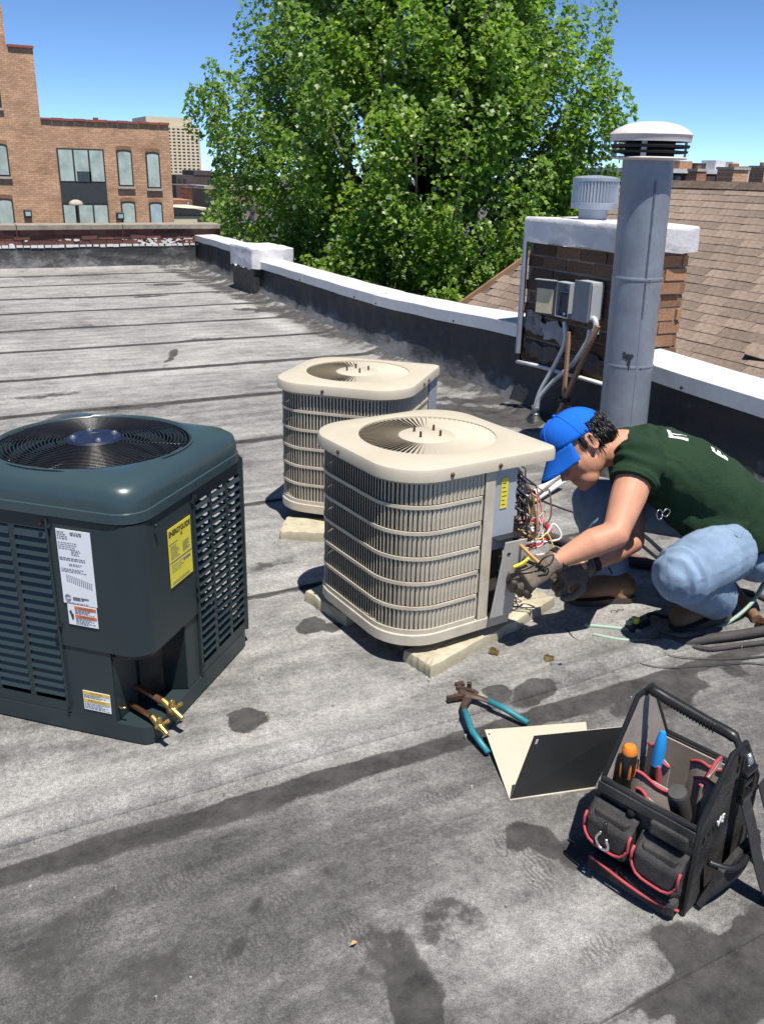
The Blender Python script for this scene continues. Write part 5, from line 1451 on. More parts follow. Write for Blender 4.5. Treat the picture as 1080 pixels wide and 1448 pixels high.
b = MB(); b.box((-0.095, -h + 0.002, 0.062), (-0.028, -h + 0.006, zbot + 0.10)); b.add([(-0.095, -h + 0.0065, 0.064), (-0.13, -h + 0.10, 0.064), (-0.13, -h + 0.10, 0.33), (-0.095, -h + 0.0065, 0.33)], [(0, 1, 2, 3), (3, 2, 1, 0)]); b.build('right_jamb', M['greenpanel'], gu)
b = MB(); b.box((-h - 0.008, -0.056, 0.07), (-h - 0.0045, -0.050, ZC - 0.01)); b.build('panel_seam_trim', M['greenpanel'], gu)
b = MB(); b.box((-0.026, -h - 0.008, 0.07), (-0.020, -h - 0.0045, ZC - 0.01)); b.build('panel_seam_trim', M['greenpanel'], gu)
for (x, y, z, rz) in ((-h - 0.006, -0.062, 0.612, PI), (-h - 0.006, -0.035, 0.614, PI), (-h - 0.006, -0.06, 0.335, PI), (-h - 0.006, -0.045, 0.30, PI), (-h - 0.006, -0.055, 0.09, PI), (-0.03, -h - 0.006, 0.612, -PI / 2), (-0.012, -h - 0.006, 0.62, -PI / 2), (-0.03, -h - 0.006, 0.36, -PI / 2), (-0.03, -h - 0.006, 0.33, -PI / 2), (-0.018, -h - 0.006, 0.10, -PI / 2), (-0.225, -h - 0.012, 0.617, -2.1)):
    b = MB(); b.lathe([(0.006, 0), (0.006, 0.003), (0.003, 0.006)], n=8); o = b.build('screw', M['guard'], gu, smooth=40); o.location = (x, y, z); o.rotation_euler = (0, R(90), rz)
def flat_label(name, w, hgt, mat, place, parent):
    bb = MB(); bb.box((-w / 2, -0.0012, -hgt / 2), (w / 2, 0, hgt / 2)); o = bb.build(name, mat, parent); o.matrix_local = place; return o
def face_left(y, z, out=0.006): return Matrix.Translation((-h - out, y, z)) @ Matrix.Rotation(R(-90), 4, 'Z')
def face_right(x, z, out=0.006): return Matrix.Translation((x, -h - out, z))
def put_text(par, s, size, x, z, mat, bold=0, stretch=1.0):
    me = text_mesh(s, size, mat, bold=bold); o = link('lettering', me, par, (x, -0.0018, z)); o.rotation_euler = (R(90), 0, 0); o.scale = (stretch, 1, 1)
    return o
def lines(par, x0, x1, z0, z1, nlin, seed, mat=None, th=0.0011):
    rl = random.Random(seed); bb = MB()
    for k in range(nlin):
        z = z1 + (z0 - z1) * (k + 0.5) / nlin; x = x0
        end = x0 + (x1 - x0) * rl.uniform(0.6, 1)
        while x < end - 0.002:
            ww = rl.uniform(0.003, 0.010); bb.box((x, -0.0019, z - th / 2), (min(end, x + ww), -0.0013, z + th / 2)); x += ww + 0.0022
    return bb.build('fine_print', mat or M['print'], par)
# white data plate
lb = flat_label('rating_label', 0.098, 0.205, M['label'], face_left(-0.128, 0.507), gu)
lines(lb, -0.046, -0.012, 0.075, 0.098, 4, 1, th=0.002); lines(lb, -0.008, 0.028, 0.088, 0.098, 2, 2, th=0.003); lines(lb, -0.046, 0.03, 0.048, 0.07, 4, 3); lines(lb, -0.01, 0.025, 0.034, 0.052, 4, 4)
lines(lb, -0.046, 0.040, 0.018, 0.028, 2, 5, th=0.002); lines(lb, -0.02, 0.02, 0.004, 0.012, 2, 6); lines(lb, -0.044, 0.044, -0.014, -0.002, 3, 7)
bb = MB()
for k in range(13):
    for j in range(5): bb.box((-0.032 + 0.0058 * k, -0.0019, -0.022 - 0.0013 * k - 0.0042 * j), (-0.029 + 0.0058 * k, -0.0013, -0.0208 - 0.0013 * k - 0.0042 * j))
bb.build('chart_marks', M['print'], lb)
bb = MB(); bb.tube([(-0.034 + 0.0085 * math.cos(a), -0.0016, -0.086 + 0.0085 * math.sin(a)) for a in np.linspace(0.4, 5.9, 20)], 0.0011, 4); bb.tube([(-0.034 + 0.005 * math.cos(a), -0.0016, -0.086 + 0.005 * math.sin(a)) for a in np.linspace(0.5, 5.8, 16)], 0.0009, 4); bb.build('approval_mark', M['print'], lb)
bb = MB(); bb.box((-0.020, -0.0019, -0.091), (0.002, -0.0013, -0.082)); bb.box((0.004, -0.0019, -0.086), (0.026, -0.0013, -0.082)); bb.box((0.005, -0.0019, -0.090), (0.012, -0.0013, -0.087)); bb.build('logo_block', M['print'], lb)
lines(lb, -0.04, 0.04, -0.101, -0.097, 1, 9)
wl = flat_label('warning_label', 0.086, 0.058, M['label'], face_left(-0.131, 0.373), gu)
for z in (0.0215, -0.0025):
    bb = MB(); bb.box((-0.022, -0.0019, z - 0.0045), (0.041, -0.0013, z + 0.0045)); bd = bb.build('orange_band', M['orange'], wl)
    me = text_mesh('WARNING', 0.0085, M['print']); o = link('lettering', me, bd, (0.012, -0.0023, z)); o.rotation_euler = (R(90), 0, 0)
lines(wl, -0.021, 0.04, 0.004, 0.016, 4, 11); lines(wl, -0.021, 0.04, -0.026, -0.008, 5, 12)
bb = MB(); bb.add([(-0.039, -0.0018, 0.008), (-0.033, -0.0018, 0.014), (-0.030, -0.0018, 0.004), (-0.026, -0.0018, 0.001), (-0.027, -0.0018, -0.012), (-0.032, -0.0018, -0.016), (-0.035, -0.0018, -0.004)], [(0, 1, 2, 3, 4, 5, 6), (6, 5, 4, 3, 2, 1, 0)]); bb.build('shock_symbol', M['print'], wl)
cl = flat_label('caution_label', 0.082, 0.058, M['label'], face_left(-0.142, 0.116, 0.0015), gu)
for z, s_ in ((0.0235, 'CAUTION'), (0.0, 'PRECAUCION')):
    bb = MB(); bb.box((-0.040, -0.0019, z - 0.005), (0.040, -0.0013, z + 0.005)); bd = bb.build('amber_band', M['amber'], cl)
    me = text_mesh(s_, 0.0085, M['print']); o = link('lettering', me, bd, (0.0, -0.0023, z)); o.rotation_euler = (R(90), 0, 0)
lines(cl, -0.038, 0.038, 0.007, 0.017, 3, 14); lines(cl, -0.038, 0.038, -0.026, -0.007, 5, 15)
# yellow energy label
bb = MB()
yl = flat_label('energy_label', 0.118, 0.165, M['yellow'], face_right(-0.105, 0.497), gu)
o = put_text(yl, 'ENERGYGUIDE', 0.0205, 0.0, 0.066, M['black'], 0.0007, stretch=0.82)
bb = MB(); bb.add([(0.006, -0.0018, 0.058), (0.010, -0.0018, 0.058), (0.010, -0.0018, 0.052), (0.014, -0.0018, 0.052), (0.008, -0.0018, 0.045), (0.002, -0.0018, 0.052), (0.006, -0.0018, 0.052)], [tuple(range(7)), tuple(range(6, -1, -1))]); bb.build('arrow_mark', M['print'], yl)
bb = MB(); bb.box((-0.057, -0.0019, -0.0145), (0.057, -0.0013, -0.0120)); bb.box((-0.057, -0.0019, 0.0385), (-0.01, -0.0013, 0.0395)); bb.build('rule', M['print'], yl)
lines(yl, -0.05, -0.005, -0.006, 0.034, 8, 21); lines(yl, 0.012, 0.05, -0.004, 0.026, 7, 22); lines(yl, -0.05, 0.02, -0.045, -0.020, 4, 23); lines(yl, -0.05, 0.05, -0.078, -0.068, 2, 24)
bb = MB(); bb.box((0.012, -0.0019, -0.030), (0.020, -0.0013, -0.022)); bb.box((0.023, -0.0019, -0.029), (0.048, -0.0013, -0.023)); bb.build('logo_block', M['print'], yl)
# brass service valves in the recess
def valve(p, yaw, s, parent):
    bb = MB()
    d = Vector((math.cos(yaw), math.sin(yaw), -0.45)).normalized(); p = Vector(p)
    bb.tube([p - d * 0.05 * s, p, p + d * 0.012 * s], [0.013 * s, 0.015 * s, 0.015 * s], 10)
    bb.tube([p + d * 0.012 * s, p + d * 0.05 * s], [0.011 * s, 0.0105 * s], 10)
    bb.tube([p + Vector((0, 0, -0.004)), p + Vector((0, 0, 0.024 * s))], [0.012 * s, 0.012 * s], 6)
    bb.ball(p + Vector((0, 0, 0.03 * s)), 0.012 * s, 10, 6)
    q = d.cross(Vector((0, 0, 1))).normalized()
    bb.tube([p - q * 0.036 * s, p + q * 0.02 * s], [0.0065 * s, 0.008 * s], 6)
    bb.tube([p - q * 0.045 * s, p - q * 0.03 * s], [0.009 * s, 0.009 * s], 6)
    return bb.build('brass_valve', M['brass'], parent, smooth=35)
valve((-0.286, -0.316, 0.070), R(-112), 0.66, gu)
valve((-0.222, -0.318, 0.080), R(-105), 0.78, gu)
bb = MB(); bb.tube([(-0.2, -0.15, 0.12), (-0.2, -0.21, 0.11), (-0.215, -0.285, 0.095)], 0.010, 8); bb.tube([(-0.22, -0.15, 0.085), (-0.275, -0.285, 0.085)], 0.007, 8); bb.build('pipe_stub', plain('copper', (0.42, 0.20, 0.10), 0.3, 0.9, var=0.2), gu, smooth=40)
M['copper'] = bpy.data.materials['copper']
bb = MB(); bb.tube([(-0.287, -0.19, 0.105), (-0.296, -0.21, 0.108), (-0.296, -0.225, 0.112)], 0.003, 6); bb.build('ground_screw', M['brass'], gu, smooth=1)
from mathutils.bvhtree import BVHTree

# ================================================================== THE MECHANIC
PO = Vector((2.15, 2.0, 0.0))
person = thing('person', 'man in a blue cap, green t-shirt and pale jeans squatting beside the opened unit', 'person', tuple(PO))
RV, UV, FV = Vector((0.8905, -0.4544, 0.0212)), Vector((0.1453, 0.3283, 0.9333)), Vector((0.4311, 0.8281, -0.3584))
M['skin'] = plain('skin', (0.53, 0.265, 0.17), 0.56, spec=0.35, var=0.14, scale=14, dirt=(0.44, 0.16, 0.11), dirt_amt=0.3, dirt_scale=18, bump_s=0.08, bump_scale=160, bump_d=0.002)
M['skin'].node_tree.nodes['Principled BSDF'].inputs['Subsurface Weight'].default_value = 0.06
M['skin'].node_tree.nodes['Principled BSDF'].inputs['Subsurface Radius'].default_value = (0.02, 0.008, 0.004)
def cloth(name, col, **kw): return plain(name, col, 0.9, spec=0.2, bump_scale=420, **{**dict(bump_s=0.25, bump_d=0.0015), **kw})
M['shirt'] = cloth('dark_green_cotton', (0.026, 0.060, 0.030), var=0.15, scale=6, bump_s=0.8, bump_d=0.014, fold=(6, (1, 2.4, 1.2), (0.4, 0.3, 0.9), 2.2))
M['jeans'] = cloth('faded_denim', (0.25, 0.345, 0.475), var=0.22, scale=9, dirt=(0.115, 0.175, 0.29), dirt_amt=0.55, dirt_scale=6, bump_s=0.5, bump_d=0.012, fold=(7, (1, 2.6, 1.5), (0.6, 0.5, -0.7), 2.4))
M['capblue'] = cloth('bright_blue_cap_cloth', (0.010, 0.125, 0.56), var=0.08)
M['hair'] = plain('black_hair', (0.010, 0.008, 0.007), 0.38, var=0.3, spec=0.6)
M['glove'] = plain('worn_work_glove', (0.145, 0.115, 0.085), 0.85, var=0.35, scale=16, dirt=(0.045, 0.04, 0.038), dirt_amt=0.6, dirt_scale=14, bump_s=0.5, bump_scale=90)
M['boot'] = plain('brown_leather', (0.21, 0.115, 0.062), 0.7, var=0.25, dirt=(0.07, 0.05, 0.04), dirt_amt=0.5, bump_s=0.3)
M['sole'] = plain('boot_sole', (0.05, 0.04, 0.035), 0.8)
HC = Vector((1.951, 2.268, 0.582)) - PO
hu = (RV * -0.64 + UV * 0.77).normalized(); hf = (RV * -0.77 - UV * 0.64).normalized()
hs_ = -(hf.cross(hu)).normalized()
if hs_.dot(FV) > 0: hs_ = -hs_                      # towards the viewer: his left side
def hp(f, u_, s_=0.0): return HC + hf * f + hu * u_ + hs_ * s_
def L3(p): return Vector(p) - PO
def ell(mb, c, af, au, as_, n=18, m=12, bf=None):
    """ellipsoid along the head axes (or any given axes)"""
    f_, u_, s_ = bf or (hf, hu, hs_)
    rs = []
    for j in range(1, m):
        a = PI * j / m
        rs.append([c + u_ * (-au * math.cos(a)) + (f_ * (af * math.cos(2 * PI * k / n)) + s_ * (as_ * math.sin(2 * PI * k / n))) * math.sin(a) for k in range(n)])
    mb.rings(rs)
LAT = Vector((0.46, 0.888, 0)).normalized()         # across the body, away from the viewer
SP = [((2.479, 1.919, 0.273), .150, .090), ((2.436, 1.978, 0.357), .172, .120), ((2.358, 2.044, 0.443), .178, .122), ((2.268, 2.106, 0.506), .188, .118), ((2.200, 2.157, 0.543), .200, .108), ((2.143, 2.197, 0.564), .182, .088), ((2.101, 2.224, 0.577), .115, .068), ((2.069, 2.231, 0.584), .070, .058)]
def torso(mb, grow=0.0, i0=0, i1=8, n=26):
    P = [L3(p) for p, a, b_ in SP]; rs = []
    for i in range(i0, i1):
        t = (P[min(len(P) - 1, i + 1)] - P[max(0, i - 1)]).normalized()
        w = (LAT - t * LAT.dot(t)).normalized(); th = t.cross(w).normalized()
        if th.z < 0: th = -th
        a, b_ = SP[i][1] + grow, SP[i][2] + grow
        rs.append([P[i] + w * (a * math.copysign(abs(math.cos(q)) ** 0.85, math.cos(q))) + th * (b_ * math.copysign(abs(math.sin(q)) ** 0.85, math.sin(q))) for q in np.linspace(0, 2 * PI, n, endpoint=False)])
    mb.rings(rs)
Ls, Le, Lw = L3((2.029, 2.072, 0.585)), L3((1.853, 1.960, 0.395)), L3((1.652, 2.016, 0.311))
Rs, Re, Rw = L3((2.232, 2.345, 0.511)), L3((2.086, 2.124, 0.273)), L3((1.847, 2.077, 0.240))
Lh, Lk, La = L3((2.288, 1.863, 0.303)), L3((2.032, 1.818, 0.283)), L3((2.282, 1.880, 0.112))
Rh, Rk, Ra_ = L3((2.568, 2.053, 0.298)), L3((2.095, 2.343, 0.344)), L3((2.135, 2.223, 0.004))
body = MB()
torso(body, -0.022)
def limb(mb, ps, rs, n=16): mb.tube(spline(ps, 5), [float(np.interp(k / (5 * (len(ps) - 1)), np.linspace(0, 1, len(rs)), rs)) for k in range(5 * (len(ps) - 1) + 1)], n)
um = Ls.lerp(Le, 0.5); fm = Le.lerp(Lw, 0.35) + Vector((0, 0, 0.006))
body.tube([Ls, um, Le.lerp(Ls, 0.12)], [0.062, 0.058, 0.046], 16)
body.tube([Le.lerp(Ls, 0.18), Le, Le.lerp(Lw, 0.12)], [0.046, 0.046, 0.046], 16); body.ball(Le, 0.0455, 14, 10)
body.tube([Le, fm, Le.lerp(Lw, 0.72), Lw, Lw + (Lw - Le).normalized() * 0.03], [0.045, 0.047, 0.034, 0.027, 0.027], 16)
body.tube([Rs, Rs.lerp(Re, 0.5), Re], [0.062, 0.054, 0.045], 16); body.ball(Re, 0.046, 14, 10)
body.tube([Re, Re.lerp(Rw, 0.35), Re.lerp(Rw, 0.75), Rw, Rw + (Rw - Re).normalized() * 0.03], [0.045, 0.046, 0.034, 0.028, 0.027], 16)
body.tube([Lh, Lk], [0.08, 0.055], 14); body.tube([Lk, La, La + Vector((0.01, 0, -0.05))], [0.055, 0.042, 0.04], 14)
body.tube([Rh, Rk], [0.08, 0.055], 14); body.tube([Rk, Ra_, Ra_ + Vector((0.01, 0, -0.05))], [0.055, 0.042, 0.04], 14)
# neck and head
body.tube([L3(SP[6][0]), L3(SP[7][0]), hp(-0.055, -0.055), hp(-0.02, -0.02)], [0.068, 0.060, 0.058, 0.06], 18)
ell(body, hp(-0.008, 0.030), 0.104, 0.098, 0.082)
ell(body, hp(0.020, -0.028), 0.076, 0.075, 0.073)
ell(body, hp(0.050, -0.076), 0.046, 0.044, 0.052)
ell(body, hp(0.075, -0.098), 0.024, 0.022, 0.026)
ell(body, hp(0.074, 0.018), 0.024, 0.018, 0.062)                    # brow
for s_ in (-1, 1):
    ell(body, hp(0.060, -0.018, 0.045 * s_), 0.026, 0.020, 0.022)   # cheekbones
    ell(body, hp(0.084, 0.000, 0.032 * s_), 0.011, 0.010, 0.014)    # eyes
    ec = hp(-0.014, 0.006, 0.081 * s_)
    ring = [ec + (hf * (-0.004 + 0.016 * math.cos(a)) + hu * (0.004 + 0.029 * math.sin(a))) + hs_ * (0.010 * s_) for a in np.linspace(0.3, 5.4, 14)]
    body.tube(ring, 0.0056, 7)
    ell(body, ec + hs_ * 0.002 * s_, 0.015, 0.026, 0.007)
    ell(body, ec - hu * 0.026 + hs_ * 0.004 * s_, 0.008, 0.009, 0.006)
body.tube([hp(0.092, 0.006), hp(0.106, -0.020), hp(0.116, -0.036), hp(0.096, -0.046)], [0.009, 0.012, 0.016, 0.011], 10)
for s_ in (-1, 1): ell(body, hp(0.100, -0.040, 0.012 * s_), 0.011, 0.009, 0.009)
ell(body, hp(0.091, -0.066), 0.014, 0.007, 0.024); ell(body, hp(0.089, -0.078), 0.014, 0.007, 0.021)
fused('body', body, M['skin'], person, 0.0055, 5)
# eyes and brows
for s_ in (-1, 1):
    b = MB(); ell(b, hp(0.0885, 0.000, 0.032 * s_), 0.0085, 0.0075, 0.010, 12, 8); b.build('eye', plain('eye_white', (0.6, 0.58, 0.55), 0.3), person, smooth=1)
    b = MB(); b.tube([hp(0.095, 0.022, 0.014 * s_), hp(0.094, 0.026, 0.034 * s_), hp(0.080, 0.022, 0.054 * s_)], [0.004, 0.005, 0.002], 6); b.build('eyebrow', M['hair'], person, smooth=1)
# hair: cap of hair below the hat plus locks
hb_ = MB()
ell(hb_, hp(-0.032, 0.030), 0.096, 0.084, 0.088, 20, 14)
ell(hb_, hp(-0.075, -0.012), 0.050, 0.046, 0.066, 16, 12)
hb_.tube([hp(-0.004, 0.045, 0.080), hp(0.004, 0.018, 0.081), hp(0.008, -0.004, 0.0785)], [0.016, 0.011, 0.004], 8)
hb_.tube([hp(-0.004, 0.045, -0.080), hp(0.004, 0.018, -0.081), hp(0.008, -0.004, -0.0785)], [0.016, 0.011, 0.004], 8)
hair = fused('hair', hb_, M['hair'], person, 0.005, 2, lambda co: 0.006 * (fbm(co[:, 0] * 60 + co[:, 2] * 25, co[:, 1] * 60 - co[:, 2] * 20, 1.0, 77, 2) - 0.5))
lk = MB(); rh = random.Random(3)
for k in range(900):
    a = rh.uniform(-1.9, 1.9)                        # round the back of the head
    f0, s0 = -0.030 - 0.094 * math.cos(a), 0.087 * math.sin(a)
    u0 = rh.uniform(0.005, 0.07)
    if f0 > -0.035 and u0 < 0.03: continue
    ln = rh.uniform(0.025, 0.055)
    sw = rh.uniform(-0.006, 0.006)
    p0 = hp(f0, u0, s0)
    o_ = (hf * -math.cos(a) * 0.9 + hs_ * math.sin(a)).normalized()
    p1 = p0 + hu * (-ln * 0.5) + o_ * 0.003 + hs_ * sw; p2 = p0 + hu * (-ln) + o_ * rh.uniform(-0.008, 0.003) + hs_ * sw * 2 - hf * 0.001
    lk.tube([p0 + o_ * 0.001, p1, p2], [0.0017, 0.0014, 0.0004], 4)
tag(lk.build('hair_locks', M['hair'], hair, smooth=1), kind='stuff')
# cap: six panels, brim, strap
cp = MB()
nA, nB = 36, 12
def dome(a, t):
    e = math.sin(t * PI / 2); c_ = math.cos(t * PI / 2) ** 0.72
    puff = 1 + 0.012 * abs(math.cos(3 * a))
    return hp(-0.006 + 0.117 * math.cos(a) * c_ * puff + 0.012 * e, 0.042 + 0.104 * e + 0.012 * math.cos(a) * (1 - t), 0.094 * math.sin(a) * c_ * puff)
rs = [[dome(2 * PI * k / nA, j / nB) for k in range(nA)] for j in range(nB)]
cp.rings(rs, False, True)
cap = cp.build('cap', M['capblue'], person, smooth=1)
sol = cap.modifiers.new('thick', 'SOLIDIFY'); sol.thickness = 0.004
br = MB()
def brim(u, v):
    a = (u - 0.5) * 2 * 1.18
    r0f, r0s = 0.110, 0.091
    ext = 0.082 * (1 - (abs(a) / 1.25) ** 2.2) * v
    f_ = -0.006 + r0f * math.cos(a) + ext * math.cos(a * 0.35); s_ = r0s * math.sin(a) * (1 - 0.10 * v)
    return hp(f_, 0.044 + 0.010 * math.cos(a) - 0.030 * v - 0.35 * ext - 5.5 * s_ * s_ * v * 0.9, s_)
br.grid(brim, 20, 8)
bo = br.build('brim', M['capblue'], cap, smooth=1); sol = bo.modifiers.new('thick', 'SOLIDIFY'); sol.thickness = 0.005
b = MB(); b.ball(hp(0.006, 0.148), (0.008, 0.008, 0.006), 10, 6); b.build('top_button', M['capblue'], cap, smooth=1)
for k in range(6):
    a = PI * k / 3 + 0.52
    b = MB(); b.tube([dome(a, t) + hu * 0.001 for t in np.linspace(0, 0.96, 8)], 0.0018, 5); b.build('seam', M['capblue'], cap, smooth=1)
def creases(co, p, q, k, amp, m1, m2, seed):
    """gathered ridges across a limb, strongest near its two ends"""
    p = np.array(p); d = np.array(q) - p; L = np.linalg.norm(d); d = d / L
    r = co - p; u = r @ d
    w = np.exp(-(((u / L) - m1[0]) / m1[1]) ** 2) + np.exp(-(((u / L) - m2[0]) / m2[1]) ** 2)
    side = r - u[:, None] * d
    near = np.exp(-(np.linalg.norm(side, axis=1) / 0.13) ** 4)
    ph = k * u + 9 * fbm(co[:, 0] * 9 + co[:, 2] * 6, co[:, 1] * 9 - co[:, 2] * 5, 1.0, seed, 3)
    return amp * np.clip(w, 0, 1) * near * np.sin(ph) * (0.3 + 1.4 * vnoise(co[:, 0] * 11, co[:, 2] * 11 + co[:, 1] * 4, 1.0, seed + 3))
# shirt
def folds(seed, amp, sx, sy):
    def fn(co):
        q = co @ np.array([[0.8, 0.3, 0.2], [-0.4, 0.9, 0.1], [0.1, -0.2, 1.0]])
        a = fbm(q[:, 0] * sx + q[:, 2] * 2, q[:, 1] * sy + q[:, 2] * sx * 0.6, 1.0, seed, 3) - 0.5
        b_ = np.abs(vnoise(q[:, 0] * sx * 1.3 + q[:, 1] * 6, q[:, 2] * sy * 1.5, 1.0, seed + 9) - 0.5) * -1.0 + 0.25
        return amp * (a + 0.7 * b_)
    return fn
sh = MB()
torso(sh, 0.004, 0, 8)
sh.tube([Ls.lerp(Rs, 0.14), Ls + Vector((-0.004, -0.004, 0.004)), Ls.lerp(Le, 0.30)], [0.085, 0.083, 0.075], 20)
sh.tube([Rs.lerp(Ls, 0.14), Rs, Rs.lerp(Re, 0.34)], [0.085, 0.080, 0.074], 20)
# belly of the shirt hanging down in front
sh.tube([L3((2.153, 2.100, 0.464)), L3((2.258, 2.009, 0.381)), L3((2.364, 1.915, 0.347))], [0.06, 0.09, 0.10], 16)
shirt = fused('t_shirt', sh, M['shirt'], person, 0.0075, 4, lambda co: folds(31, 0.018, 16, 7)(co) + creases(co, L3(SP[1][0]), L3(SP[4][0]), 120, 0.006, (0.0, 0.45), (1.1, 0.3), 5) + creases(co, Ls, Le, 160, 0.004, (0.0, 0.2), (0.2, 0.15), 6))
b = MB(); d_ = (Le - Ls).normalized(); c_ = Ls.lerp(Le, 0.30)
b.tube([c_ - d_ * 0.012, c_ + d_ * 0.004], [0.078, 0.0775], 24); 
b.build('sleeve_hem', M['shirt'], shirt, smooth=40)
# jeans
je = MB()
ell(je, L3((2.487, 1.950, 0.241)), 0.115, 0.105, 0.165, 20, 14, (Vector((0.887, -0.46, 0)), Vector((0, 0, 1)), LAT))
je.tube([Lh, Lh.lerp(Lk, 0.5) + Vector((0, 0, 0.012)), Lk.lerp(Lh, 0.06)], [0.092, 0.104, 0.098], 20); je.ball(Lk, (0.100, 0.100, 0.098), 18, 12)
je.tube([Lk, Lk.lerp(La, 0.5), La.lerp(Lk, 0.1)], [0.094, 0.086, 0.076], 18)
je.tube([Rh, Rh.lerp(Rk, 0.5), Rk.lerp(Rh, 0.05)], [0.112, 0.098, 0.082], 20); je.ball(Rk, 0.083, 18, 12)
je.tube([Rk, Rk.lerp(Ra_, 0.5), Ra_], [0.082, 0.076, 0.072], 18)
jeans = fused('jeans', je, M['jeans'], person, 0.006, 3, lambda co: folds(47, 0.012, 14, 9)(co) + creases(co, Lh, Lk, 170, 0.0045, (1.08, 0.30), (0.0, 0.35), 4) + creases(co, Rh, Rk, 150, 0.004, (1.05, 0.2), (0.0, 0.3), 8))
b = MB()
jt = BVHTree.FromPolygons([v.co.copy() for v in jeans.data.vertices], [tuple(p.vertices) for p in jeans.data.polygons])
def on_cloth(p, d, off):
    h_ = jt.ray_cast(p - d * 0.3, d)
    return h_[0] - d * off if h_[0] is not None else p
sd_ = (Vector(FV)).normalized()
for nm, off_px in (('side_seam', 0.0), ('side_seam', 0.006)):
    b = MB(); b.tube([on_cloth(Lh.lerp(Lk, t) + Vector((0, 0, -0.02 + off_px)) , sd_, 0.0004) for t in np.linspace(-0.05, 0.98, 22)], 0.0014, 5); b.build(nm, M['jeans'], jeans, smooth=1)
b = MB(); pk_ = [on_cloth(Lh.lerp(Lk, t) + Vector((0, 0, u_)), sd_, 0.0008) for t, u_ in ((-0.02, 0.07), (0.10, 0.055), (0.20, 0.075), (0.24, 0.10))]; b.tube(spline(pk_, 5), 0.0016, 5); b.build('pocket_edge', M['jeans'], jeans, smooth=1)
# boots
def boot(heel, toe, ankle, name='boot'):
    heel, toe, ankle = L3(heel), L3(toe), Vector(ankle)
    d = (toe - heel); d.normalize(); Ln = (toe - heel).length
    mb = MB()
    up = Vector((0, 0, 1)); up = (up - d * up.dot(d)).normalized(); sd = d.cross(up)
    prof = [(0.0, 0.026, 0.035), (0.12, 0.040, 0.050), (0.45, 0.042, 0.046), (0.7, 0.050, 0.038), (0.9, 0.046, 0.030), (1.0, 0.024, 0.018)]
    rs = [[heel + d * (Ln * t) + up * (0.022 + hgt * (1 + math.sin(q)) * 0.9) + sd * (wd * math.cos(q)) for q in np.linspace(0, 2 * PI, 16, endpoint=False)] for t, wd, hgt in prof]
    mb.rings(rs)
    mb.tube([heel + d * 0.05 + up * 0.05, heel.lerp(ankle, 0.5) + d * 0.03, ankle], [0.048, 0.050, 0.050], 16)
    bt = fused(name, mb, M['boot'], person, 0.007, 3)
    s_ = MB(); out = [(0.0, 0.028), (0.1, 0.042), (0.4, 0.038), (0.7, 0.052), (0.92, 0.046), (1.01, 0.020)]
    lf = [heel + d * (Ln * t) + sd * w_ for t, w_ in out]; rt = [heel + d * (Ln * t) - sd * w_ for t, w_ in reversed(out)]
    ring = lf + rt
    s_.rings([[p + up * 0.001 for p in ring], [p + up * 0.026 for p in ring]])
    s_.build('sole', M['sole'], bt)
    for k in range(4):
        t = 0.42 + 0.1 * k; c = heel + d * (Ln * t) + up * (0.125 - 0.035 * k)
        s_ = MB(); s_.tube([c + sd * 0.03, c + up * 0.006, c - sd * 0.03], 0.003, 5); s_.build('lace', M['sole'], bt, smooth=1)
boot((2.323, 1.868, 0.055), (2.133, 1.924, 0.002), La)
boot((2.171, 2.168, 0.004), (1.944, 2.251, 0.002), Ra_)
# gloves: palm, four fingers of different length, thumb
def glove(wrist, dr, back, thumb_side, curl, spread=0.1):
    wrist = Vector(wrist); dr = Vector(dr).normalized(); back = Vector(back); back = (back - dr * back.dot(dr)).normalized()
    sd = dr.cross(back).normalized() * thumb_side         # towards the thumb
    mb = MB()
    pl = wrist + dr * 0.105
    mb.tube([wrist - dr * 0.035, wrist, wrist + dr * 0.02], [(0.030, 0.037), (0.029, 0.035), (0.026, 0.036)], 14, nrm=back)
    mb.tube([wrist + dr * 0.01, wrist + dr * 0.05, pl], [(0.023, 0.036), (0.023, 0.047), (0.017, 0.046)], 14, nrm=back)
    for k, (ln, w_) in enumerate(((0.082, 0.0115), (0.092, 0.012), (0.086, 0.0115), (0.066, 0.0105))):
        y = (1.5 - k) * 0.0235
        p = pl - dr * 0.012 + sd * y
        d = (dr + sd * (1.5 - k) * spread).normalized(); pts = [p - d * 0.01]; rr = [w_ * 1.05]
        ang_ = 0.0
        for seg, cu in zip((0.42, 0.32, 0.26), curl):
            ang_ += cu * (1 + 0.10 * k)
            v = d * math.cos(ang_) - back * math.sin(ang_)
            pts.append(pts[-1] + v * (ln * seg + (0.01 if seg == 0.42 else 0))); rr.append(w_ * (1.05 - 0.1 * len(pts) / 4))
        mb.tube(pts, rr, 9); mb.ball(pts[-1], rr[-1] * 1.0, 9, 6)
        for q in pts[1:-1]: mb.ball(q, w_ * 1.02, 9, 6)
    t0 = wrist + dr * 0.03 + sd * 0.03
    t1 = t0 + (dr * 0.5 + sd * 0.85 - back * 0.35).normalized() * 0.045
    t2 = t1 + (dr * 0.85 + sd * 0.15 - back * 0.5).normalized() * 0.036
    t3 = t2 + (dr * 0.8 - sd * 0.35 - back * 0.55).normalized() * 0.028
    mb.tube([t0 - sd * 0.01, t0, t1, t2, t3], [0.017, 0.018, 0.0145, 0.013, 0.0105], 9); mb.ball(t3, 0.0105, 9, 6)
    g = fused('glove', mb, M['glove'], person, 0.0034, 3, folds(61, 0.006, 40, 30))
    c_ = MB(); c_.tube([wrist - dr * 0.042, wrist - dr * 0.022], [(0.033, 0.039), (0.033, 0.039)], 16, nrm=back); c_.build('cuff', M['black'], g, smooth=40)
    return g
dL = (L3((1.549, 2.019, 0.276)) - Lw)
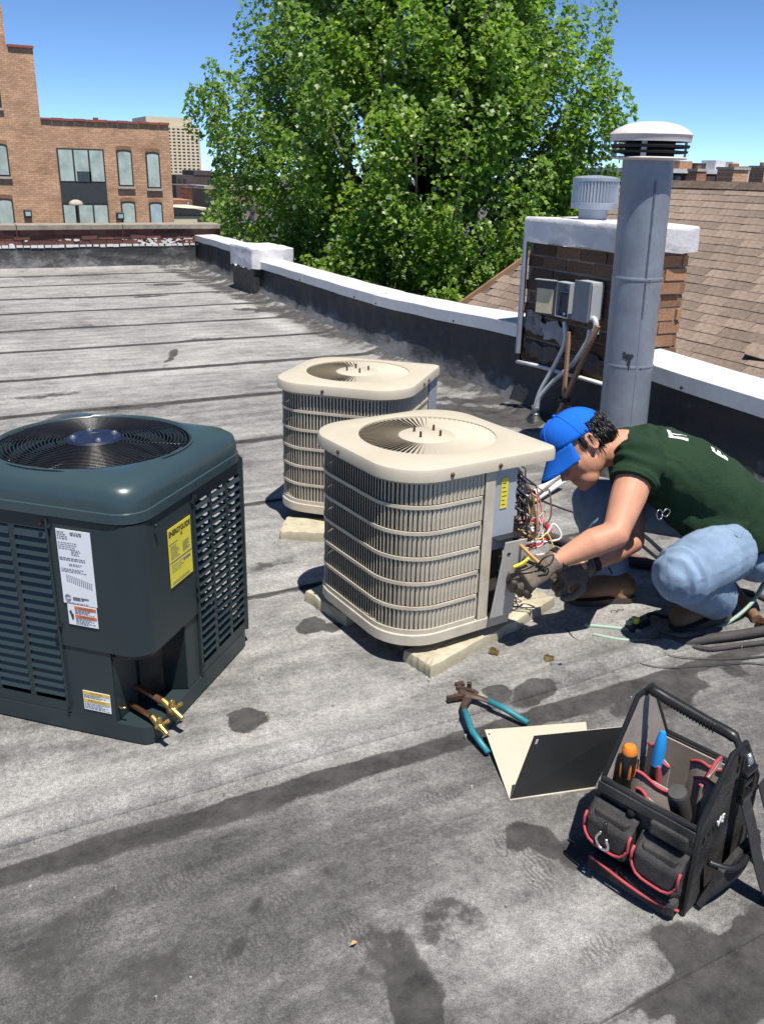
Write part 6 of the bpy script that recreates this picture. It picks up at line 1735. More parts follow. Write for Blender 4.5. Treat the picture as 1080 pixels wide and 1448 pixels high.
glove(Lw, dL, Vector((-0.1, -0.5, 0.85)), 1, (0.55, 0.65, 0.45))
dR = (L3((1.727, 2.072, 0.224)) - Rw)
glove(Rw, dR, Vector((0.05, -0.55, 0.8)), -1, (0.75, 0.9, 0.6), 0.05)
# white print across the shoulders
vs_ = [v.co.copy() for v in shirt.data.vertices]; fs_ = [tuple(p.vertices) for p in shirt.data.polygons]
tree = BVHTree.FromPolygons(vs_, fs_)
M['printwhite'] = plain('white_shirt_print', (0.72, 0.72, 0.70), 0.85, var=0.06)
spd = (L3(SP[6][0]) - L3(SP[2][0])).normalized()
latv = (LAT - spd * LAT.dot(spd)).normalized(); nrm_ = latv.cross(spd).normalized()
if nrm_.z < 0: nrm_ = -nrm_
def print_line(s, size, at_, lead):
    cu = text_mesh(s, size, M['printwhite'], bold=0.0035)
    import bmesh
    bm = bmesh.new(); bm.from_mesh(cu)
    bmesh.ops.triangulate(bm, faces=bm.faces[:]); bmesh.ops.subdivide_edges(bm, edges=bm.edges[:], cuts=2, use_grid_fill=True)
    c0 = at_
    for v in bm.verts:
        p = c0 + latv * (v.co.x + lead) + spd * v.co.y + nrm_ * 0.3
        hit_ = tree.ray_cast(p, -nrm_)
        v.co = (hit_[0] + nrm_ * 0.0025) if hit_[0] is not None else p - nrm_ * 0.4
    bm.to_mesh(cu); bm.free()
    o = link('back_print', cu, shirt); return o
print_line('IT', 0.082, L3((2.208, 2.163, 0.566)), -0.075)
print_line('E', 0.082, L3((2.316, 2.081, 0.505)), -0.085)
# keys hooked to the belt
kr = thing('key_hook', 'small wire key hook hanging at the waist of the squatting man', 'key ring', (2.030, 1.958, 0.436))
b = MB(); b.tube([(0.012 * math.cos(a), 0.004 * math.sin(a), 0.016 * math.sin(a)) for a in np.linspace(0, 2 * PI, 15)], 0.0018, 5); b.build('ring', M['fitting'], kr, smooth=1)
b = MB(); b.tube(spline([(0.01, 0, 0.0), (0.03, 0.0, -0.012), (0.045, 0.0, 0.004), (0.028, 0.0, 0.016), (0.012, 0, 0.004)], 5), 0.0018, 5); b.build('hook', M['fitting'], kr, smooth=1)

# ================================================================== THINGS LYING ON THE ROOF
# folded access panel
M['chargrey'] = plain('charcoal_sheet', (0.040, 0.041, 0.042), 0.5, var=0.08, scale=5)
fpn = thing('folded_access_panel', 'folded sheet metal cover, cream inside and charcoal outside, lying beside the tool bag', 'metal panel', (1.23, 1.42, 0))
FO_ = Vector((1.23, 1.42, 0))
A0 = Vector((1.123, 1.438, 0.004)); A1 = Vector((1.345, 1.384, 0.004))
B0 = Vector((1.154, 1.406, 0.205)); B1 = Vector((1.379, 1.341, 0.205))
C0 = Vector((1.208, 1.683, 0.030)); C1 = Vector((1.485, 1.593, 0.030))
def leaf(name, p, q, r_, s_, mats, th=0.0016):
    b = MB(); nn = (q - p).cross(s_ - p).normalized() * th
    for k, (a, c) in enumerate((((p, q, r_, s_), nn * 0.5), ((p, q, r_, s_), -nn * 0.5))):
        b.mi = k
        V = [v + c - FO_ for v in a]
        b.add(V, [(0, 1, 2, 3)] if k == 0 else [(3, 2, 1, 0)])
    b.mi = 1
    V1 = [v + nn * 0.5 - FO_ for v in (p, q, r_, s_)]; V2 = [v - nn * 0.5 - FO_ for v in (p, q, r_, s_)]
    b.add(V1 + V2, [(0, 4, 5, 1), (1, 5, 6, 2), (2, 6, 7, 3), (3, 7, 4, 0)])
    return b.build(name, mats, fpn)
lf1 = leaf('cream_leaf', A0, A1, C1, C0, [M['tanlid'], M['chargrey']])
lf2 = leaf('charcoal_leaf', A0 + Vector((0, 0, 0.001)), A1 + Vector((0, 0, 0.001)), B1, B0, [M['chargrey'], M['tanlid']])
b = MB(); b.tube([A0 - FO_, A1 - FO_], 0.004, 8); b.build('fold', M['tanlid'], fpn, smooth=1)
d1 = (A1 - A0).normalized(); d2 = (B0 - A0).normalized(); n2 = d1.cross(d2).normalized()
if n2.y > 0: n2 = -n2
b = MB(); b.obox(B0 + d1 * 0.012 - d2 * 0.02 + n2 * 0.0014 - FO_, d1 * 0.003, d2 * 0.007, n2 * 0.0004); b.build('slot', M['dustwhite'], lf2)
d3 = (C0 - A0).normalized(); n3 = d1.cross(d3).normalized()
for t, s_ in ((0.008, 0.02), (0.195, 0.018)):
    b = MB(); b.lathe([(0.005 if s_ < 0.02 else 0.003, 0), (0.003, 0.0004)], n=10); o = b.build('hole', M['black'], lf1); o.location = A0 + d1 * t + d3 * ((C0 - A0).length - s_) + Vector((0, 0, 0.0014)) - FO_

# channel pliers
M['teal'] = plain('teal_grip', (0.02, 0.22, 0.27), 0.5, var=0.2, dirt=(0.02, 0.06, 0.07), dirt_amt=0.5, dirt_scale=20)
M['rust'] = plain('rusty_steel', (0.085, 0.055, 0.045), 0.6, 0.6, var=0.4, scale=30)
pl = thing('channel_pliers', 'opened rusty channel pliers with teal grips behind the cream panel', 'pliers', (1.269, 1.888, 0.000))
PLO = Vector((1.269, 1.888, 0.000))
def g2(p): return Vector(p) - PLO
b = MB(); b.tube([g2((1.293, 1.794, 0.034)), g2((1.320, 1.744, 0.028)), g2((1.347, 1.674, 0.018))], [0.0085, 0.009, 0.008], 10); b.build('grip', M['teal'], pl, smooth=1)
b = MB(); b.tube([g2((1.203, 1.778, 0.036)), g2((1.176, 1.694, 0.026)), g2((1.172, 1.609, 0.016))], [0.0085, 0.009, 0.008], 10); b.build('grip', M['teal'], pl, smooth=1)
b = MB(); b.tube([g2((1.241, 1.866, 0.040)), g2((1.251, 1.836, 0.040)), g2((1.276, 1.813, 0.037)), g2((1.297, 1.786, 0.033))], [(0.007, 0.012), (0.008, 0.016), (0.006, 0.010), (0.006, 0.008)], 8, nrm=(0, 0, 1)); b.bar(g2((1.257, 1.837, 0.040)), g2((1.186, 1.846, 0.040)), 0.013, 0.012); b.build('jaw', M['rust'], pl, smooth=40)
b = MB(); b.tube([g2((1.286, 1.851, 0.034)), g2((1.245, 1.829, 0.034)), g2((1.213, 1.800, 0.036)), g2((1.196, 1.763, 0.035))], [(0.006, 0.012), (0.007, 0.014), (0.006, 0.010), (0.006, 0.008)], 8, nrm=(0, 0, 1)); b.bar(g2((1.276, 1.841, 0.040)), g2((1.242, 1.886, 0.040)), 0.013, 0.012); b.build('jaw', M['rust'], pl, smooth=40)
b = MB(); b.lathe([(0.007, 0.030), (0.007, 0.050), (0.004, 0.052)], n=10); o = b.build('pivot', M['rust'], pl, smooth=40); o.location = g2((1.281, 1.878, 0.000))

# brass nuts and cap
def flare_nut(label, loc, rz):
    t = thing('brass_nut', label, 'nut', loc, rz, 'brass flare nuts')
    b = MB(); b.lathe([(0.008, -0.011), (0.0135, -0.010), (0.0135, 0.004), (0.010, 0.006), (0.0085, 0.018), (0.006, 0.018)], n=6); o = b.build('hex_body', M['brass'], t); o.rotation_euler = (R(90), 0, 0); o.location = (0, 0, 0.0125)
flare_nut('small brass nut lying alone on the roof by the near pad edge', (1.487, 2.055, 0.000), 0.5)
flare_nut('small brass nut lying against the silver core tool', (1.621, 1.944, 0.000), 1.2)
vt = thing('valve_core_tool', 'small silver valve fitting on the roof beside a brass nut', 'fitting', (1.630, 1.901, 0.000))
M['chrome'] = plain('dull_chrome', (0.62, 0.62, 0.62), 0.25, 0.9, var=0.1)
b = MB(); b.tube([(-0.022, 0.010, 0.012), (0.004, 0.0, 0.012), (0.022, -0.008, 0.012)], [0.011, 0.012, 0.0115], 8); b.build('body', M['chrome'], vt, smooth=30)
b = MB(); b.tube([(0.0, -0.006, 0.012), (-0.006, -0.022, 0.010)], [0.009, 0.008], 8); b.build('port', M['black'], vt, smooth=30)
tag(MB().box((-0.012, -0.006, 0.001), (0.014, 0.007, 0.007), 0.003).build('leather_scrap', M['rust'], None), 'small rusty scrap on the roof above the pliers', 'scrap').location = (1.287, 1.937, 0.006)

# hoses, pipes and line set round the mechanic
def hose(label, cat, pts, rad, mat, name='hose', n=9, ends=None):
    o0 = Vector(pts[0]); b = MB(); b.tube([p - o0 for p in spline(pts, 8)], rad, n)
    if ends:
        t = thing(name, label, cat, tuple(o0)); b.build('tube', mat, t, smooth=50); return t
    o = b.build(name, mat, None, smooth=50); o.location = o0
    return tag(o, label, cat)
M['hosegreen'] = plain('pale_green_hose', (0.24, 0.34, 0.27), 0.5, var=0.12)
M['foam'] = plain('black_foam_insulation', (0.035, 0.033, 0.034), 0.8, var=0.3, dirt=(0.14, 0.12, 0.11), dirt_amt=0.3)
M['redhose'] = plain('red_hose', (0.46, 0.025, 0.03), 0.45, var=0.1)
t = hose('pale green gauge hose curving across the roof in front of the man', 'hose', [(1.858, 2.010, 0.012), (1.926, 1.940, 0.010), (2.031, 1.885, 0.010), (2.170, 1.865, 0.012), (2.300, 1.851, 0.030), (2.408, 1.852, 0.080), (2.518, 1.892, 0.130), (2.753, 2.023, 0.150)], 0.0068, M['hosegreen'], ends=True)
hose('short pale green hose end lying in the shadow under the man', 'hose', [(1.873, 2.074, 0.012), (1.920, 2.041, 0.012), (1.985, 1.989, 0.012), (2.020, 1.958, 0.011)], 0.0078, M['hosegreen'])
gm = thing('gauge_manifold', 'dark gauge manifold with yellow and green knobs in the shadow under the man', 'gauge', (2.035, 1.990, 0.000), 0.2)
b = MB(); b.box((-0.05, -0.018, 0.004), (0.05, 0.018, 0.034)); b.build('block', M['black'], gm, bevel=0.005)
b = MB(); b.lathe([(0.014, 0.034), (0.016, 0.045), (0.012, 0.052)], (-0.02, 0, 0), 10); b.build('yellow_knob', M['yellow'], gm, smooth=30)
b = MB(); b.lathe([(0.012, 0.034), (0.013, 0.044), (0.010, 0.05)], (-0.045, 0.005, 0), 10); b.build('green_knob', M['hosegreen'], gm, smooth=30)
b = MB(); b.tube(spline([(0.05, 0, 0.02), (0.09, 0.01, 0.03), (0.12, -0.02, 0.02), (0.16, -0.03, 0.012)], 5), 0.006, 7); b.build('lead', M['black'], gm, smooth=1)
for i, (lab, pts, rad, mat) in enumerate((
    ('dark grey insulated refrigerant line running in from the right edge behind the man', [(2.496, 1.764, 0.020), (2.342, 1.780, 0.020), (2.205, 1.806, 0.020), (2.088, 1.833, 0.018), (2.040, 1.897, 0.018)], 0.017, M['foam']),
    ('second thinner dark line lying under the insulated one', [(2.429, 1.706, 0.010), (2.270, 1.743, 0.010), (2.140, 1.773, 0.010), (2.089, 1.848, 0.010)], 0.009, M['foam']),
    ('thin black cable trailing on the roof below the line set', [(2.358, 1.646, 0.005), (2.183, 1.692, 0.005), (2.021, 1.778, 0.005), (1.900, 1.909, 0.005), (1.793, 1.995, 0.005), (1.805, 2.086, 0.005)], 0.0045, M['black']),
    ('brown insulated pipe stub with a copper end behind the man', [(2.525, 2.050, 0.060), (2.464, 1.920, 0.045), (2.418, 1.820, 0.035)], 0.019, M['boot']),
    ('dark insulated pipe passing behind the legs of the man', [(2.096, 2.954, 0.025), (2.235, 2.734, 0.025), (2.305, 2.500, 0.025), (2.442, 2.324, 0.025), (2.523, 2.145, 0.025)], 0.020, M['foam']),
    ('brown pipe on the roof behind the squatting man', [(2.418, 2.459, 0.018), (2.467, 2.272, 0.018), (2.522, 2.107, 0.018)], 0.018, M['boot']),
    ('thin dark cable crossing the roof behind the wires', [(2.485, 3.256, 0.006), (2.526, 3.007, 0.006), (2.601, 2.754, 0.006), (2.525, 2.409, 0.006)], 0.0065, M['black']),
    ('copper tube lying along the dark lines at the right edge', [(2.577, 1.830, 0.012), (2.400, 1.830, 0.012), (2.267, 1.848, 0.012), (2.196, 1.875, 0.012)], 0.008, M['copper']),
    ('black hose bending out from behind the back boot to the right edge', [(2.403, 2.027, 0.014), (2.554, 2.051, 0.016), (2.609, 1.984, 0.014), (2.610, 1.858, 0.014)], 0.011, M['foam']),
    ('thin black cable looping below the lines at the right edge', [(2.281, 1.582, 0.006), (2.202, 1.652, 0.006), (2.063, 1.698, 0.006), (1.912, 1.759, 0.006), (1.845, 1.848, 0.006)], 0.004, M['black']),
    ('black cable loop on the roof between the legs of the man', [(2.502, 2.826, 0.006), (2.648, 2.669, 0.006), (2.578, 2.385, 0.006), (2.659, 2.272, 0.006)], 0.008, M['black']))):
    hose(lab, 'pipe' if 'pipe' in lab or 'line' in lab else 'cable', pts, rad, mat, 'pipe' if 'pipe' in lab or 'line' in lab else 'cable')
b = MB(); b.lathe([(0.012, 0), (0.015, 0.001), (0.015, 0.03), (0.011, 0.03)], n=14); o = tag(b.build('copper_end', M['copper'], None, smooth=40), 'open copper pipe end at the right edge', 'pipe fitting'); o.location = (2.412, 1.808, 0.034); o.rotation_euler = (R(75), 0, R(20))
hose('red hose coil on the roof behind the hanging wires', 'hose', [(2.075, 2.773, 0.012), (2.131, 2.715, 0.012), (2.248, 2.774, 0.014), (2.316, 2.881, 0.016), (2.286, 2.954, 0.018), (2.224, 2.948, 0.020)], 0.011, M['redhose'])
for i, (p, q, lab) in enumerate((((2.396, 3.103, 0.070), (2.688, 3.271, 0.090), 'upper white plastic pipe behind the brim of the blue cap'), ((2.443, 3.139, 0.030), (2.696, 3.254, 0.050), 'lower white plastic pipe behind the brim of the blue cap'))):
    hose(lab, 'pipe', [p, Vector(p).lerp(Vector(q), 0.5), q], 0.015, M['white'], 'white_pipe')
for i in range(5):
    x = 700 + 22 * i
# strippers in the gloved hand
ws = thing('wire_pliers', 'small pliers with yellow grips held between the gloves', 'pliers', (1.584, 2.021, 0.325))
WSO = Vector((1.584, 2.021, 0.325))
def g3(p): return Vector(p) - WSO
b = MB(); b.tube(spline([g3((1.599, 2.002, 0.325)), g3((1.583, 2.031, 0.345)), g3((1.570, 2.071, 0.367))], 5), 0.0062, 8); b.build('grip', plain('ochre_grip', (0.40, 0.22, 0.07), 0.5), ws, smooth=1)
b = MB(); b.tube(spline([g3((1.569, 2.019, 0.343)), g3((1.550, 2.027, 0.324)), g3((1.530, 2.042, 0.309))], 5), 0.0058, 8); b.build('grip', M['yellow'], ws, smooth=1)
b = MB(); b.bar(g3((1.597, 2.002, 0.323)), g3((1.614, 1.986, 0.307)), 0.016, 0.007); b.build('jaw', M['rust'], ws, bevel=0.002)
for k, (pts, r_) in enumerate((([(1.580, 1.996, 0.317), (1.593, 1.980, 0.352), (1.622, 1.970, 0.363), (1.611, 1.965, 0.338), (1.587, 1.980, 0.317)], 0.0028), ([(1.531, 2.037, 0.297), (1.549, 2.009, 0.310), (1.575, 1.992, 0.331)], 0.0026))):
    o0 = WSO; b = MB(); b.tube([p - o0 for p in spline(pts, 6)], r_, 6); b.build('wire', M['black'], ws, smooth=1)

# ================================================================== TOOL BAG
bag = thing('tool_bag', 'open black tool bag with red piped pockets and carry handle at lower right', 'tool bag', (1.335, 1.118, 0), R(-73), None)
M['bagblack'] = plain('black_nylon', (0.020, 0.019, 0.020), 0.72, spec=0.3, var=0.35, scale=9, dirt=(0.11, 0.104, 0.098), dirt_amt=0.6, dirt_scale=9, bump_s=0.6, bump_scale=260, bump_d=0.006, fold=(14, (1, 1.6, 1.3), (0.3, 0.8, 0.2), 2.0))
M['bagrubber'] = plain('shiny_black_binding', (0.012, 0.012, 0.012), 0.38, var=0.2)
M['bagcanvas'] = plain('grey_canvas_lining', (0.36, 0.32, 0.29), 0.9, var=0.14, scale=8, dirt=(0.10, 0.08, 0.07), dirt_amt=0.45, dirt_scale=9, bump_s=0.3, bump_scale=300)
M['piping'] = plain('red_piping', (0.42, 0.055, 0.07), 0.75, var=0.25, dirt=(0.10, 0.03, 0.03), dirt_amt=0.5, dirt_scale=30)
lx, ly, HB = 0.113, 0.134, 0.235
b = MB()
b.box((-lx, -ly, 0.002), (lx, ly, 0.012)); b.build('base', M['bagrubber'], bag, bevel=0.004)
def panel(name, P, mat, th=0.008, parent=bag, bulge=0.0, n=8):
    """slightly bulged quilted panel from four corners p00,p10,p11,p01"""
    p00, p10, p11, p01 = map(Vector, P)
    nn = (p10 - p00).cross(p01 - p00).normalized()
    b = MB()
    def fn(u, v): return p00.lerp(p10, u).lerp(p01.lerp(p11, u), v) + nn * (bulge * math.sin(PI * u) * math.sin(PI * v) + 0.003 * (float(vnoise(u * 5 + v, v * 5, 1, 3)) - 0.5))
    rs_o = [[fn(i / n, j / n) for i in range(n + 1)] for j in range(n + 1)]
    off = -nn * th
    vs = [p for r_ in rs_o for p in r_] + [p + off for r_ in rs_o for p in r_]
    N_ = (n + 1) ** 2; fs = []
    for j in range(n):
        for i in range(n):
            a = j * (n + 1) + i; fs.append((a, a + 1, a + n + 2, a + n + 1)); fs.append((N_ + a + n + 1, N_ + a + n + 2, N_ + a + 1, N_ + a))
    loop = [i for i in range(n + 1)] + [(j) * (n + 1) + n for j in range(1, n + 1)] + [n * (n + 1) + i for i in range(n - 1, -1, -1)] + [j * (n + 1) for j in range(n - 1, 0, -1)]
    for a, c in zip(loop, loop[1:] + loop[:1]): fs.append((a, N_ + a, N_ + c, c))
    b.add(vs, fs); return b.build(name, mat, parent, smooth=40)
panel('front_panel', [(-lx, -ly, 0.012), (lx, -ly, 0.012), (lx, -ly - 0.006, HB), (-lx, -ly - 0.006, HB)], M['bagblack'], bulge=0.006)
panel('back_panel', [(lx, ly, 0.012), (-lx, ly, 0.012), (-lx, ly, HB - 0.01), (lx, ly, HB - 0.01)], M['bagblack'], bulge=0.006)
b = MB(); b.box((-lx + 0.01, ly - 0.014, 0.03), (lx - 0.01, ly - 0.010, HB - 0.015)); b.build('back_lining', M['bagcanvas'], bag)
def end_panel(x, sgn, zt_, name, mat_in):
    """five sided end: square below, peak above"""
    P = [(-ly, 0.012), (ly, 0.012), (ly, HB - 0.01), (0.03, zt_), (-0.03, zt_), (-ly, HB)]
    b = MB(); n = len(P)
    V = [(x, y, z) for y, z in P] + [(x - sgn * 0.007, y, z) for y, z in P]
    b.mi = 0; b.add(V[:n], [tuple(range(n)) if sgn > 0 else tuple(range(n - 1, -1, -1))])
    b.mi = 1; b.add(V[n:], [tuple(range(n - 1, -1, -1)) if sgn > 0 else tuple(range(n))])
    b.mi = 0; b.add(V, [(i, (i + 1) % n, n + (i + 1) % n, n + i) for i in range(n)])
    o = b.build(name, [M['bagblack'], mat_in], bag)
    rim = [Vector((x - sgn * 0.0035, y, z)) for y, z in (P[0], P[5], P[4], P[3], P[2], P[1])]
    e = MB(); e.tube(rim, 0.0062, 8); e.build('binding', M['bagrubber'], o, smooth=40)
    return o
e1 = end_panel(-lx - 0.001, -1, 0.395, 'left_end_panel', M['bagcanvas'])
e2 = end_panel(lx + 0.001, 1, 0.360, 'right_end_panel', M['bagblack'])
b = MB(); b.tube([(-lx + 0.004, -ly - 0.006, HB), (0, -ly - 0.010, HB - 0.004), (lx - 0.004, -ly - 0.006, HB)], 0.007, 8); e_ = MB(); e_.tube([(-lx + 0.004, ly, HB - 0.01), (lx - 0.004, ly, HB - 0.012)], 0.007, 8); e_.build('rim_binding', M['bagrubber'], bag, smooth=40); tag(b.build('rim_binding', M['bagrubber'], bag, smooth=40))
hd = MB(); hd.tube(spline([(-lx - 0.002, 0.0, 0.385), (-lx + 0.018, 0.0, 0.402), (-0.05, 0.004, 0.394), (0.03, 0.008, 0.382), (lx - 0.02, 0.008, 0.374), (lx + 0.004, 0.0, 0.345)], 6), [0.008 if (k < 6 or k > 24) else 0.0125 for k in range(31)], 12); hd = hd.build('handle', M['bagrubber'], bag, smooth=50)
for k in range(17):
    b = MB(); x = -0.068 + 0.0075 * k; b.tube([(x, 0.005 + 0.0130 * math.cos(a), 0.389 - 0.13 * (x + 0.02) + 0.0130 * math.sin(a)) for a in np.linspace(-0.9, PI + 0.9, 12)], 0.0014, 5); b.build('grip_ridge', M['bagrubber'], hd, smooth=1)
# pockets on the front
def pocket(cx, zc, w, hgt, tilt):
    pk = MB(); W2 = w / 2
    out = []
    sec = [(-W2, 0.0), (-W2 + 0.012, 0.036), (W2 - 0.012, 0.036), (W2, 0.0)]
    rs = []
    for z, f in ((zc - hgt * 0.62, 0.45), (zc - hgt * 0.5, 0.9), (zc, 1.0), (zc + hgt * 0.40, 0.85)):
        rs.append([(cx + x, -ly - 0.008 - d * f, z) for x, d in sec])
    pk.rings(rs); o = pk.build('pocket', M['bagblack'], bag, bevel=0.004)
    fl = MB(); n = 10
    def flap(u, v):
        x = cx + (u - 0.5) * (w + 0.008); d = 0.036 * min(1, v * 2.6) * (0.93 + 0.1 * math.sin(PI * u))
        cut = 0.018 * max(0, abs(u - 0.5) * 2 - 0.6) * 2.0 if v > 0.8 else 0
        return (x, -ly - 0.012 - d, zc + hgt * 0.52 - hgt * 0.86 * v + cut * v + tilt * (u - 0.5))
    fl.grid(flap, n, n); f_ = fl.build('flap', M['bagblack'], o, smooth=1); s_ = f_.modifiers.new('t', 'SOLIDIFY'); s_.thickness = 0.004; s_.offset = 1
    path = [flap(0, v) for v in np.linspace(0.3, 0.82, 5)] + [flap(0.05, 0.94)] + [flap(u, 1.0) for u in np.linspace(0.14, 0.86, 6)] + [flap(0.95, 0.94)] + [flap(1, v) for v in np.linspace(0.82, 0.3, 5)]
    b = MB(); b.tube([Vector(p) + Vector((0, -0.004, 0)) for p in path], 0.0031, 7); b.build('red_piping', M['piping'], o, smooth=1)
    return o
p1 = pocket(-0.062, 0.135, 0.100, 0.105, -0.004)
p2 = pocket(0.055, 0.118, 0.098, 0.100, -0.004)
b = MB(); b.box((-0.012, -ly - 0.030, 0.19), (0.008, -ly - 0.010, 0.20)); b.lathe([(0.009, 0), (0.009, 0.003), (0.005, 0.005)], (0, 0, 0), 12); 
sn = MB(); sn.lathe([(0.009, 0), (0.009, 0.003), (0.005, 0.006)], n=14); o = sn.build('snap', M['bagrubber'], bag, smooth=40); o.location = (-0.028, -ly - 0.015, 0.196); o.rotation_euler = (R(90), 0, 0)
b = MB(); b.box((0.018, -ly - 0.026, 0.178), (0.103, -ly - 0.010, 0.212)); tl = b.build('tape_pocket', M['bagblack'], bag, bevel=0.006)
b = MB(); b.box((-lx, -ly - 0.018, 0.207), (lx, -ly - 0.0135, 0.232)); b.build('top_band', M['bagblack'], bag, bevel=0.003)
b = MB(); b.tube(spline([(-lx + 0.02, -ly - 0.048, 0.060), (-0.01, -ly - 0.052, 0.050), (0.06, -ly - 0.050, 0.045), (lx, -ly - 0.03, 0.04)], 5), 0.0035, 6); b.build('red_piping', M['piping'], bag, smooth=1)
b = MB(); b.box((-lx + 0.01, -ly - 0.044, 0.014), (lx - 0.006, -ly - 0.010, 0.058)); b.build('lower_pocket', M['bagblack'], bag, bevel=0.012)
cb = thing('carabiner', 'silver carabiner clipped on the left red piped pocket of the tool bag', 'clip', tuple(bag.location))
mtb = Matrix.Translation(bag.location) @ Matrix.Rotation(R(-73), 4, 'Z')
def bp(x, y, z): return mtb @ Vector((x, y, z)) - Vector(bag.location)
b = MB(); b.tube(spline([bp(-0.066, -ly - 0.062, 0.150), bp(-0.075, -ly - 0.064, 0.128), bp(-0.060, -ly - 0.066, 0.112), bp(-0.044, -ly - 0.064, 0.118), bp(-0.052, -ly - 0.064, 0.140)], 5), 0.0032, 7); b.build('hook', M['chrome'], cb, smooth=1)
b = MB(); b.tube([bp(-0.060, -ly - 0.058, 0.175), bp(-0.060, -ly - 0.062, 0.150)], 0.0045, 7); b.build('loop', M['bagrubber'], cb, smooth=1)
# right end: pouch, buckle, strap, white mark
b = MB(); b.tube(spline([(lx + 0.012, -0.09, 0.13), (lx + 0.05, -0.06, 0.12), (lx + 0.055, 0.0, 0.115), (lx + 0.05, 0.06, 0.12), (lx + 0.012, 0.10, 0.13)], 6), 0.008, 8); b.build('pouch_rim', M['bagrubber'], bag, smooth=1)
panel('side_pouch', [(lx + 0.02, -0.10, 0.02), (lx + 0.02, 0.10, 0.02), (lx + 0.045, 0.09, 0.125), (lx + 0.045, -0.09, 0.125)], M['bagblack'], bulge=0.02, th=0.012)
M['webbing'] = plain('black_webbing', (0.022, 0.022, 0.023), 0.7, var=0.3, scale=60, bump_s=0.5, bump_scale=220, bump_d=0.002)
M['buckle'] = plain('shiny_black_buckle', (0.010, 0.010, 0.011), 0.18, var=0.1)
bk = MB(); bk.box((lx + 0.010, -0.002, 0.232), (lx + 0.026, 0.046, 0.250)); bk.box((lx + 0.010, -0.004, 0.252), (lx + 0.024, 0.002, 0.30)); bk.box((lx + 0.010, 0.042, 0.252), (lx + 0.024, 0.048, 0.30)); bk.box((lx + 0.010, -0.004, 0.301), (lx + 0.026, 0.048, 0.312)); bk.box((lx + 0.010, -0.001, 0.27), (lx + 0.022, 0.045, 0.28))
bk.build('buckle', M['buckle'], bag, bevel=0.003)
b = MB(); b.tube([(lx + 0.012, 0.02, 0.312), (lx + 0.016, 0.02, 0.330), (lx + 0.010, 0.02, 0.345)], [0.006, 0.008, 0.006], 8); b.build('swivel_hook', M['chrome'], bag, smooth=1)
def ribbon(pts, w, name, parent, mat):
    P = spline(pts, 6); b = MB(); rs = []
    for i, p in enumerate(P):
        t = (P[min(len(P) - 1, i + 1)] - P[max(0, i - 1)]).normalized(); sd = t.cross(Vector((1, 0, 0.25))).normalized() * w / 2; nn = t.cross(sd).normalized() * 0.0012
        rs.append([p + sd + nn, p - sd + nn, p - sd - nn, p + sd - nn])
    b.rings(rs); return b.build(name, mat, parent, smooth=30)
ribbon([(lx + 0.018, 0.022, 0.24), (lx + 0.045, 0.020, 0.18), (lx + 0.075, 0.02, 0.10), (lx + 0.11, 0.03, 0.03), (lx + 0.17, 0.05, 0.006), (lx + 0.26, 0.10, 0.006)], 0.040, 'shoulder_strap', bag, M['webbing'])
ribbon([(lx + 0.012, 0.125, 0.22), (lx + 0.05, 0.13, 0.12), (lx + 0.10, 0.09, 0.02), (lx + 0.19, 0.0, 0.008), (lx + 0.30, -0.02, 0.006)], 0.030, 'shoulder_strap', bag, M['webbing'])
b = MB()
for a, c in (((-0.045, 0.205), (-0.038, 0.19)), ((-0.038, 0.19), (-0.030, 0.21)), ((-0.024, 0.192), (-0.022, 0.208)), ((-0.022, 0.208), (-0.014, 0.206)), ((-0.023, 0.200), (-0.016, 0.199)), ((-0.024, 0.192), (-0.016, 0.190))):
    b.bar((lx + 0.0095, a[0] - 0.03, a[1] + 0.02), (lx + 0.0095, c[0] - 0.03, c[1] + 0.02), 0.0022, 0.003)
b.build('white_mark', M['printwhite'], bag)
for (y, z) in ((0.0, 0.335), (0.11, 0.21), (-0.11, 0.215)):
    sn = MB(); sn.lathe([(0.006, 0), (0.006, 0.002), (0.003, 0.004)], n=10); o = sn.build('rivet', M['buckle'], bag, smooth=40); o.location = (lx + 0.009, y, z); o.rotation_euler = (0, R(90), 0)
# inside: dividers with red binding
def divider(P, seed):
    o = panel('divider', P, M['bagcanvas'], 0.004, bag, 0.01)
    p00, p10, p11, p01 = map(Vector, P)
    e = MB(); e.tube(spline([p01, p01.lerp(p11, 0.3) + Vector((0, 0, 0.006)), p01.lerp(p11, 0.7) - Vector((0, 0, 0.006)), p11], 5), 0.0042, 6); e.build('red_binding', M['piping'], o, smooth=1)
divider([(-0.09, -0.06, 0.03), (0.02, -0.06, 0.03), (0.01, -0.05, 0.215), (-0.09, -0.07, 0.235)], 1)
divider([(-0.085, -0.01, 0.03), (-0.02, -0.02, 0.03), (-0.02, -0.02, 0.25), (-0.085, 0.0, 0.27)], 2)
divider([(0.02, 0.02, 0.03), (0.10, 0.02, 0.03), (0.10, 0.03, 0.235), (0.02, 0.02, 0.225)], 3)
divider([(0.04, 0.10, 0.03), (0.04, 0.01, 0.03), (0.04, 0.01, 0.22), (0.04, 0.10, 0.25)], 4)
divider([(-0.02, 0.08, 0.03), (0.05, 0.075, 0.03), (0.06, 0.08, 0.235), (-0.02, 0.085, 0.215)], 5)
divider([(-0.10, 0.03, 0.03), (-0.05, 0.03, 0.03), (-0.05, 0.04, 0.20), (-0.10, 0.04, 0.215)], 6)
divider([(-0.06, -0.08, 0.03), (-0.01, -0.09, 0.03), (-0.005, -0.085, 0.19), (-0.06, -0.08, 0.205)], 7)
divider([(0.07, 0.06, 0.03), (0.105, 0.06, 0.03), (0.105, 0.07, 0.21), (0.07, 0.06, 0.215)], 8)
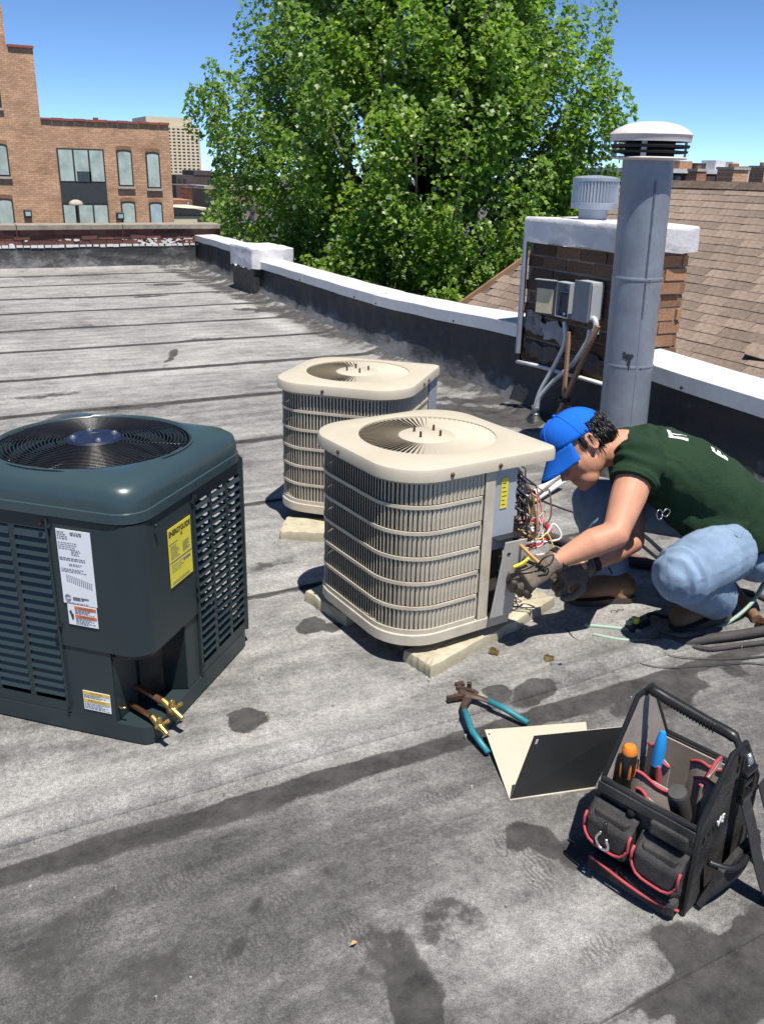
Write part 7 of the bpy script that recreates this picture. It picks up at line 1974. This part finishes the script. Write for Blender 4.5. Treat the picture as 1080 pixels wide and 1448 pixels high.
b = MB(); b.box((-lx + 0.008, -ly + 0.004, 0.014), (lx - 0.008, ly - 0.016, 0.03)); b.build('inner_floor', M['bagblack'], bag)
# tools standing in the bag
def tool(name, label, cat, p, q, parts):
    t = thing(name, label, cat, tuple(mtb @ Vector(p)))
    ax = (mtb.to_3x3() @ (Vector(q) - Vector(p))).normalized()
    t.rotation_mode = 'QUATERNION'; t.rotation_quaternion = ax.to_track_quat('Z', 'Y')
    for nm, prof, mat, n in parts:
        b = MB(); b.lathe(prof, n=n); b.build(nm, mat, t, smooth=40)
M['orangeplastic'] = plain('orange_plastic', (0.70, 0.20, 0.02), 0.4, var=0.1)
M['blueplastic'] = plain('bright_blue_plastic', (0.02, 0.26, 0.66), 0.35, var=0.1)
M['greyrubber'] = plain('grey_rubber', (0.055, 0.055, 0.055), 0.6, var=0.2)
tool('screwdriver', 'black and orange handled screwdriver standing in the left of the tool bag', 'screwdriver', (-0.085, -0.085, 0.04), (-0.082, -0.09, 0.29), (
    ('shaft', [(0.004, 0), (0.004, 0.13)], M['chrome'], 8), ('grip', [(0.010, 0.13), (0.015, 0.145), (0.013, 0.17), (0.0175, 0.20), (0.0185, 0.235), (0.0165, 0.25)], M['black'], 14), ('orange_cap', [(0.0165, 0.250), (0.017, 0.258), (0.012, 0.267), (0.003, 0.269)], M['orangeplastic'], 14), ('orange_inlay', [(0.0178, 0.19), (0.0192, 0.20), (0.0195, 0.222), (0.0182, 0.23)], M['orangeplastic'], 5)))
tool('marker_tool', 'bright blue topped tool standing among the red piped dividers of the tool bag', 'tool', (-0.052, -0.03, 0.05), (-0.050, -0.015, 0.30), (
    ('body', [(0.012, 0), (0.0125, 0.20)], M['black'], 10), ('blue_top', [(0.0135, 0.19), (0.0135, 0.235), (0.010, 0.262), (0.006, 0.275), (0.002, 0.277)], M['blueplastic'], 10)))
tool('flashlight', 'thick dark grey cylinder handle leaning out of the tool bag front', 'flashlight', (0.055, -0.02, 0.06), (0.035, -0.105, 0.29), (
    ('barrel', [(0.017, 0), (0.018, 0.10), (0.0215, 0.14), (0.0225, 0.19), (0.021, 0.208)], M['greyrubber'], 18), ('end_cap', [(0.021, 0.208), (0.019, 0.214), (0.002, 0.2155)], M['greyrubber'], 18)))
tool('pliers', 'red handled pliers tucked between the dividers of the tool bag', 'pliers', (-0.02, -0.035, 0.07), (-0.035, -0.04, 0.26), (
    ('handle', [(0.006, 0.06), (0.0075, 0.10), (0.0065, 0.17), (0.004, 0.185)], M['piping'], 8), ('jaw', [(0.003, 0.0), (0.008, 0.03), (0.007, 0.06)], M['rust'], 6)))

# small pale specks and gravel scattered on the sheets
gr = MB(); rg_ = random.Random(8)
for k in range(170):
    x = rg_.uniform(-0.3, 2.6); y = rg_.uniform(0.75, 4.2); s_ = rg_.uniform(0.001, 0.0028)
    gr.box((x - s_, y - s_ * 0.8, 0.002), (x + s_, y + s_ * 0.7, 0.012 + s_), s_ * 0.5)
tag(gr.build('roof_grit', plain('roof_grit', (0.30, 0.29, 0.27), 0.9, var=0.4, scale=30), None), kind='stuff', label='loose grit and specks scattered over the roof membrane')

dl = MB(); dl.add([(-0.008, 0, 0.002), (0, -0.004, 0.006), (0.009, 0.001, 0.003), (0.001, 0.005, 0.007)], [(0, 1, 2, 3)])
o = tag(dl.build('dry_leaf', plain('dry_leaf', (0.55, 0.30, 0.12), 0.8), None), 'tiny orange dry leaf lying alone on the foreground roof', 'leaf'); o.location = (0.584, 1.202, 0.012)
o.modifiers.new('t', 'SOLIDIFY').thickness = 0.001
